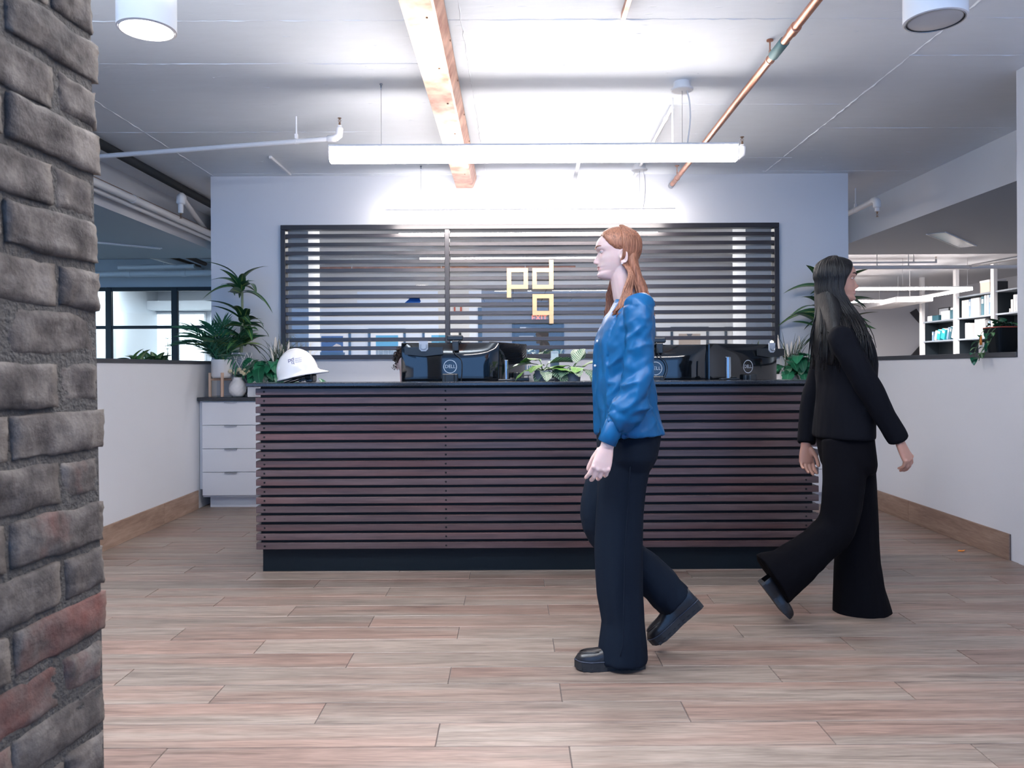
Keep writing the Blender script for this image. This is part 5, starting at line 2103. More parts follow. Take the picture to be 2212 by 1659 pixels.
simple = thing('planter_pot', 'grey cylinder pot between the two striped plants', 'pot', (q.x, 4.68, CT))
simple_pot(simple, (q.x, 4.68, CT), 0.036, 0.040, 0.055, M['grey_pot'])
# card holder
q = P(1198, 770, 4.70)
t = thing('card_stand', 'small pale card on a clear stand rising behind the striped plants', 'card', (q.x, 4.71, CT))
m_ = MB()
hz = q.z - CT
m_.bbox((-0.022, 0.0, 0.012), (0.024, 0.003, hz + 0.032), 0.0008)
m_.build('card', M['print_white'], t, local=True)
vs, fs = text_mb('MAJOR', 0.0125, 0.0)
m_ = MB()
m_.add([(x + 0.001, -0.0006, y + hz + 0.022) for x, y, z in vs], fs)
m_.build('lettering', M['bluegrey'], t, local=True)
m_ = MB()
m_.bbox((-0.03, -0.02, 0.0), (0.03, 0.03, 0.012), 0.002)
m_.bbox((-0.026, 0.0035, 0.0121), (0.028, 0.006, hz - 0.01), 0.001)
m_.build('holder', M['grey_plastic'], t, local=True)
# acrylic pen cup
q = P(1144, 823, 4.72)
t = thing('pen_cup', 'pale cup with pens behind the black desk tray', 'cup', (q.x, 4.80, WS + 0.0))
m_ = MB()
zt_ = P(1144, 800, 4.76).z - WS
m_.lathe([(0.03, 0), (0.032, zt_), (0.029, zt_), (0.027, 0.01)], (0, 0, 0), 20)
m_.build('cup', M['paper'], t, smooth=True, angle=40, local=True)
m_ = MB()
for k in range(4):
    a = k * 1.7
    m_.tube([(0.012 * math.cos(a), 0.012 * math.sin(a), 0.02), (0.022 * math.cos(a), 0.022 * math.sin(a), zt_ + 0.03)], 0.004, 8)
m_.build('pens', M['bluegrey'], t, local=True, kind='stuff')
# single leaf tip behind the counter
q = P(697, 812, 4.85)
t = thing('desk_plant', 'tip of a small green plant peeping over the counter right of the hard hat', 'plant', (q.x, 4.86, WS))
simple_pot(t, (q.x, 4.86, WS), 0.045, 0.055, 0.10, M['grey_pot'])
for k in range(5):
    put_leaf(vl, t, Vector((q.x, 4.86, WS + 0.09)), k * 1.3, 1.35, 1.5)
z_ = q.z - 0.02
put_leaf(vl, t, Vector((q.x + 0.006, 4.86, z_ - 0.055)), 2.6, 1.35, 1.25)
m_ = MB()
m_.tube([(q.x, 4.86, WS + 0.08), (q.x + 0.012, 4.86, z_ - 0.10)], 0.003, 6)
m_.build('stem', M['stem'], t)
# laptop-like pale strip between the right monitors
q = P(1546, 790, 5.1)
t = thing('paper_tray', 'pale upright panel between the two right monitors', 'panel', (q.x, 5.12, WS))
m_ = MB()
m_.bbox((-0.07, 0, 0), (0.07, 0.012, P(1546, 760, 5.12).z - WS), 0.003)
m_.build('panel', M['paper'], t, local=True)
m_ = MB()
m_.bbox((-0.09, -0.04, 0), (0.09, -0.001, 0.02), 0.003)
m_.build('foot', M['grey_plastic'], t, local=True)
# glowing thin desk lamp top at the far right of the monitors
q = P(1662, 742, 5.3)
t = thing('desk_lamp', 'small lit white lamp behind the right-hand monitor', 'lamp', (q.x, 5.25, WS))
m_ = MB()
m_.lathe([(0.012, q.z - WS - 0.03), (0.012, q.z - WS + 0.012), (0.004, q.z - WS + 0.018)], (0, 0, 0), 14)
m_.build('bulb', emit('small_lamp_glow', (1.0, 0.92, 0.75), 3.0), t, smooth=True, local=True)
m_ = MB()
m_.lathe([(0.05, 0), (0.05, 0.01), (0.008, 0.014), (0.008, q.z - WS - 0.031)], (0, 0, 0), 14)
m_.build('stem', M['plastic'], t, smooth=True, angle=40, local=True)
# snake plant behind the glass
q = P(1635, 770, 8.0)
t = thing('snake_plant', 'upright snake plant behind the glass above the right monitors', 'plant', (q.x, 8.0, 0.0))
simple_pot(t, (q.x, 8.0, 0), 0.12, 0.15, 1.12, M['blackmetal'])
sn_ = leaf_mesh(0.32, 0.05, 0.05, 0.3, base=0.2, n=8, m='dracaena')
rg = random.Random(9)
for k in range(11):
    put_leaf(sn_, t, Vector((q.x + rg.uniform(-.06, .06), 8.0 + rg.uniform(-.05, .05), 1.10)), rg.uniform(0, 2 * PI), rg.uniform(1.15, 1.5), rg.uniform(0.55, 1.15))
# leafy planter behind the glass at the centre
q = P(1150, 762, 8.2)
t = thing('floor_planter', 'leafy pale green planter behind the glass below the monogram', 'planter', (q.x, 8.2, 0.0))
m_ = MB()
m_.bbox((q.x - 0.35, 8.05, 0.0), (q.x + 0.35, 8.35, 1.22), 0.01)
m_.build('planter', M['paper'], t)
fl2 = leaf_mesh(0.16, 0.08, 0.45, 0.25, base=0.35, m='far_leaf')
for k in range(70):
    put_leaf(fl2, t, Vector((q.x + rg.uniform(-.33, .33), 8.2 + rg.uniform(-.12, .12), 1.22 + rg.uniform(0, .06))), rg.uniform(0, 2 * PI), rg.uniform(0.2, 1.3), rg.uniform(0.6, 1.2))

# ------------------------------------------------------------------ plants and pots on the drawer cabinets
WT = 0.9285
def ribbed(c, r, h, t, m):
    n = 72
    vs, fs = [], []
    prof = [(0.82, 0.0), (0.95, 0.06), (1.0, 0.14), (1.0, 1.0), (0.93, 1.0), (0.90, 0.9)]
    for (k, z) in prof:
        for j in range(n):
            a = 2 * PI * j / n
            rr_ = r * k * (1 - (0.035 * abs(math.sin(a * 16)) if k > 0.94 else 0))
            vs.append((c[0] + rr_ * math.cos(a), c[1] + rr_ * math.sin(a), c[2] + h * z))
    for i in range(len(prof) - 1):
        for j in range(n):
            j2 = (j + 1) % n
            fs.append((i * n + j, i * n + j2, (i + 1) * n + j2, (i + 1) * n + j))
    fs += [tuple(range(n))[::-1], tuple(range((len(prof) - 1) * n, len(prof) * n))]
    m_ = MB()
    m_.add(vs, fs)
    return m_.build('pot', m, t, smooth=True, angle=50)


PY_ = 6.60
# beech plant stand with a ribbed pot and a feathery palm
q = P(480, 858, PY_)
t = thing('plant_stand', 'small pale wooden plant stand in the left corner holding the ribbed pot', 'plant stand', (q.x, PY_, WT))
zs = P(480, 815, PY_).z
zl = P(480, 805, PY_).z
for dx, dy in ((-0.098, -0.012), (0.035, -0.09), (0.098, 0.03), (-0.035, 0.09)):
    m_ = MB()
    m_.bbox((q.x + dx - 0.010, PY_ + dy - 0.010, WT), (q.x + dx + 0.010, PY_ + dy + 0.010, zl), 0.002)
    m_.build('leg', M['light_wood'], t)
m_ = MB()
d1 = (Vector((0.133, -0.078, 0))).normalized()
for a, c in (((-0.09, -0.01), (0.09, 0.026)), ((0.032, -0.08), (-0.032, 0.08))):
    A, B_ = Vector((q.x + a[0], PY_ + a[1], zs - 0.018)), Vector((q.x + c[0], PY_ + c[1], zs - 0.018))
    m_.tube([A, B_], [(0.010, 0.010)] * 2, 8)
m_.build('cross_rail', M['light_wood'], t, smooth=True, angle=40)
pt = thing('ribbed_pot_palm', 'feathery palm in a white ribbed pot on the pale wooden stand', 'plant', (q.x, PY_, zs))
hp = P(480, 775, PY_).z - zs
ribbed((q.x, PY_, zs - 0.007), 0.088, hp, pt, M['ceramic'])
m_ = MB()
m_.lathe([(0.074, hp - 0.03), (0.074, hp - 0.022), (0.002, hp - 0.015)], (q.x, PY_, zs), 18)
m_.build('soil', M['soil'], pt)
# palm fronds: a rib with paired leaflets, each frond one part
def frond_mesh(L_, n, droop, m, leafl=0.13, wd=0.016, up=0.3):
    m_ = MB()
    vs, fs, uv = [], [], []
    pts = []
    for i in range(n + 1):
        t_ = i / n
        pts.append(Vector((L_ * (t_ - 0.25 * droop * t_ ** 3), 0, L_ * (0.22 * t_ - droop * t_ ** 2.2))))
    sides = []
    for i in range(2, n + 1):
        t_ = i / n
        d = (pts[i] - pts[i - 1]).normalized()
        for s_ in (-1, 1):
            l_ = leafl * (1.15 - 0.75 * abs(t_ - 0.45))
            dr = (d * (0.55 + 0.35 * t_) + Vector((0, s_ * 0.85, 0)) * (1.05 - 0.5 * t_) + Vector((0, 0, up * 0.4))).normalized()
            nrm = Vector((0, 0, 1))
            w_ = dr.cross(nrm).normalized()
            b0 = len(vs)
            for k in range(5):
                tk = k / 4
                wv = wd * (0.35, 1.0, 0.95, 0.6, 0.03)[k] / 2
                c_ = pts[i] + dr * (l_ * tk) + Vector((0, 0, -0.35 * l_ * tk ** 2))
                for q_ in (-1, 0, 1):
                    vs.append(c_ + w_ * wv * q_ + Vector((0, 0, abs(q_) * 0.3 * wv)))
                    uv.append((tk, (q_ + 1) / 2))
            for k in range(4):
                for q_ in (0, 1):
                    a = b0 + k * 3 + q_
                    fs.append((a, a + 3, a + 4, a + 1))
    rib = MB()
    rib.tube(pts, [0.0035 * (1 - 0.7 * i / n) for i in range(n + 1)], 5)
    off = len(vs)
    vs += [Vector(p) for p in rib.v]
    uv += [(0.5, 0.9)] * len(rib.v)
    fs += [tuple(i + off for i in f) for f in rib.f]
    me = bpy.data.meshes.new('frond')
    me.from_pydata([tuple(p) for p in vs], [], fs)
    lay = me.uv_layers.new(name='UVMap')
    for lp in me.loops:
        lay.data[lp.index].uv = uv[lp.vertex_index]
    me.materials.append(M[m])
    return me


fr = [frond_mesh(0.37, 10, d_, 'palm', 0.17, 0.019) for d_ in (0.15, 0.4, 0.65)]
frp = [frond_mesh(0.24, 8, 0.4, 'palm_pale', 0.11, 0.013)]
rg = random.Random(8)
for i in range(26):
    az = 2 * PI * i / 26 * 5.0 + rg.uniform(-.25, .25)
    el = (1.35, 1.1, 0.85, 0.5)[i % 4] + rg.uniform(-.15, .15)
    k_ = 0.5 if math.sin(az) > 0.35 else 1.0
    if math.cos(az) < -0.3:
        el = max(el, 0.72)
    put_leaf(rg.choice(fr), pt, Vector((q.x + 0.03 * math.cos(az), PY_ - 0.01 + 0.02 * math.sin(az), zs + hp - 0.03)), az, el, k_ * rg.uniform(0.85, 1.18), nm='frond')
for i in range(9):
    az = 2 * PI * i / 9 + 0.5
    put_leaf(frp[0], pt, Vector((q.x, PY_, zs + hp - 0.02)), az, rg.uniform(0.7, 1.2), rg.uniform(0.9, 1.25), nm='frond')

# dracaena in a netted grey planter (both corners)
drl = [leaf_mesh(0.33, 0.088, d_, 0.22, base=0.38, n=10, m='dracaena') for d_ in (0.30, 0.55, 0.8)]
def dracaena(label, px, Y, px_r, top_py, whorls, seed, rbase, rtop, net):
    q = P(px_r, 858, Y)
    zt_ = P(px_r, top_py, Y).z
    t = thing('potted_dracaena', label, 'plant', (q.x, Y, WT))
    h = zt_ - WT
    m_ = MB()
    m_.lathe([(rbase * 0.9, 0), (rbase, 0.01), (rtop, h), (rtop - 0.008, h), (rtop - 0.012, h - 0.03)], (q.x, Y, WT), 36)
    m_.build('planter', M['grey_pot'], t, smooth=True, angle=50)
    m_ = MB()
    m_.lathe([(rtop - 0.013, h - 0.032), (rtop - 0.013, h - 0.025), (0.002, h - 0.02)], (q.x, Y, WT), 18)
    m_.build('soil', M['soil'], t)
    # corded net: crossing diagonals round the planter
    m_ = MB()
    nn = 9
    for k in range(nn):
        for s_ in (-1, 1):
            pts = []
            for i in range(17):
                tt = i / 16
                z = h * (1.0 - tt)
                r_ = rbase + (rtop - rbase) * (1 - tt) + 0.004
                a = 2 * PI * k / nn + s_ * (PI / nn) * (2 / PI) * math.asin(math.sin(tt * PI * net))
                pts.append((q.x + r_ * math.cos(a), Y + r_ * math.sin(a), WT + z))
            m_.tube(pts, 0.0028, 5)
    m_.build('cord_net', M['cord'], t)
    # cane and whorls of arching leaves
    rg_ = random.Random(seed)
    x0 = P(px, 700, Y)
    m_ = MB()
    topw = P(px, whorls[0][1], Y)
    m_.tube(spline([(q.x, Y, zt_ - 0.03), (x0.x, Y, (zt_ + topw.z) / 2), (topw.x, Y, topw.z)], 10), [0.014] * 5 + [0.011] * 5, 10)
    m_.build('cane', M['bark'], t, smooth=True)
    for (wx, wy, cnt, sc_, e0, e1) in whorls:
        c = P(wx, wy, Y)
        for i in range(cnt):
            az = 2 * PI * i / cnt + rg_.uniform(-0.25, 0.25)
            e = e0 + (e1 - e0) * ((i * 0.618) % 1)
            # shorter and steeper towards the wall so that leaves stay in front of it
            s_ = sc_ * (0.55 if math.sin(az) > 0.4 else 1.0)
            put_leaf(rg_.choice(drl), t, c + Vector((rg_.uniform(-.008, .008), rg_.uniform(-.008, .008), rg_.uniform(-.03, .03))), az, e, s_ * rg_.uniform(0.85, 1.12), rg_.uniform(-0.7, 0.7))
    return t, q


dracaena('tall dracaena with arching striped leaves in a netted grey planter, left corner', 523, 6.66, 521, 762, ((519, 630, 17, 0.92, 0.1, 1.4), (526, 700, 16, 0.92, 0.05, 1.25), (527, 742, 13, 1.0, 0.0, 1.1)), 3, 0.075, 0.088, 3.0)
t, q = dracaena('tall dracaena in a tapering corded planter, right corner behind the black-clad person', 1795, 6.66, 1780, 738, ((1788, 632, 15, 1.1, 0.0, 1.2), (1789, 684, 15, 1.15, 0.0, 1.1), (1789, 722, 15, 1.15, 0.0, 1.0)), 6, 0.155, 0.115, 1.0)
m_ = MB()
for k, (bx, by) in enumerate(((1762, 783), (1760, 797), (1766, 797))):
    c = P(bx, by, 6.52)
    m_ = MB()
    m_.ball(tuple(c), 0.024, 14)
    m_.build('bead', M['bead'], t, smooth=True)
c = P(1763, 775, 6.52)
m_ = MB()
m_.tube([P(1763, 742, 6.53), c, P(1764, 830, 6.52)], 0.003, 6)
m_.build('bead_cord', M['cord'], t)

# white quilted vase with cream flowers
q = P(513.5, 858, 6.53)
t = thing('quilted_vase', 'round white quilted vase with cream flowers beside the wooden stand', 'vase', (q.x, 6.53, WT))
n, kz = 48, 22
hv = P(513, 815, 6.53).z - WT
prof = [(0.0, 0.52), (0.08, 0.72), (0.25, 0.95), (0.45, 1.0), (0.62, 0.93), (0.78, 0.72), (0.88, 0.52), (0.95, 0.50), (1.0, 0.54)]
vs, fs = [], []
for i in range(kz + 1):
    tt = i / kz
    r_ = 0.070 * interp(tt, prof)
    for j in range(n):
        a = 2 * PI * j / n
        d_ = 0.0028 * (abs(math.sin(6 * a + tt * 14)) + abs(math.sin(6 * a - tt * 14)) - 1) if 0.05 < tt < 0.85 else 0
        vs.append((q.x + (r_ + d_) * math.cos(a), 6.53 + (r_ + d_) * math.sin(a), WT + hv * tt))
for i in range(kz):
    for j in range(n):
        j2 = (j + 1) % n
        fs.append((i * n + j, i * n + j2, (i + 1) * n + j2, (i + 1) * n + j))
fs.append(tuple(range(n))[::-1])
m_ = MB()
m_.add(vs, fs)
m_.build('vase', M['ceramic'], t, smooth=True)
rg = random.Random(2)
m_ = MB()
heads_ = []
for (fx, fy) in ((497, 802), (508, 806), (517, 798), (522, 804), (529, 800), (536, 803), (539, 806), (528, 808), (512, 800)):
    c = P(fx, fy, 6.53 + rg.uniform(-0.03, 0.03))
    m_.tube(spline([(q.x, 6.53, WT + hv - 0.03), (q.x + (c.x - q.x) * 0.35, 6.53, WT + hv + 0.015), tuple(c)], 7), 0.0016, 5)
    heads_.append(c)
m_.build('flower_stems', M['stem'], t)
for c in heads_:
    f_ = MB()
    f_.ball(tuple(c), 0.016, 10)
    for k in range(8):
        a = 2 * PI * k / 8
        f_.ball((c.x + 0.011 * math.cos(a), c.y + 0.011 * math.sin(a), c.z + 0.004 * math.sin(k * 2.1)), (0.008, 0.008, 0.010), 6)
    f_.build('flower', M['flower'], t, smooth=True)
for k in range(6):
    put_leaf(sm, t, Vector((q.x, 6.53, WT + hv + 0.005)), k * 1.1, 0.5, 1.1)

# faceted white planters with monstera leaves and plumes of grass
mon = [leaf_mesh(0.155, 0.135, d_, f_, base=0.40, n=14, m='monstera', lobes=5, notch=1, wave=0.03, tip=0.75) for d_, f_ in ((0.5, 0.25), (0.9, 0.15))]
def grass_blade(L_, lean, az, base_, m_):
    pts = []
    for i in range(7):
        tt = i / 6
        pts.append(base_ + Vector((math.cos(az) * lean * L_ * tt ** 2, math.sin(az) * lean * L_ * tt ** 2, L_ * (tt - 0.25 * lean * tt ** 3))))
    m_.tube(pts, [(0.0025, 0.0012)] * 5 + [(0.0018, 0.001), (0.0004, 0.0004)], 5)


def faceted_planter(label, px0, px1, Y, top_py, seed, n_leaf, grass_px):
    a, c = P(px0, top_py, Y), P(px1, top_py, Y)
    t = thing('faceted_planter', label, 'planter', ((a.x + c.x) / 2, Y, WT))
    x0, x1 = a.x, c.x
    h = a.z - WT
    rg_ = random.Random(seed)
    # faceted box: a triangulated lattice with jittered relief
    m_ = MB()
    nx, nz = 7, 3
    dpt = 0.15
    for (A, U_, V_, N_) in (((x0, Y - dpt / 2, WT), (x1 - x0, 0, 0), (0, 0, h), (0, -1, 0)), ((x1, Y - dpt / 2, WT), (0, dpt, 0), (0, 0, h), (1, 0, 0)), ((x0, Y + dpt / 2, WT), (0, -dpt, 0), (0, 0, h), (-1, 0, 0)), ((x1, Y + dpt / 2, WT), (x0 - x1, 0, 0), (0, 0, h), (0, 1, 0))):
        A, U_, V_, N_ = Vector(A), Vector(U_), Vector(V_), Vector(N_)
        k = nx if abs(U_.x) > 0.01 else 3
        vs, fs = [], []
        for i in range(nz + 1):
            for j in range(k + 1):
                jj = j / k
                off = 0.0 if (j in (0, k) or i in (0, nz)) else rg_.uniform(-0.002, 0.013)
                vs.append(A + U_ * jj + V_ * (i / nz) + N_ * off + (U_.normalized() * rg_.uniform(-.01, .01) if 0 < j < k else Vector()))
        for i in range(nz):
            for j in range(k):
                q_ = i * (k + 1) + j
                if (i + j) % 2:
                    fs += [(q_, q_ + 1, q_ + k + 2), (q_, q_ + k + 2, q_ + k + 1)]
                else:
                    fs += [(q_, q_ + 1, q_ + k + 1), (q_ + 1, q_ + k + 2, q_ + k + 1)]
        m_.add(vs, fs)
    m_.box((x0 + 0.004, Y - dpt / 2 + 0.004, WT + 0.0), (x1 - 0.004, Y + dpt / 2 - 0.004, WT + h - 0.004))
    m_.build('planter', M['ceramic'], t)
    m_ = MB()
    for i in range(n_leaf):
        fx = rg_.uniform(0.06, 0.94)
        b_ = Vector((x0 + (x1 - x0) * fx, Y + rg_.uniform(-.05, .05), WT + h - 0.01))
        az = rg_.uniform(0, 2 * PI) if rg_.random() < 0.4 else -PI / 2 + rg_.uniform(-1.2, 1.2)
        hh = rg_.uniform(0.02, 0.17)
        tip = b_ + Vector((math.cos(az) * 0.05, math.sin(az) * 0.04 - 0.01, hh))
        m_.tube(spline([b_, b_.lerp(tip, 0.5) + Vector((0, 0, 0.02)), tip], 6), 0.0022, 5)
        put_leaf(rg_.choice(mon), t, tip, az, rg_.uniform(-0.55, 0.35), rg_.uniform(0.65, 1.0), rg_.uniform(-.3, .3))
    m_.build('leaf_stems', M['stem'], t)
    m_ = MB()
    gx = P(grass_px, top_py, Y).x
    for i in range(34):
        b_ = Vector((gx + rg_.uniform(-.05, .05), Y + rg_.uniform(-.01, .05), WT + h - 0.01))
        grass_blade(rg_.uniform(0.22, 0.40), rg_.uniform(0.05, 0.6), rg_.choice((0, PI)) + rg_.uniform(-.7, .7), b_, m_)
    m_.build('grass_blades', M['grass_leaf'], t, kind='stuff')
    for i in range(6):
        b_ = Vector((gx + rg_.uniform(-.09, .09), Y + rg_.uniform(0, .05), WT + h - 0.01))
        tip = b_ + Vector((rg_.uniform(-.06, .06), 0, rg_.uniform(0.27, 0.36)))
        g_ = MB()
        g_.tube([b_, b_.lerp(tip, 0.5)], 0.0015, 5)
        pts = [b_.lerp(tip, 0.5 + 0.5 * k / 6) for k in range(7)]
        g_.tube(pts, [0.002, 0.008, 0.011, 0.011, 0.009, 0.006, 0.001], 7)
        g_.build('plume', M['pampas'], t, smooth=True)
    return t


faceted_planter('faceted white planter of glossy monstera leaves behind the hard hat', 541, 634, 6.58, 815, 12, 40, 598)
faceted_planter('faceted white planter of glossy monstera leaves at the right end of the desk', 1677, 1768, 6.58, 808, 15, 44, 1712)

# fallen orange leaf on the floor
q = PZ(2078, 1191, 0.002)
m_ = MB()
m_.add([(-0.028, 0, 0.003), (-0.012, 0.016, 0.008), (0.008, 0.012, 0.005), (0.022, 0.003, 0.012), (0.006, -0.012, 0.006), (-0.012, -0.010, 0.004), (-0.002, 0.001, 0.0005)],
       [(6, 1, 0), (6, 2, 1), (6, 3, 2), (6, 4, 3), (6, 5, 4), (6, 0, 5)])
lo = tag(m_.build('fallen_leaf', M['orange']), 'tiny curled orange leaf lying on the planks near the right baseboard', 'leaf')
lo.location = (q.x, q.y, 0.0003)
# ------------------------------------------------------------------ people
def skin_mat(name, c, red):
    m, nt, b = new_mat(name)
    N, L = nt.nodes, nt.links
    tc = N.new('ShaderNodeTexCoord')
    nz = N.new('ShaderNodeTexNoise')
    nz.inputs['Scale'].default_value = 14
    L.new(tc.outputs['Object'], nz.inputs['Vector'])
    mx = N.new('ShaderNodeMix')
    mx.data_type = 'RGBA'
    mx.inputs[6].default_value = col(c)
    mx.inputs[7].default_value = col(red)
    L.new(nz.outputs[0], mx.inputs[0])
    L.new(mx.outputs[2], b.inputs['Base Color'])
    b.inputs['Roughness'].default_value = 0.5
    b.inputs['Subsurface Weight'].default_value = 0.15
    b.inputs['Subsurface Radius'].default_value = (0.012, 0.005, 0.003)
    b.inputs['Subsurface Scale'].default_value = 0.6
    return m


def hair_mat(name, c1, c2):
    m, nt, b = new_mat(name)
    N, L = nt.nodes, nt.links
    tc = N.new('ShaderNodeTexCoord')
    mp = N.new('ShaderNodeMapping')
    mp.inputs['Scale'].default_value = (190, 190, 7)
    L.new(tc.outputs['Object'], mp.inputs['Vector'])
    nz = N.new('ShaderNodeTexNoise')
    nz.inputs['Scale'].default_value = 1.5
    nz.inputs['Detail'].default_value = 4
    L.new(mp.outputs[0], nz.inputs['Vector'])
    cr = N.new('ShaderNodeValToRGB')
    cr.color_ramp.elements[0].position, cr.color_ramp.elements[1].position = 0.35, 0.68
    cr.color_ramp.elements[0].color, cr.color_ramp.elements[1].color = col(c1), col(c2)
    L.new(nz.outputs[0], cr.inputs[0])
    L.new(cr.outputs[0], b.inputs['Base Color'])
    b.inputs['Roughness'].default_value = 0.42
    bp = N.new('ShaderNodeBump')
    bp.inputs['Strength'].default_value = 0.35
    bp.inputs['Distance'].default_value = 0.003
    L.new(nz.outputs[0], bp.inputs['Height'])
    L.new(bp.outputs[0], b.inputs['Normal'])
    b.inputs['Specular IOR Level'].default_value = 0.3
    return m


M['skin_a'] = skin_mat('pale_skin', (0.80, 0.62, 0.58), (0.76, 0.53, 0.49))
M['skin_b'] = skin_mat('tan_skin', (0.46, 0.26, 0.19), (0.40, 0.20, 0.15))
M['lip'] = mat('lip_colour', (0.50, 0.20, 0.18), 0.4)
M['brow_a'] = mat('light_brow', (0.30, 0.16, 0.10), 0.8)
M['brow_b'] = mat('dark_brow', (0.02, 0.013, 0.010), 0.8)
M['eye_w'] = mat('eye_white', (0.75, 0.73, 0.71), 0.2)
M['iris'] = mat('eye_iris', (0.05, 0.08, 0.10), 0.15)
M['hair_a'] = hair_mat('auburn_hair', (0.13, 0.050, 0.028), (0.36, 0.155, 0.090))
M['hair_b'] = hair_mat('black_hair', (0.002, 0.002, 0.0025), (0.007, 0.0065, 0.008))
M['hair_c'] = hair_mat('dark_curly_hair', (0.006, 0.004, 0.004), (0.05, 0.03, 0.025))
M['satin'] = mat('blue_satin', (0.0, 0.074, 0.205), 0.42, spec=0.3)
M['trouser_a'] = mat('near_black_navy_cloth', (0.004, 0.008, 0.016), 0.85, spec=0.12)
M['blazer'] = mat('black_cloth', (0.003, 0.0035, 0.006), 0.85, spec=0.10)
M['trouser_b'] = mat('black_trouser_cloth', (0.0025, 0.0025, 0.004), 0.9, spec=0.08)
M['shoe'] = mat('black_leather', (0.006, 0.006, 0.008), 0.35, bump=0.1, bscale=90)
M['sole'] = mat('black_sole', (0.010, 0.012, 0.016), 0.6)
M['welt'] = mat('navy_welt', (0.02, 0.03, 0.055), 0.5)
M['pearl'] = mat('pearl_button', (0.8, 0.8, 0.82), 0.2)
M['nail'] = mat('nail', (0.70, 0.42, 0.38), 0.25)

HH = 0.225
T_F = [(0.0, 0.060), (0.02, 0.076), (0.06, 0.087), (0.10, 0.088), (0.145, 0.079), (0.18, 0.084), (0.205, 0.0855), (0.225, 0.080), (0.245, 0.086), (0.265, 0.0845), (0.30, 0.082), (0.38, 0.080), (0.48, 0.0785), (0.53, 0.078), (0.57, 0.085), (0.61, 0.0905), (0.66, 0.0905), (0.74, 0.086), (0.82, 0.074), (0.90, 0.052), (0.96, 0.024), (1.0, -0.012)]
T_B = [(0.0, 0.005), (0.06, -0.002), (0.12, -0.016), (0.2, -0.042), (0.3, -0.064), (0.45, -0.088), (0.6, -0.098), (0.75, -0.094), (0.85, -0.080), (0.93, -0.058), (1.0, -0.014)]
T_W = [(0.0, 0.018), (0.03, 0.028), (0.08, 0.036), (0.15, 0.044), (0.22, 0.052), (0.3, 0.060), (0.4, 0.067), (0.5, 0.071), (0.62, 0.074), (0.74, 0.071), (0.84, 0.058), (0.92, 0.040), (0.97, 0.022), (1.0, 0.002)]
T_N = [(0.285, 0.0), (0.305, 0.011), (0.325, 0.0195), (0.35, 0.0235), (0.375, 0.0215), (0.43, 0.0135), (0.49, 0.0070), (0.54, 0.002), (0.57, 0.0)]
T_NW = [(0.285, 0.012), (0.33, 0.0115), (0.365, 0.0095), (0.43, 0.0065), (0.53, 0.006)]


def head_pt(t, th, off=0.0, face=True):
    """point of the head surface (x forward, y left, z up, chin at z = 0) at height t and angle th from the front"""
    xf, xb, w_ = interp(t, T_F) + off, interp(t, T_B) - off, interp(t, T_W) + off
    xc = -0.005 + (xf + xb) * 0.12 if 0.15 < t < 0.9 else (xf + xb) / 2
    c, s_ = math.cos(th), math.sin(th)
    a = (xf - xc) if c > 0 else (xc - xb)
    p = 2.25 if c > 0 else 2.0
    x = xc + a * math.copysign(abs(c) ** (2 / p), c)
    y = w_ * math.copysign(abs(s_) ** (2 / p), s_)
    z = t * HH
    if t > 0.96:
        z = HH * (0.96 + (t - 0.96)) + off
    elif t > 0.6:
        z += off * (t - 0.6) / 0.36
    if face and c > 0:
        g = lambda v, m, sd: math.exp(-((v - m) / sd) ** 2)
        x += interp(t, T_N) * g(y, 0, interp(t, T_NW)) if 0.28 < t < 0.575 else 0
        if 0.29 < t < 0.36:
            x += 0.006 * g(t, 0.32, 0.02) * (g(y, 0.011, 0.006) + g(y, -0.011, 0.006))
        e = g(t, 0.535, 0.034) * (g(y, 0.031, 0.0155) + g(y, -0.031, 0.0155))
        x -= 0.0085 * e
        x += 0.003 * g(t, 0.59, 0.025) * (g(y, 0.030, 0.018) + g(y, -0.030, 0.018))
        x -= 0.0035 * g(t, 0.224, 0.007) * g(y, 0, 0.022)
        x += 0.0025 * (g(t, 0.203, 0.012) + g(t, 0.246, 0.010)) * g(y, 0, 0.016)
        x += 0.003 * g(t, 0.40, 0.06) * (g(y, 0.042, 0.018) + g(y, -0.042, 0.018))
    return Vector((x, y, z))


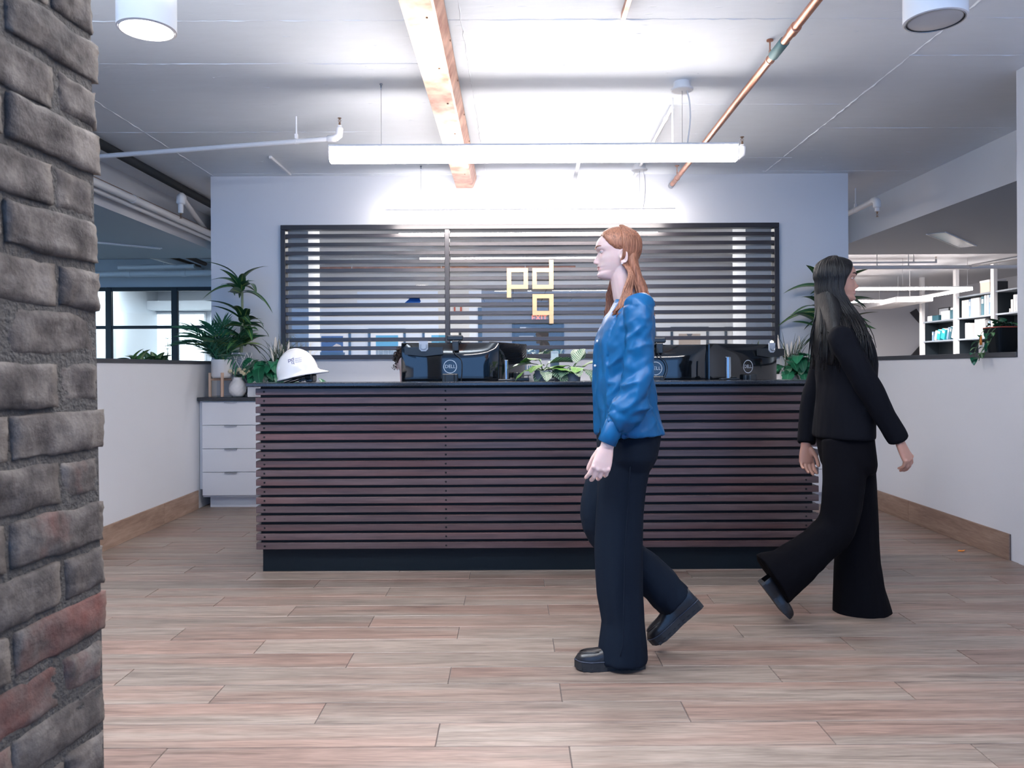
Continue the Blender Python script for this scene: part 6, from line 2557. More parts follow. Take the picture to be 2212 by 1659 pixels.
def add_head(mb, Mh, n=72, ears=True):
    ts = [i / 64 for i in range(65)]
    vs, fs = [], []
    for t in ts:
        for j in range(n):
            vs.append(Mh @ head_pt(t, 2 * PI * j / n))
    for i in range(len(ts) - 1):
        for j in range(n):
            j2 = (j + 1) % n
            fs.append((i * n + j, i * n + j2, (i + 1) * n + j2, (i + 1) * n + j))
    fs += [tuple(range(n))[::-1], tuple(range((len(ts) - 1) * n, len(ts) * n))]
    mb.add(vs, fs)
    # ears: rim, lobe and a filled bowl
    for s_ in ((-1, 1) if ears else ()):
        cx, cz, w_ = -0.016, 0.41 * HH, 0.0715 * s_
        rim = []
        for k in range(13):
            a = math.radians(-70 + 320 * k / 12)
            rr_ = 0.030 if math.sin(a) > 0 else 0.027
            rim.append(Mh @ Vector((cx - 0.016 * math.sin(a - 0.25) * 1.0 - 0.004 - 0.002 * k / 12, w_ + s_ * (0.006 + 0.007 * math.sin(a - 0.3)), cz + rr_ * math.cos(a - 0.2))))
        mb.tube(rim, [0.0038] * 13, 8)
        bowl = MB()
        bowl.ball((0, 0, 0), (0.014, 0.0055, 0.026), 14)
        mb.add([Mh @ (Vector((cx - 0.006, w_ + s_ * 0.001, cz)) + Matrix.Rotation(s_ * -0.25, 3, 'Z') @ Vector(v)) for v in bowl.v], bowl.f)
        lobe = MB()
        lobe.ball((0, 0, 0), (0.008, 0.0045, 0.010), 10)
        mb.add([Mh @ (Vector((cx + 0.001, w_ + s_ * 0.003, cz - 0.028)) + Vector(v)) for v in lobe.v], lobe.f)
        mb.ball(tuple(Mh @ Vector((cx + 0.008, w_ + s_ * 0.003, cz - 0.006))), 0.005, 8)


def face_parts(root, Mh, brow, gaze=0.0):
    for s_ in (-1, 1):
        c = head_pt(0.503, 0.40 * s_)
        c = Vector((head_pt(0.53, 0.0).x - 0.0175, 0.031 * s_, 0.533 * HH))
        m_ = MB()
        m_.ball((0, 0, 0), 0.0112, 16)
        m_.v = [tuple(Mh @ (c + Vector(v))) for v in m_.v]
        ey = m_.build('eye', M['eye_w'], root, smooth=True)
        m_ = MB()
        m_.ball((0, 0, 0), (0.003, 0.0055, 0.0055), 12)
        m_.v = [tuple(Mh @ (c + Vector((0.0102, -0.001 * s_, -0.0005)) + Vector(v))) for v in m_.v]
        m_.build('iris', M['iris'], ey, smooth=True)
        # eyelids: shells over the upper and lower eyeball that leave a narrow opening
        for nm, e0, e1 in (('upper_eyelid', 2, 80), ('lower_eyelid', -80, -20)):
            vs, fs = [], []
            na_, ne = 14, 7
            for i in range(ne + 1):
                for j in range(na_ + 1):
                    az = math.radians(-95 + 190 * j / na_)
                    el = e0 + (e1 - e0) * i / ne
                    # the opening closes towards both corners
                    cl = (abs(az) / math.radians(95)) ** 3
                    if nm == 'upper_eyelid':
                        el = el - 12 * cl * (1 - i / ne)
                    else:
                        el = el + 10 * cl * (i / ne)
                    el = math.radians(el)
                    R_ = 0.0124
                    vs.append(Mh @ (c + Vector((R_ * math.cos(el) * math.cos(az), R_ * 1.12 * math.cos(el) * math.sin(az), R_ * math.sin(el)))))
            for i in range(ne):
                for j in range(na_):
                    q = i * (na_ + 1) + j
                    fs.append((q, q + 1, q + na_ + 2, q + na_ + 1))
            m_ = MB()
            m_.add(vs, fs)
            m_.build(nm, M[root['skin_key']], root, smooth=True)
        pts = []
        for k in range(9):
            u = k / 8
            y = s_ * (0.013 + 0.036 * u)
            t = 0.615 + 0.030 * math.sin(u * 2.3)
            xx = head_pt(t, 0).x
            # follow the brow round the head
            for it in range(12):
                th = math.asin(max(-1, min(1, y / (interp(t, T_W) + 0.001))))
            p_ = min((head_pt(t, a_ * 0.05 * s_) for a_ in range(0, 30)), key=lambda q: abs(q.y - y))
            pts.append(Mh @ (p_ + Vector((0.0012, 0, 0))))
        m_ = MB()
        m_.tube(pts, [(0.0022, 0.0015)] * 2 + [(0.0034, 0.002)] * 4 + [(0.0026, 0.0018)] * 2 + [(0.001, 0.001)], 7)
        m_.build('eyebrow', M[brow], root, smooth=True)


def add_hand(mb, W, d, side_dir, back, L=0.175, curl=(0.45, 0.6, 0.4), spread=0.10, thumb=0.6, nails=None):
    """hand from wrist W along d; side_dir points to the thumb edge; back is the back-of-hand normal"""
    d = d.normalized()
    s_ = (side_dir - d * side_dir.dot(d)).normalized()
    bk = d.cross(s_)
    if bk.dot(back) < 0:
        bk = -bk
    k = L / 0.175
    W = Vector(W)
    mb.tube([W - d * 0.03 * k, W, W + d * 0.03 * k, W + d * 0.06 * k, W + d * 0.085 * k, W + d * 0.094 * k],
            [(0.020 * k, 0.026 * k), (0.0175 * k, 0.026 * k), (0.0165 * k, 0.033 * k), (0.015 * k, 0.038 * k), (0.0125 * k, 0.038 * k), (0.008 * k, 0.034 * k)], 16, side=s_)
    ln = (0.072, 0.080, 0.075, 0.060)
    rd = (0.0088, 0.0092, 0.0087, 0.0078)
    for i in range(4):
        off = (0.030, 0.0105, -0.009, -0.0275)[i] * k
        kn = W + d * ((0.084, 0.088, 0.085, 0.078)[i] * k) + s_ * off + bk * 0.002
        dirn = (d + s_ * spread * (1.5 - i) * 0.5).normalized()
        mb.ball(tuple(kn + bk * 0.003 * k), 0.0095 * k, 10)
        pts = [kn - d * 0.02 * k, kn]
        p_ = kn
        ax = dirn.cross(bk)
        ang_ = 0.0
        for q_, fr_ in enumerate((0.45, 0.32, 0.23)):
            ang_ += curl[q_] * (1 + 0.12 * (i - 1))
            dd = dirn * math.cos(ang_) - bk * math.sin(ang_)
            p2 = p_ + dd * ln[i] * fr_ * k
            pts += [p_.lerp(p2, 0.5), p2]
            p_ = p2
        rs = [rd[i] * k * f for f in (0.9, 1.05, 0.98, 1.02, 0.9, 0.93, 0.85, 0.62)]
        mb.tube(pts, rs, 10)
        mb.ball(tuple(p_ - (pts[-1] - pts[-2]).normalized() * 0.002), rd[i] * k * 0.72, 10)
    # thumb leaves the side of the palm near its base
    b_ = W + d * 0.022 * k + s_ * 0.020 * k - bk * 0.006 * k
    p1 = b_ + (d * 0.55 + s_ * 0.75 * thumb - bk * 0.35) .normalized() * 0.042 * k
    p2 = p1 + (d * 0.85 + s_ * 0.25 * thumb - bk * 0.35).normalized() * 0.032 * k
    p3 = p2 + (d * 0.95 - bk * 0.4).normalized() * 0.025 * k
    mb.tube([b_ - d * 0.012, b_, b_.lerp(p1, 0.6), p1, p1.lerp(p2, 0.5), p2, p2.lerp(p3, 0.6), p3], [0.013 * k, 0.0155 * k, 0.013 * k, 0.0105 * k, 0.0098 * k, 0.0098 * k, 0.0095 * k, 0.006 * k], 12)


def cloth_folds(me, amp, fn=None, seed=0, sc_=(16, 16, 5)):
    a, nr = coords(me), normals(me)
    out = a.copy()
    for i in range(len(a)):
        x, y, z = a[i]
        v = mnoise.noise(Vector((x * sc_[0] + seed, y * sc_[1], z * sc_[2]))) + 0.4 * mnoise.noise(Vector((x * sc_[0] * 2.3, y * sc_[1] * 2.3 + seed, z * sc_[2] * 1.7)))
        k = amp * (fn(x, y, z) if fn else 1.0)
        out[i] = a[i] + nr[i] * (v * k)
    set_coords(me, out)


def attach(me, name, mats, root):
    """link a world-space mesh under root"""
    for m in mats if isinstance(mats, (list, tuple)) else [mats]:
        me.materials.append(m)
    me.transform(wm(root).inverted())
    o = bpy.data.objects.new(name, me)
    C.objects.link(o)
    o.parent = root
    return o


def paint_faces(me, Mh, mi):
    """lip faces get their own material slot"""
    Mi = Mh.inverted()
    n = len(me.polygons)
    ce = np.empty(n * 3, dtype=np.float32)
    me.polygons.foreach_get('center', ce)
    ce = ce.reshape(-1, 3)
    R = np.array(Mi.to_3x3())
    q = ce @ R.T + np.array(Mi.translation)
    t = q[:, 2] / HH
    lip = (np.abs(q[:, 1]) < 0.021 * (1 - ((t - 0.224) / 0.05) ** 2).clip(0, 1) ** 0.5) & (t > 0.187) & (t < 0.258) & (q[:, 0] > 0.06)
    idx = np.zeros(n, dtype=np.int32)
    idx[lip] = mi
    me.polygons.foreach_set('material_index', idx)


def hair_cap(mb, Mh, hl, off=0.011, n=64, rows=26, flat_part=True):
    """scalp of hair above the hairline hl(angle) -> t; thins out to the skin at its edge; closed on the inside"""
    vs, fs = [], []
    for lay in (0, 1):
        for i in range(rows + 1):
            for j in range(n):
                th = 2 * PI * j / n
                tl = hl(abs(((th + PI) % (2 * PI)) - PI))
                f = i / rows
                t = tl + (1.0 - tl) * f
                o_ = off * min(1.0, f * 4.0 + 0.15) if lay == 0 else -0.006
                p = head_pt(min(t, 1.0), th, o_, face=False)
                if lay == 0:
                    p += Vector((0, 0, 0.0015 * mnoise.noise(Vector((p.x * 60, p.y * 60, 3)))))
                vs.append(Mh @ p)
    N1 = (rows + 1) * n
    for i in range(rows):
        for j in range(n):
            j2 = (j + 1) % n
            q = (i * n + j, i * n + j2, (i + 1) * n + j2, (i + 1) * n + j)
            fs.append(q)
            fs.append(tuple(N1 + k for k in q[::-1]))
    for j in range(n):
        j2 = (j + 1) % n
        fs.append((j2, j, N1 + j, N1 + j2))
        fs.append((rows * n + j, rows * n + j2, N1 + rows * n + j2, N1 + rows * n + j))
    mb.add(vs, fs)


def core(cap_, voxel=0.005, it=14):
    """cap and fall of hair melted into one smooth mass"""
    me = fuse(cap_, voxel, it, 'hair_core')
    out = MB()
    out.add([tuple(v.co) for v in me.vertices], [tuple(p.vertices) for p in me.polygons])
    bpy.data.meshes.remove(me)
    return out


def lock(mb, Mh, th, t0, ends, r, rg_, off=0.012):
    """strand clump: over the scalp at angle th, then through the given world points"""
    pts = []
    for t in np.linspace(0.985, t0, 6):
        pts.append(Mh @ head_pt(float(t), th, off + rg_.uniform(-0.002, 0.003), face=False))
    pts = spline(pts + [Vector(e) for e in ends], 26)
    k = len(pts)
    rs = [(r * (0.55 + 0.45 * min(1, i / 5)) * (1 - 0.75 * max(0, (i - k * 0.6) / (k * 0.4)) ** 1.5), r * 0.6) for i in range(k)]
    rs = [(a, min(b_, a)) for a, b_ in rs]
    mb.tube(pts, rs, 7)


def fr_(px0, px1, py, Y, hw, yoff=0.0):
    """horizontal ring of a silhouette between two photo columns"""
    a, c = P(px0, py, Y), P(px1, py, Y)
    return ((a.x + c.x) / 2, Y + yoff, (a.z + c.z) / 2, (c.x - a.x) / 2, hw)


def shoe(root, heel, toe, ground, chunky, tip=0.0):
    """shoe from heel to toe (world), standing on z = ground unless tilted"""
    heel, toe = Vector(heel), Vector(toe)
    d = toe - heel
    L_ = d.length
    fx = d.normalized()
    sy = Vector((0, 1, 0))
    up = sy.cross(fx) if fx.x < 0 else fx.cross(sy)
    if up.z < 0:
        up = -up
    Ms = Matrix((fx.to_4d(), sy.to_4d(), up.to_4d(), (0, 0, 0, 1))).transposed()
    Ms.translation = heel
    for i in range(3):
        Ms[3][i] = 0
    Ms[3][3] = 1
    out = [(0.0, 0.028), (0.04, 0.034), (0.30, 0.033), (0.42, 0.031), (0.60, 0.041), (0.78, 0.044), (0.92, 0.034), (0.98, 0.020), (1.0, 0.006)]
    n = 22
    def outline(k):
        pts = []
        for i in range(n + 1):
            t = i / n
            pts.append((t * L_, interp(t, out) * k))
        return pts
    sh = 0.034 if chunky else 0.018
    o1 = outline(1.0 if chunky else 0.9)
    poly = [(x, -w_) for x, w_ in o1] + [(x, w_) for x, w_ in o1[::-1]]
    m_ = MB()
    k = len(poly)
    rock = lambda x: 0.010 * max(0, (x / L_ - 0.75) / 0.25) ** 2
    vs = [Ms @ Vector((x, y, rock(x))) for x, y in poly] + [Ms @ Vector((x, y, sh + 0.4 * rock(x))) for x, y in poly]
    m_.add(vs, [tuple(range(k))[::-1], tuple(range(k, 2 * k))] + [(i, (i + 1) % k, k + (i + 1) % k, k + i) for i in range(k)])
    if chunky:
        for i in range(9):
            x = L_ * (0.05 + 0.1 * i)
            w_ = interp(x / L_, out) + 0.0015
            for s_ in (-1, 1):
                m_.box((x, s_ * w_ - 0.002, 0.001 + rock(x)), (x + 0.012, s_ * w_ + 0.002, 0.014 + rock(x)), M=Ms)
    so_ = m_.build('shoe_sole', M['sole'], root)
    # upper
    m_ = MB()
    vs, fs = [], []
    prof_h = [(0.0, 0.066), (0.12, 0.070), (0.30, 0.072), (0.42, 0.066), (0.55, 0.050), (0.70, 0.040), (0.84, 0.036), (0.94, 0.028), (1.0, 0.010)]
    na = 14
    for i in range(n + 1):
        t = i / n
        w_, h_ = interp(t, out) * 0.93, interp(t, prof_h) * (1.05 if chunky else 0.9)
        for j in range(na + 1):
            a = PI * j / na
            vs.append(Ms @ Vector((t * L_ * 0.985 + 0.002, w_ * math.copysign(abs(math.cos(a)) ** 0.75, math.cos(a)), sh - 0.002 + h_ * math.sin(a) ** 0.8)))
    for i in range(n):
        for j in range(na):
            q = i * (na + 1) + j
            fs.append((q, q + na + 1, q + na + 2, q + 1))
    m_.add(vs, fs)
    m_.build('shoe_upper', M['shoe'], root, smooth=True)
    if chunky:
        m_ = MB()
        pts = []
        for i in range(15):
            a = PI * i / 14 - PI / 2
            t = 0.66 + 0.26 * math.cos(a)
            yy = 0.026 * math.sin(a)
            hz = sh + interp(t, prof_h) * 1.05 * max(0.15, 1 - (yy / (interp(t, out) * 0.93)) ** 2) ** 0.45
            pts.append(Ms @ Vector((t * L_, yy, hz)))
        m_.tube(pts, 0.003, 7)
        m_.build('shoe_seam', M['shoe'], root, smooth=True)
        m_ = MB()
        pts = [Ms @ Vector((x, -w_ * 1.01, sh + 0.002 + 0.4 * rock(x))) for x, w_ in o1]
        m_.tube(pts, 0.0022, 6)
        m_.build('shoe_welt', M['welt'], root, smooth=True)


# ------------------------------------------------------------------ first person: blue satin blouse, walking to the left
Y1 = 3.06
a_root = thing('person', 'person with long auburn hair in a blue satin blouse and dark trousers, walking left', 'person', (P(1345, 1440, 2.98).x, 3.04, 0))
a_root['skin_key'] = 'skin_a'
kA = 0.885
chin = P(1289.6, 602, Y1)
MhA = Matrix.Translation((chin.x + 0.088 * kA, Y1, chin.z - 0.003)) @ Matrix.Rotation(PI, 4, 'Z') @ Matrix.Rotation(0.02, 4, 'Y') @ Matrix.Scale(kA, 4)
body = MB()
add_head(body, MhA)
hc_ = MhA @ Vector((-0.015, 0, 0.06))
nb = P(1368, 668, Y1)
body.tube([MhA @ Vector((-0.028, 0, 0.085)), MhA @ Vector((-0.022, 0, 0.02)), P(1351, 638, Y1), nb], [(0.052, 0.054), (0.048, 0.050), (0.050, 0.052), (0.064, 0.075)], 18, side=(0, 1, 0))
tors = [(1330, 1400, 660, 0.12), (1314, 1404, 684, 0.165), (1294, 1406, 740, 0.160), (1295, 1398, 790, 0.145), (1296, 1398, 830, 0.140), (1298, 1402, 880, 0.14), (1300, 1408, 930, 0.142), (1306, 1402, 985, 0.138), (1312, 1398, 1010, 0.12)]
body.rings([fr_(a, c, y, Y1, h) for a, c, y, h in tors[::-1]], 28)
YA = Y1 - 0.195
SHA = P(1384, 672, Y1 - 0.165)
ELA, WRA = P(1376, 852, YA - 0.02), P(1311, 966, YA)
body.tube([SHA, SHA.lerp(ELA, 0.5), ELA, P(1348, 894, YA), P(1324, 925, YA), WRA], [0.045, 0.037, 0.031, 0.030, 0.027, 0.021], 14)
add_hand(body, WRA, Vector((-0.30, 0, -1)), Vector((-1, -0.1, 0.2)), Vector((0, -1, 0.1)), 0.172, curl=(0.40, 0.55, 0.35), spread=0.16, thumb=0.25)
SHB = P(1372, 672, Y1 + 0.165)
ELB, WRB = P(1392, 850, Y1 + 0.20), P(1352, 955, Y1 + 0.20)
body.tube([SHB, SHB.lerp(ELB, 0.5), ELB, ELB.lerp(WRB, 0.4), WRB], [0.045, 0.037, 0.031, 0.029, 0.021], 14)
add_hand(body, WRB, Vector((-0.25, 0, -1)), Vector((-1, 0.1, 0.2)), Vector((0, 1, 0.1)), 0.172)
# legs (inside the trousers)
YN, YFA = 3.0, 3.15
body.tube([P(1352, 960, YN + 0.02), P(1338, 1130, YN), P(1345, 1260, YN), P(1352, 1398, YN)], [0.070, 0.052, 0.046, 0.032], 14)
KNE = P(1291, 1112, YFA)
ANK = P(1464, 1302, YFA)
body.tube([P(1350, 965, YFA - 0.02), P(1318, 1040, YFA), KNE, KNE.lerp(ANK, 0.35), ANK], [0.068, 0.062, 0.050, 0.046, 0.032], 14)
me = fuse(body, 0.0034, 2, 'body')
bo = attach(me, 'body', [M['skin_a'], M['lip']], a_root)
paint_faces(me, wm(a_root).inverted() @ MhA, 1)
face_parts(a_root, MhA, 'brow_a')
# blouse
bl = MB()
T1 = [(1331, 1391, 645, 0.062), (1328, 1394, 655, 0.085), (1319, 1402, 668, 0.150), (1306, 1409, 690, 0.178), (1294, 1411, 715, 0.180), (1285.5, 1411, 745, 0.176), (1283, 1406, 785, 0.166), (1283.5, 1405, 830, 0.163), (1284, 1412, 870, 0.174), (1286, 1424, 910, 0.188), (1287, 1431, 930, 0.194), (1288, 1433, 937, 0.195)]
bl.rings([fr_(a, c, y, Y1, h) for a, c, y, h in T1[::-1]], 36)
def sleeve(mb, pts, rad):
    mb.tube(spline(pts, 22), [(interp(i / 21, [(t, a) for t, a, b_ in rad]), interp(i / 21, [(t, b_) for t, a, b_ in rad])) for i in range(22)], 20, side=(0, 1, 0))
CU0, CU1 = P(1326, 921, YA), P(1311, 956, YA)
sleeve(bl, [P(1380, 648, Y1 - 0.13), P(1381, 668, Y1 - 0.165), P(1381, 720, YA + 0.01), P(1379, 790, YA), P(1374, 850, YA - 0.01), P(1352, 893, YA), CU0],
       [(0, 0.035, 0.03), (0.08, 0.056, 0.055), (0.25, 0.053, 0.060), (0.45, 0.048, 0.052), (0.62, 0.054, 0.056), (0.78, 0.062, 0.062), (0.9, 0.056, 0.056), (0.97, 0.043, 0.042), (1.0, 0.036, 0.036)])
sleeve(bl, [P(1368, 648, Y1 + 0.13), P(1370, 668, Y1 + 0.165), P(1374, 760, Y1 + 0.20), P(1390, 850, Y1 + 0.205), P(1378, 905, Y1 + 0.205), P(1364, 928, Y1 + 0.20)],
       [(0, 0.035, 0.03), (0.1, 0.056, 0.055), (0.5, 0.048, 0.050), (0.75, 0.058, 0.056), (1.0, 0.038, 0.038)])
me = fuse(bl, 0.0055, 5, 'blouse')
zsh_ = P(1380, 660, YA).z
zel = P(1376, 852, YA).z
def fold_fn(x, y, z):
    return 0.55 + 0.9 * math.exp(-((z - zel) / 0.10) ** 2) * (1 if y < Y1 - 0.12 else 0.3)
a = coords(me)
nr = normals(me)
out = a.copy()
cuf = np.array(CU0)
for i in range(len(a)):
    x, y, z = [float(v) for v in a[i]]
    arm = y < Y1 - 0.125 and z < zsh_
    v = 0.0
    if arm:
        # gathers radiating from the cuff and the puffed cap, diagonal drag folds along the arm
        dcu = (Vector((x, y, z)) - CU0).length
        u = math.atan2(y - YA, (x - CU0.x) * 0.9 + (z - CU0.z) * 0.45)
        v += 0.0045 * math.sin(u * 9) * math.exp(-((dcu - 0.03) / 0.055) ** 2)
        v += 0.0040 * math.sin((z - zsh_) * 8 + x * 95) * math.exp(-((z - zsh_ + 0.02) / 0.05) ** 2)
        q_ = mnoise.noise(Vector((x * 10 + z * 8, y * 8, z * 17 - x * 12)))
        v += (0.020 * (0.35 - abs(q_)) * (0.45 + math.exp(-((z - zel - 0.03) / 0.12) ** 2)))
        v += 0.004 * mnoise.noise(Vector((x * 30 + z * 12, y * 22, z * 34 - x * 20)))
    else:
        q_ = mnoise.noise(Vector((x * 11 + z * 3.2, y * 11, z * 2.8)))
        v += 0.020 * (0.30 - abs(q_)) * (0.6 + 0.6 * max(0, min(1, (1.45 - z) / 0.4)))
        v += 0.0055 * mnoise.noise(Vector((x * 27 + z * 8, y * 27, z * 7 + 4)))
        # the placket at the front
    out[i] = a[i] + nr[i] * v
set_coords(me, out)
attach(me, 'blouse', M['satin'], a_root)
# stand collar, placket, cuff, buttons
m_ = MB()
cr_ = [fr_(1330, 1386, 653, Y1, 0.062), fr_(1331, 1384, 641, Y1, 0.058)]
cz = cr_[0][2]
vs, fs = [], []
n = 32
for (cx_, cy_, z_, a_, b_) in ((cr_[0]), (cr_[1])):
    for k in (0.0, -0.004):
        for j in range(n):
            th = 2 * PI * j / n
            vs.append((cx_ + (a_ + k) * math.cos(th), cy_ + (b_ + k) * math.sin(th), z_ + 0.010 * math.cos(th)))
for j in range(n):
    j2 = (j + 1) % n
    fs += [(j, j2, 2 * n + j2, 2 * n + j), (2 * n + j, 2 * n + j2, 3 * n + j2, 3 * n + j), (3 * n + j, 3 * n + j2, n + j2, n + j)]
m_.add(vs, fs)
m_.build('collar', M['satin'], a_root, smooth=True, angle=50)
m_ = MB()
dcf = (CU1 - CU0).normalized()
m_.tube([CU0 - dcf * 0.016, CU0 - dcf * 0.012, CU0.lerp(CU1, 0.5), CU1, CU1 + dcf * 0.003], [(0.034, 0.034), (0.0365, 0.036), (0.036, 0.0355), (0.0355, 0.035), (0.031, 0.031)], 24, side=(0, 1, 0))
m_.build('cuff', M['satin'], a_root, smooth=True, angle=60)
m_ = MB()
m_.tube([P(1364, 926, Y1 + 0.20), P(1354, 956, Y1 + 0.20)], [(0.036, 0.036), (0.034, 0.034)], 20, side=(0, 1, 0))
m_.build('cuff', M['satin'], a_root, smooth=True, angle=60)
me_bl = bpy.data.objects['blouse']
for (px, py) in ((1331, 658), (1311, 690), (1291.5, 737), (1286.5, 790)):
    c = P(px - 0.5, py, Y1 - 0.045)
    m_ = MB()
    m_.ball((c.x - 0.001, c.y, c.z), 0.0052, 10)
    m_.build('button', M['pearl'], a_root, smooth=True)
# trousers
tr = MB()
W1 = [(1289, 1424, 915, 0.172), (1290, 1426, 945, 0.178), (1291, 1418, 985, 0.178), (1300, 1406, 1010, 0.150)]
tr.rings([fr_(a, c, y, Y1 + 0.01, h) for a, c, y, h in W1[::-1]], 32)
LN = [(1292, 1408, 985, 0.092), (1290, 1396, 1060, 0.088), (1287, 1391, 1117, 0.084), (1285, 1390, 1175, 0.082), (1287, 1391, 1240, 0.082), (1289, 1391, 1285, 0.082), (1297, 1391, 1341, 0.084), (1291, 1394, 1385, 0.092), (1287, 1396, 1420, 0.098), (1290, 1396, 1428, 0.098)]
tr.rings([fr_(a, c, y, YN + 0.01, h) for a, c, y, h in LN[::-1]], 28)
sh0, sh1 = P(1424, 1316, YFA), P(1497, 1277, YFA)
HEM = (sh0 + sh1) / 2
pts = [P(1352, 960, YFA - 0.03), P(1318, 1035, YFA), P(1292, 1105, YFA), P(1312, 1158, YFA), P(1378, 1222, YFA), P(1430, 1270, YFA), HEM]
tr.tube(spline(pts, 18), [(interp(i / 17, [(0, .10), (.18, .092), (.33, .072), (.5, .072), (.7, .080), (.88, .080), (1, .080)]), interp(i / 17, [(0, .09), (.3, .08), (.6, .082), (1, .088)])) for i in range(18)], 22, side=(0, 1, 0))
me = fuse(tr, 0.0065, 6, 'trousers')
ztop = P(1, 915, Y1).z
cloth_folds(me, 0.0075, lambda x, y, z: 0.5 + 0.8 * max(0, min(1, (0.75 - z) / 0.5)), 3, (15, 15, 3.0))
attach(me, 'trousers', M['trouser_a'], a_root)
# pressed crease / side seam
m_ = MB()
pts = [P(x, y, YN - hw - 0.004) for x, y, hw in ((1362, 1000, .088), (1356, 1100, .084), (1350, 1200, .08), (1348, 1290, .08), (1346, 1380, .09), (1340, 1418, .096))]
m_.tube(spline(pts, 20), 0.0022, 6)
m_.build('trouser_seam', M['trouser_a'], a_root, smooth=True)
hl_, tl_ = P(1394, 1442, 2.98), P(1241, 1438, 2.98)
shoe(a_root, (hl_.x, YN - 0.0, 0.0005), (tl_.x, YN - 0.02, 0.0005), 0, True)
hl_, tl_ = P(1500, 1330, YFA), P(1404, 1398, YFA)
shoe(a_root, P(1517, 1305, YFA), P(1412, 1397, YFA), 0, True)
# hair
def hlA(th):
    d_ = math.degrees(th)
    return interp(d_, [(0, 0.86), (25, 0.84), (45, 0.77), (62, 0.66), (78, 0.545), (92, 0.53), (105, 0.42), (125, 0.22), (180, 0.14)])
hm = MB()
hair_cap(hm, MhA, hlA, 0.010)
rg = random.Random(31)
hm.tube(spline([MhA @ Vector((-0.035, 0, 0.19)), MhA @ Vector((-0.050, 0, 0.14)), MhA @ Vector((-0.056, 0, 0.10)), MhA @ Vector((-0.060, 0, 0.06)), P(1381, 628, Y1), P(1390, 652, Y1), P(1398, 676, Y1)], 14),
        [(interp(i / 13, [(0, .030), (.2, .045), (.4, .038), (.65, .026), (1, .008)]), interp(i / 13, [(0, .040), (.2, .062), (.4, .070), (.65, .075), (1, .070)])) for i in range(14)], 18, side=(0, 1, 0))
hm = core(hm)
zend = P(1, 684, Y1).z
for i in range(170):
    # back and side hair, tucked behind the ear
    s_ = rg.choice((-1, 1))
    dg_ = rg.uniform(102, 180)
    th = s_ * math.radians(dg_)
    f = (dg_ - 102) / 78
    bx = MhA @ head_pt(0.30, th, 0.013, face=False)
    yy = Y1 + (bx.y - Y1) * 1.15
    m1 = Vector((P(1366 + 25 * f + rg.uniform(-4, 4), 620, Y1).x, yy, P(1, 622, Y1).z))
    m2 = Vector((P(1372 + 28 * f + rg.uniform(-4, 5), 652, Y1).x, yy + rg.uniform(-.015, .015), P(1, 652, Y1).z))
    en = Vector((P(1384 + 28 * f + rg.uniform(-5, 5), 680, Y1).x, yy + rg.uniform(-.02, .02), zend + rg.uniform(-0.015, 0.06)))
    lock(hm, MhA, th, 0.42, [bx, m1, m2, en], rg.uniform(0.003, 0.0055), rg)
for i in range(60):
    # near-side locks drawn forward over the shoulder onto the chest
    th = math.radians(rg.uniform(98, 128))
    b0 = MhA @ head_pt(0.28, th, 0.014, face=False)
    k = rg.random()
    p0_ = P(1367 - 8 * k + rg.uniform(-2, 2), 590, Y1 - 0.078)
    p1_ = P(1366 - 17 * k + rg.uniform(-2, 2), 622, Y1 - 0.085 - 0.02 * k)
    p2_ = P(1358 - 20 * k + rg.uniform(-2, 2), 652, Y1 - 0.130 + 0.02 * k)
    p3_ = P(1340 - 18 * k + rg.uniform(-3, 3), 686 + rg.uniform(-14, 6), Y1 - 0.142 + 0.045 * k)
    lock(hm, MhA, th, 0.40, [b0, p0_, p1_, p2_, p3_], rg.uniform(0.0028, 0.005), rg)
for i in range(45):
    # far-side locks, seen in front of the neck
    th = -math.radians(rg.uniform(84, 118))
    b0 = MhA @ head_pt(0.28, th, 0.014, face=False)
    k = rg.random()
    p1_ = P(1330 - 18 * k + rg.uniform(-2, 2), 628, Y1 + 0.075)
    p2_ = P(1324 - 14 * k + rg.uniform(-2, 2), 656, Y1 + 0.085)
    p3_ = P(1316 - 11 * k + rg.uniform(-3, 3), 684 + rg.uniform(-14, 4), Y1 + 0.085)
    lock(hm, MhA, th, 0.40, [b0, p1_, p2_, p3_], rg.uniform(0.0028, 0.005), rg)
for i in range(6):
    # flyaway strands
    th = math.radians(rg.uniform(120, 165))
    b0 = MhA @ head_pt(0.3, th, 0.018, face=False)
    lock(hm, MhA, th, 0.5, [b0, P(1381 + i * 2, 615, Y1 - 0.05), P(1393 + i * 3, 640 + i * 3, Y1 - 0.06)], 0.0013, rg, 0.014)
hm.build('hair', M['hair_a'], a_root, smooth=True)
# earring and ring
c = MhA @ Vector((-0.013, 0.082, 0.41 * HH - 0.034))
m_ = MB()
m_.ball(tuple(c), 0.003, 8)
m_.build('earring', M['pearl'], a_root, smooth=True)

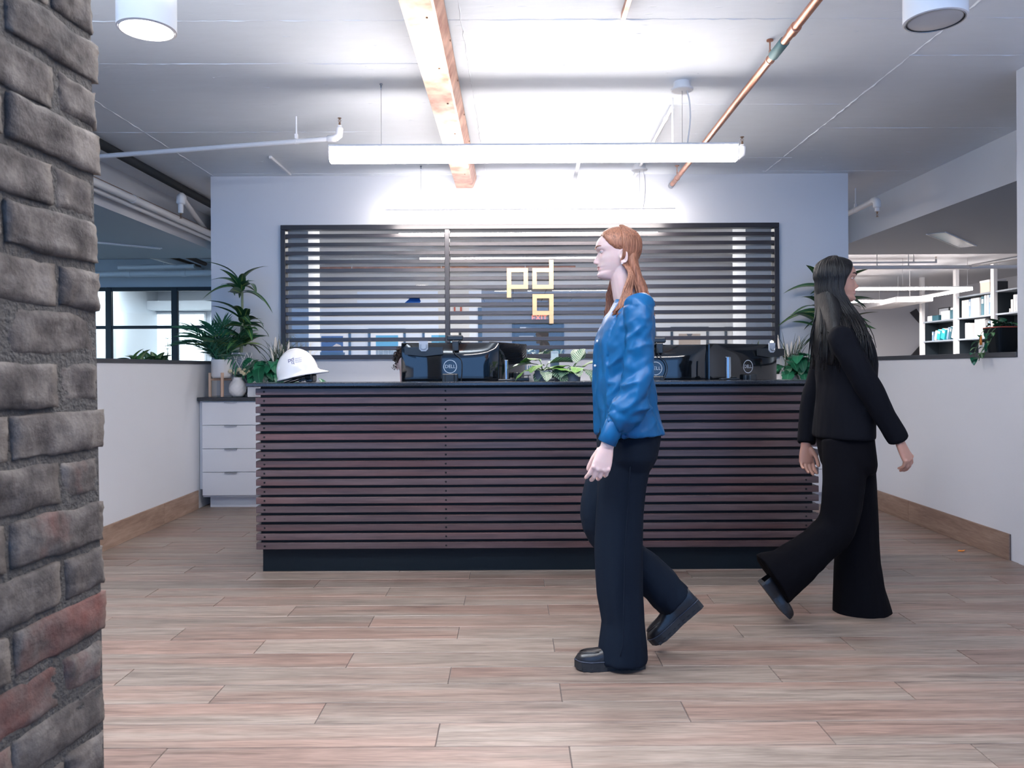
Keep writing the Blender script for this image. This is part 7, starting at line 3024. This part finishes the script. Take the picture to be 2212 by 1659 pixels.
# ------------------------------------------------------------------ second person: black blazer and wide trousers, walking to the right
Y2 = 3.63
b_root = thing('person', 'person with long black hair, black jacket and wide black trousers, walking right', 'person', (P(1850, 1333, 3.58).x, 3.6, 0))
b_root['skin_key'] = 'skin_b'
kB = 0.915
chin = P(1848, 651.5, Y2)
MhB = Matrix.Translation((chin.x - 0.084 * kB, Y2 + 0.02, chin.z - 0.003)) @ Matrix.Rotation(-0.36, 4, 'Z') @ Matrix.Scale(kB, 4)
body = MB()
add_head(body, MhB, ears=False)
body.tube([MhB @ Vector((-0.028, 0, 0.085)), MhB @ Vector((-0.022, 0, 0.02)), P(1808, 690, Y2), P(1803, 712, Y2)], [(0.052, 0.054), (0.048, 0.050), (0.052, 0.054), (0.065, 0.08)], 18, side=(0, 1, 0))
T2 = [(1788, 1830, 700, 0.11), (1782, 1852, 725, 0.165), (1778, 1866, 770, 0.16), (1782, 1860, 830, 0.13), (1782, 1860, 900, 0.135), (1784, 1860, 945, 0.135), (1788, 1862, 985, 0.13)]
body.rings([fr_(a, c, y, Y2, h) for a, c, y, h in T2[::-1]], 28)
YNB = Y2 - 0.205
S_ = P(1824, 742, Y2 - 0.165)
E_ = P(1886, 856, YNB)
W_ = P(1944, 956, YNB - 0.01)
body.tube([S_, S_.lerp(E_, 0.5), E_, E_.lerp(W_, 0.4), W_], [0.036, 0.037, 0.031, 0.029, 0.021], 14)
add_hand(body, W_, Vector((0.48, 0.05, -1)), Vector((0.7, 0.55, 0.35)), Vector((0.35, -1, 0.2)), 0.172, curl=(0.45, 0.5, 0.3), spread=0.12, thumb=0.7)
S2 = P(1800, 728, Y2 + 0.17)
E2 = P(1752, 868, Y2 + 0.20)
W2 = P(1741, 962, Y2 + 0.17)
body.tube([S2, S2.lerp(E2, 0.5), E2, E2.lerp(W2, 0.4), W2], [0.045, 0.037, 0.031, 0.029, 0.021], 14)
add_hand(body, W2, Vector((0.02, -0.05, -1)), Vector((1, 0, 0)), Vector((-0.3, 1, 0)), 0.17, curl=(0.4, 0.5, 0.3), spread=0.1, thumb=0.4)
YS, YT = 3.66, 3.52
body.tube([P(1828, 960, YS), P(1848, 1110, YS), P(1852, 1220, YS), P(1848, 1312, YS)], [0.068, 0.052, 0.046, 0.032], 14)
body.tube([P(1824, 965, YT + 0.04), P(1820, 1060, YT), P(1806, 1140, YT), P(1742, 1200, YT), P(1672, 1252, YT)], [0.068, 0.060, 0.050, 0.044, 0.030], 14)
me = fuse(body, 0.0036, 2, 'body')
attach(me, 'body', [M['skin_b'], M['lip']], b_root)
paint_faces(me, wm(b_root).inverted() @ MhB, 1)
face_parts(b_root, MhB, 'brow_b')
jk = MB()
T3 = [(1785, 1832, 692, 0.085), (1780, 1846, 704, 0.135), (1774, 1862, 724, 0.180), (1769, 1874, 750, 0.188), (1768, 1884, 785, 0.182), (1770, 1886, 830, 0.170), (1768, 1884, 870, 0.172), (1765, 1882, 910, 0.182), (1764, 1880, 938, 0.190), (1765, 1879, 944, 0.190)]
jk.rings([fr_(a, c, y, Y2, h) for a, c, y, h in T3[::-1]], 36)
sleeve(jk, [P(1810, 722, Y2 - 0.11), P(1820, 736, Y2 - 0.165), P(1852, 790, YNB + 0.005), E_, P(1918, 912, YNB), P(1941, 951, YNB)],
       [(0, 0.03, 0.028), (0.12, 0.054, 0.054), (0.35, 0.056, 0.058), (0.6, 0.053, 0.053), (0.8, 0.047, 0.046), (1.0, 0.042, 0.041)])
sleeve(jk, [P(1802, 712, Y2 + 0.13), P(1799, 728, Y2 + 0.175), P(1772, 800, Y2 + 0.20), E2, P(1745, 920, Y2 + 0.19), P(1742, 957, Y2 + 0.17)],
       [(0, 0.04, 0.035), (0.12, 0.062, 0.060), (0.35, 0.056, 0.056), (0.6, 0.052, 0.052), (0.8, 0.046, 0.046), (1.0, 0.040, 0.040)])
me = fuse(jk, 0.0065, 5, 'jacket')
cloth_folds(me, 0.0075, None, 9, (12, 12, 7))
attach(me, 'jacket', M['blazer'], b_root)
tb = MB()
W3 = [(1768, 1878, 925, 0.165), (1772, 1880, 960, 0.170), (1780, 1884, 1000, 0.165), (1790, 1882, 1020, 0.14)]
tb.rings([fr_(a, c, y, Y2, h) for a, c, y, h in W3[::-1]], 32)
LS = [(1790, 1886, 985, 0.10), (1804, 1890, 1050, 0.095), (1811, 1892, 1105, 0.088), (1809, 1894, 1160, 0.085), (1806, 1898, 1215, 0.088), (1805, 1906, 1262, 0.094), (1803, 1917, 1305, 0.102), (1802, 1924, 1326, 0.106), (1804, 1924, 1330, 0.106)]
tb.rings([fr_(a, c, y, YS, h) for a, c, y, h in LS[::-1]], 28)
pts = [P(1824, 955, YT + 0.05), P(1822, 1050, YT), P(1808, 1132, YT), P(1762, 1182, YT), P(1712, 1222, YT), P(1668, 1250, YT)]
tb.tube(spline(pts, 18), [(interp(i / 17, [(0, .10), (.25, .090), (.45, .085), (.65, .088), (.85, .105), (1, .122)]), interp(i / 17, [(0, .09), (.4, .08), (.7, .09), (1, .105)])) for i in range(18)], 22, side=(0, 1, 0))
me = fuse(tb, 0.007, 6, 'trousers')
cloth_folds(me, 0.008, lambda x, y, z: 0.6 + 0.6 * max(0, min(1, (0.7 - z) / 0.5)), 5, (13, 13, 3))
attach(me, 'trousers', M['trouser_b'], b_root)
hl_, tl_ = P(1808, 1335, 3.6), P(1912, 1334, 3.6)
shoe(b_root, (hl_.x + 0.03, YS, 0.0005), (tl_.x + 0.02, YS - 0.01, 0.0005), 0, False)
shoe(b_root, P(1640, 1258, YT), P(1702, 1340, YT), 0, False)
def hlB(th):
    d_ = math.degrees(th)
    return interp(d_, [(0, 0.85), (25, 0.80), (42, 0.70), (56, 0.52), (64, 0.32), (75, 0.16), (120, 0.08), (180, 0.08)])
hm = MB()
hair_cap(hm, MhB, hlB, 0.013)
rg = random.Random(77)
hm.tube(spline([MhB @ Vector((-0.02, 0, 0.205)), MhB @ Vector((-0.036, 0, 0.17)), MhB @ Vector((-0.046, 0, 0.12)), MhB @ Vector((-0.052, 0, 0.06)), P(1790, 680, Y2 + 0.01), P(1785, 715, Y2), P(1780, 755, Y2), P(1776, 790, Y2)], 16),
        [(interp(i / 15, [(0, .022), (.14, .042), (.28, .050), (.45, .052), (.62, .056), (.8, .040), (1, .010)]), interp(i / 15, [(0, .022), (.14, .048), (.28, .062), (.45, .074), (.62, .108), (.8, .150), (1, .120)])) for i in range(16)], 20, side=(0, 1, 0))
hm = core(hm, 0.006)
for i in range(420):
    s_ = -1 if rg.random() < 0.62 else 1
    dg_ = rg.uniform(72, 180)
    th = s_ * math.radians(dg_)
    f = (dg_ - 72) / 108
    h45 = head_pt(0.45, th, 0.016, face=False)
    b0 = MhB @ Vector((h45.x, h45.y * 1.02, 0.20 * HH))
    j = rg.uniform(-1, 1)
    x1 = P(1832 - 62 * f + 4 * j, 680, Y2).x
    x2 = P(1838 - 74 * f + 6 * j, 725, Y2).x
    x3 = P(1842 - 82 * f + 8 * j, 780, Y2).x
    wy = (0.075, 0.160, 0.185) if s_ > 0 else (-0.085, -0.190, -0.215)
    q_ = math.cos(f * PI / 2) ** 0.7
    y1_, y2_, y3_ = (Y2 + v * (0.25 + 0.75 * q_) * rg.uniform(0.85, 1.0) for v in wy)
    lock(hm, MhB, th, 0.47, [b0, (x1, y1_, P(1, 684, Y2).z), (x2, y2_, P(1, 728, Y2).z), (x3, y3_, P(1, 782 + rg.uniform(-55, 32), Y2).z)], rg.uniform(0.0022, 0.0042), rg, 0.014)
hm.build('hair', M['hair_b'], b_root, smooth=True)

# ------------------------------------------------------------------ third person: seated behind the left monitor
Y3 = 5.42
c_root = thing('person', 'person with dark curly hair seated behind the left monitor, face hidden', 'person', (P(881, 800, Y3).x, Y3, 0))
c_root['skin_key'] = 'skin_a'
q = P(881, 815, Y3)
MhC = Matrix.Translation((q.x, Y3, q.z - 0.005)) @ Matrix.Rotation(-PI / 2 + 0.25, 4, 'Z') @ Matrix.Scale(0.95, 4)
body = MB()
add_head(body, MhC)
zc_ = q.z
body.tube([MhC @ Vector((-0.03, 0, 0.08)), (q.x, Y3 + 0.02, zc_ - 0.03), (q.x, Y3 + 0.04, zc_ - 0.10)], [0.056, 0.056, 0.072], 16)
body.rings([(q.x, Y3 + 0.08, 0.44, 0.16, 0.13), (q.x, Y3 + 0.08, 0.62, 0.14, 0.105), (q.x, Y3 + 0.07, 0.80, 0.15, 0.11), (q.x, Y3 + 0.05, 0.94, 0.17, 0.11), (q.x, Y3 + 0.05, zc_ - 0.085, 0.14, 0.08), (q.x, Y3 + 0.04, zc_ - 0.05, 0.07, 0.06)], 24)
for s_ in (-1, 1):
    x = q.x + s_ * 0.18
    body.tube([(x, Y3 + 0.05, zc_ - 0.11), (x + s_ * 0.03, Y3 - 0.02, 0.86), (x, Y3 - 0.22, 0.775)], [0.05, 0.044, 0.032], 12)
    add_hand(body, Vector((x, Y3 - 0.22, 0.775)), Vector((-s_ * 0.15, -1, -0.05)), Vector((-s_, 0, 0)), Vector((0, 0, 1)), 0.18)
    body.tube([(q.x + s_ * 0.09, Y3 + 0.06, 0.50), (q.x + s_ * 0.11, Y3 - 0.38, 0.50), (q.x + s_ * 0.11, Y3 - 0.36, 0.10), (q.x + s_ * 0.11, Y3 - 0.42, 0.04)], [0.085, 0.062, 0.042, 0.04], 12)
me = fuse(body, 0.0055, 2, 'body')
attach(me, 'body', M['skin_a'], c_root)
face_parts(c_root, MhC, 'brow_b')
m_ = MB()
m_.rings([(q.x, Y3 + 0.08, 0.43, 0.175, 0.145), (q.x, Y3 + 0.08, 0.62, 0.155, 0.12), (q.x, Y3 + 0.07, 0.80, 0.165, 0.125), (q.x, Y3 + 0.05, 0.94, 0.188, 0.125), (q.x, Y3 + 0.05, zc_ - 0.09, 0.155, 0.095), (q.x, Y3 + 0.05, zc_ - 0.065, 0.10, 0.08)], 28)
for s_ in (-1, 1):
    x = q.x + s_ * 0.18
    m_.tube([(x - s_ * 0.03, Y3 + 0.05, zc_ - 0.10), (x, Y3 + 0.05, zc_ - 0.12), (x + s_ * 0.03, Y3 - 0.02, 0.86), (x, Y3 - 0.16, 0.785)], [0.05, 0.06, 0.054, 0.046], 14)
me = fuse(m_, 0.009, 4, 'shirt')
attach(me, 'shirt', M['blazer'], c_root)
m_ = MB()
for s_ in (-1, 1):
    m_.tube([(q.x + s_ * 0.07, Y3 + 0.10, 0.50), (q.x + s_ * 0.11, Y3 - 0.36, 0.50), (q.x + s_ * 0.11, Y3 - 0.40, 0.44), (q.x + s_ * 0.11, Y3 - 0.36, 0.12)], [0.105, 0.082, 0.075, 0.065], 14)
me = fuse(m_, 0.012, 4, 'trousers')
attach(me, 'trousers', M['trouser_b'], c_root)
for s_ in (-1, 1):
    shoe(c_root, (q.x + s_ * 0.11, Y3 - 0.32, 0.0005), (q.x + s_ * 0.11 + 0.001, Y3 - 0.58, 0.0005), 0, False) if False else None
    m_ = MB()
    m_.rings([(q.x + s_ * 0.11, Y3 - 0.42, 0.0, 0.045, 0.13), (q.x + s_ * 0.11, Y3 - 0.42, 0.03, 0.045, 0.13), (q.x + s_ * 0.11, Y3 - 0.40, 0.07, 0.035, 0.09), (q.x + s_ * 0.11, Y3 - 0.37, 0.10, 0.03, 0.05)], 18)
    m_.build('shoe', M['shoe'], c_root, smooth=True, angle=60)
hm = MB()
hair_cap(hm, MhC, lambda th: interp(math.degrees(th), [(0, 0.80), (50, 0.66), (80, 0.52), (100, 0.40), (130, 0.18), (180, 0.12)]), 0.012, 48, 18)
rg = random.Random(15)
for i in range(150):
    th = rg.choice((-1, 1)) * math.radians(rg.uniform(25, 180))
    t = rg.uniform(0.35, 0.98) if abs(th) > 1.6 else rg.uniform(0.72, 0.98)
    p = head_pt(t, th, 0.008, face=False)
    nd = (p - Vector((-0.005, 0, 0.12))).normalized()
    u = nd.cross(Vector((0, 0, 1)))
    u = u.normalized() if u.length > 0.1 else Vector((1, 0, 0))
    v = nd.cross(u)
    pts = []
    turns, R = rg.uniform(1.2, 2.2), rg.uniform(0.007, 0.012)
    ln_ = rg.uniform(0.018, 0.045)
    ph = rg.uniform(0, 6)
    for k in range(16):
        f = k / 15
        pts.append(MhC @ (p + nd * (ln_ * f) + u * (R * math.cos(ph + f * turns * 2 * PI)) + v * (R * math.sin(ph + f * turns * 2 * PI)) + Vector((0, 0, -0.012 * f * f))))
    hm.tube(pts, [0.0026] * 12 + [0.0022, 0.0018, 0.0012, 0.0006], 5)
hm.build('hair', M['hair_c'], c_root, smooth=True)
# office chair that carries the seated person
ch = thing('office_chair', 'dark office chair under the person seated behind the left monitor', 'chair', (q.x, Y3 + 0.1, 0))
m_ = MB()
m_.bbox((q.x - 0.24, Y3 - 0.16, 0.365), (q.x + 0.24, Y3 + 0.30, 0.42), 0.02)
m_.build('seat', M['blazer'], ch)
m_ = MB()
m_.bbox((q.x - 0.21, Y3 + 0.27, 0.50), (q.x + 0.21, Y3 + 0.32, 0.92), 0.02)
m_.build('backrest', M['blazer'], ch)
m_ = MB()
m_.bbox((q.x - 0.03, Y3 + 0.305, 0.34), (q.x + 0.03, Y3 + 0.33, 0.55), 0.004)
m_.bbox((q.x - 0.03, Y3 + 0.05, 0.335), (q.x + 0.03, Y3 + 0.33, 0.362), 0.004)
m_.build('back_bar', M['plastic'], ch)
m_ = MB()
m_.tube([(q.x, Y3 + 0.08, 0.09), (q.x, Y3 + 0.08, 0.364)], 0.028, 14)
m_.build('gas_column', M['steel'], ch, smooth=True, angle=50)
for k in range(5):
    a = 2 * PI * k / 5 + 0.3
    e = Vector((q.x + 0.28 * math.cos(a), Y3 + 0.08 + 0.28 * math.sin(a), 0.065))
    m_ = MB()
    m_.tube([(q.x, Y3 + 0.08, 0.10), e], [0.022, 0.014], 8)
    lg = m_.build('leg', M['plastic'], ch, smooth=True, angle=50)
    m_ = MB()
    m_.tube([e + Vector((0, -0.018, -0.038)), e + Vector((0, 0.018, -0.038))], 0.027, 14)
    m_.build('caster', M['plastic'], lg, smooth=True, angle=50)
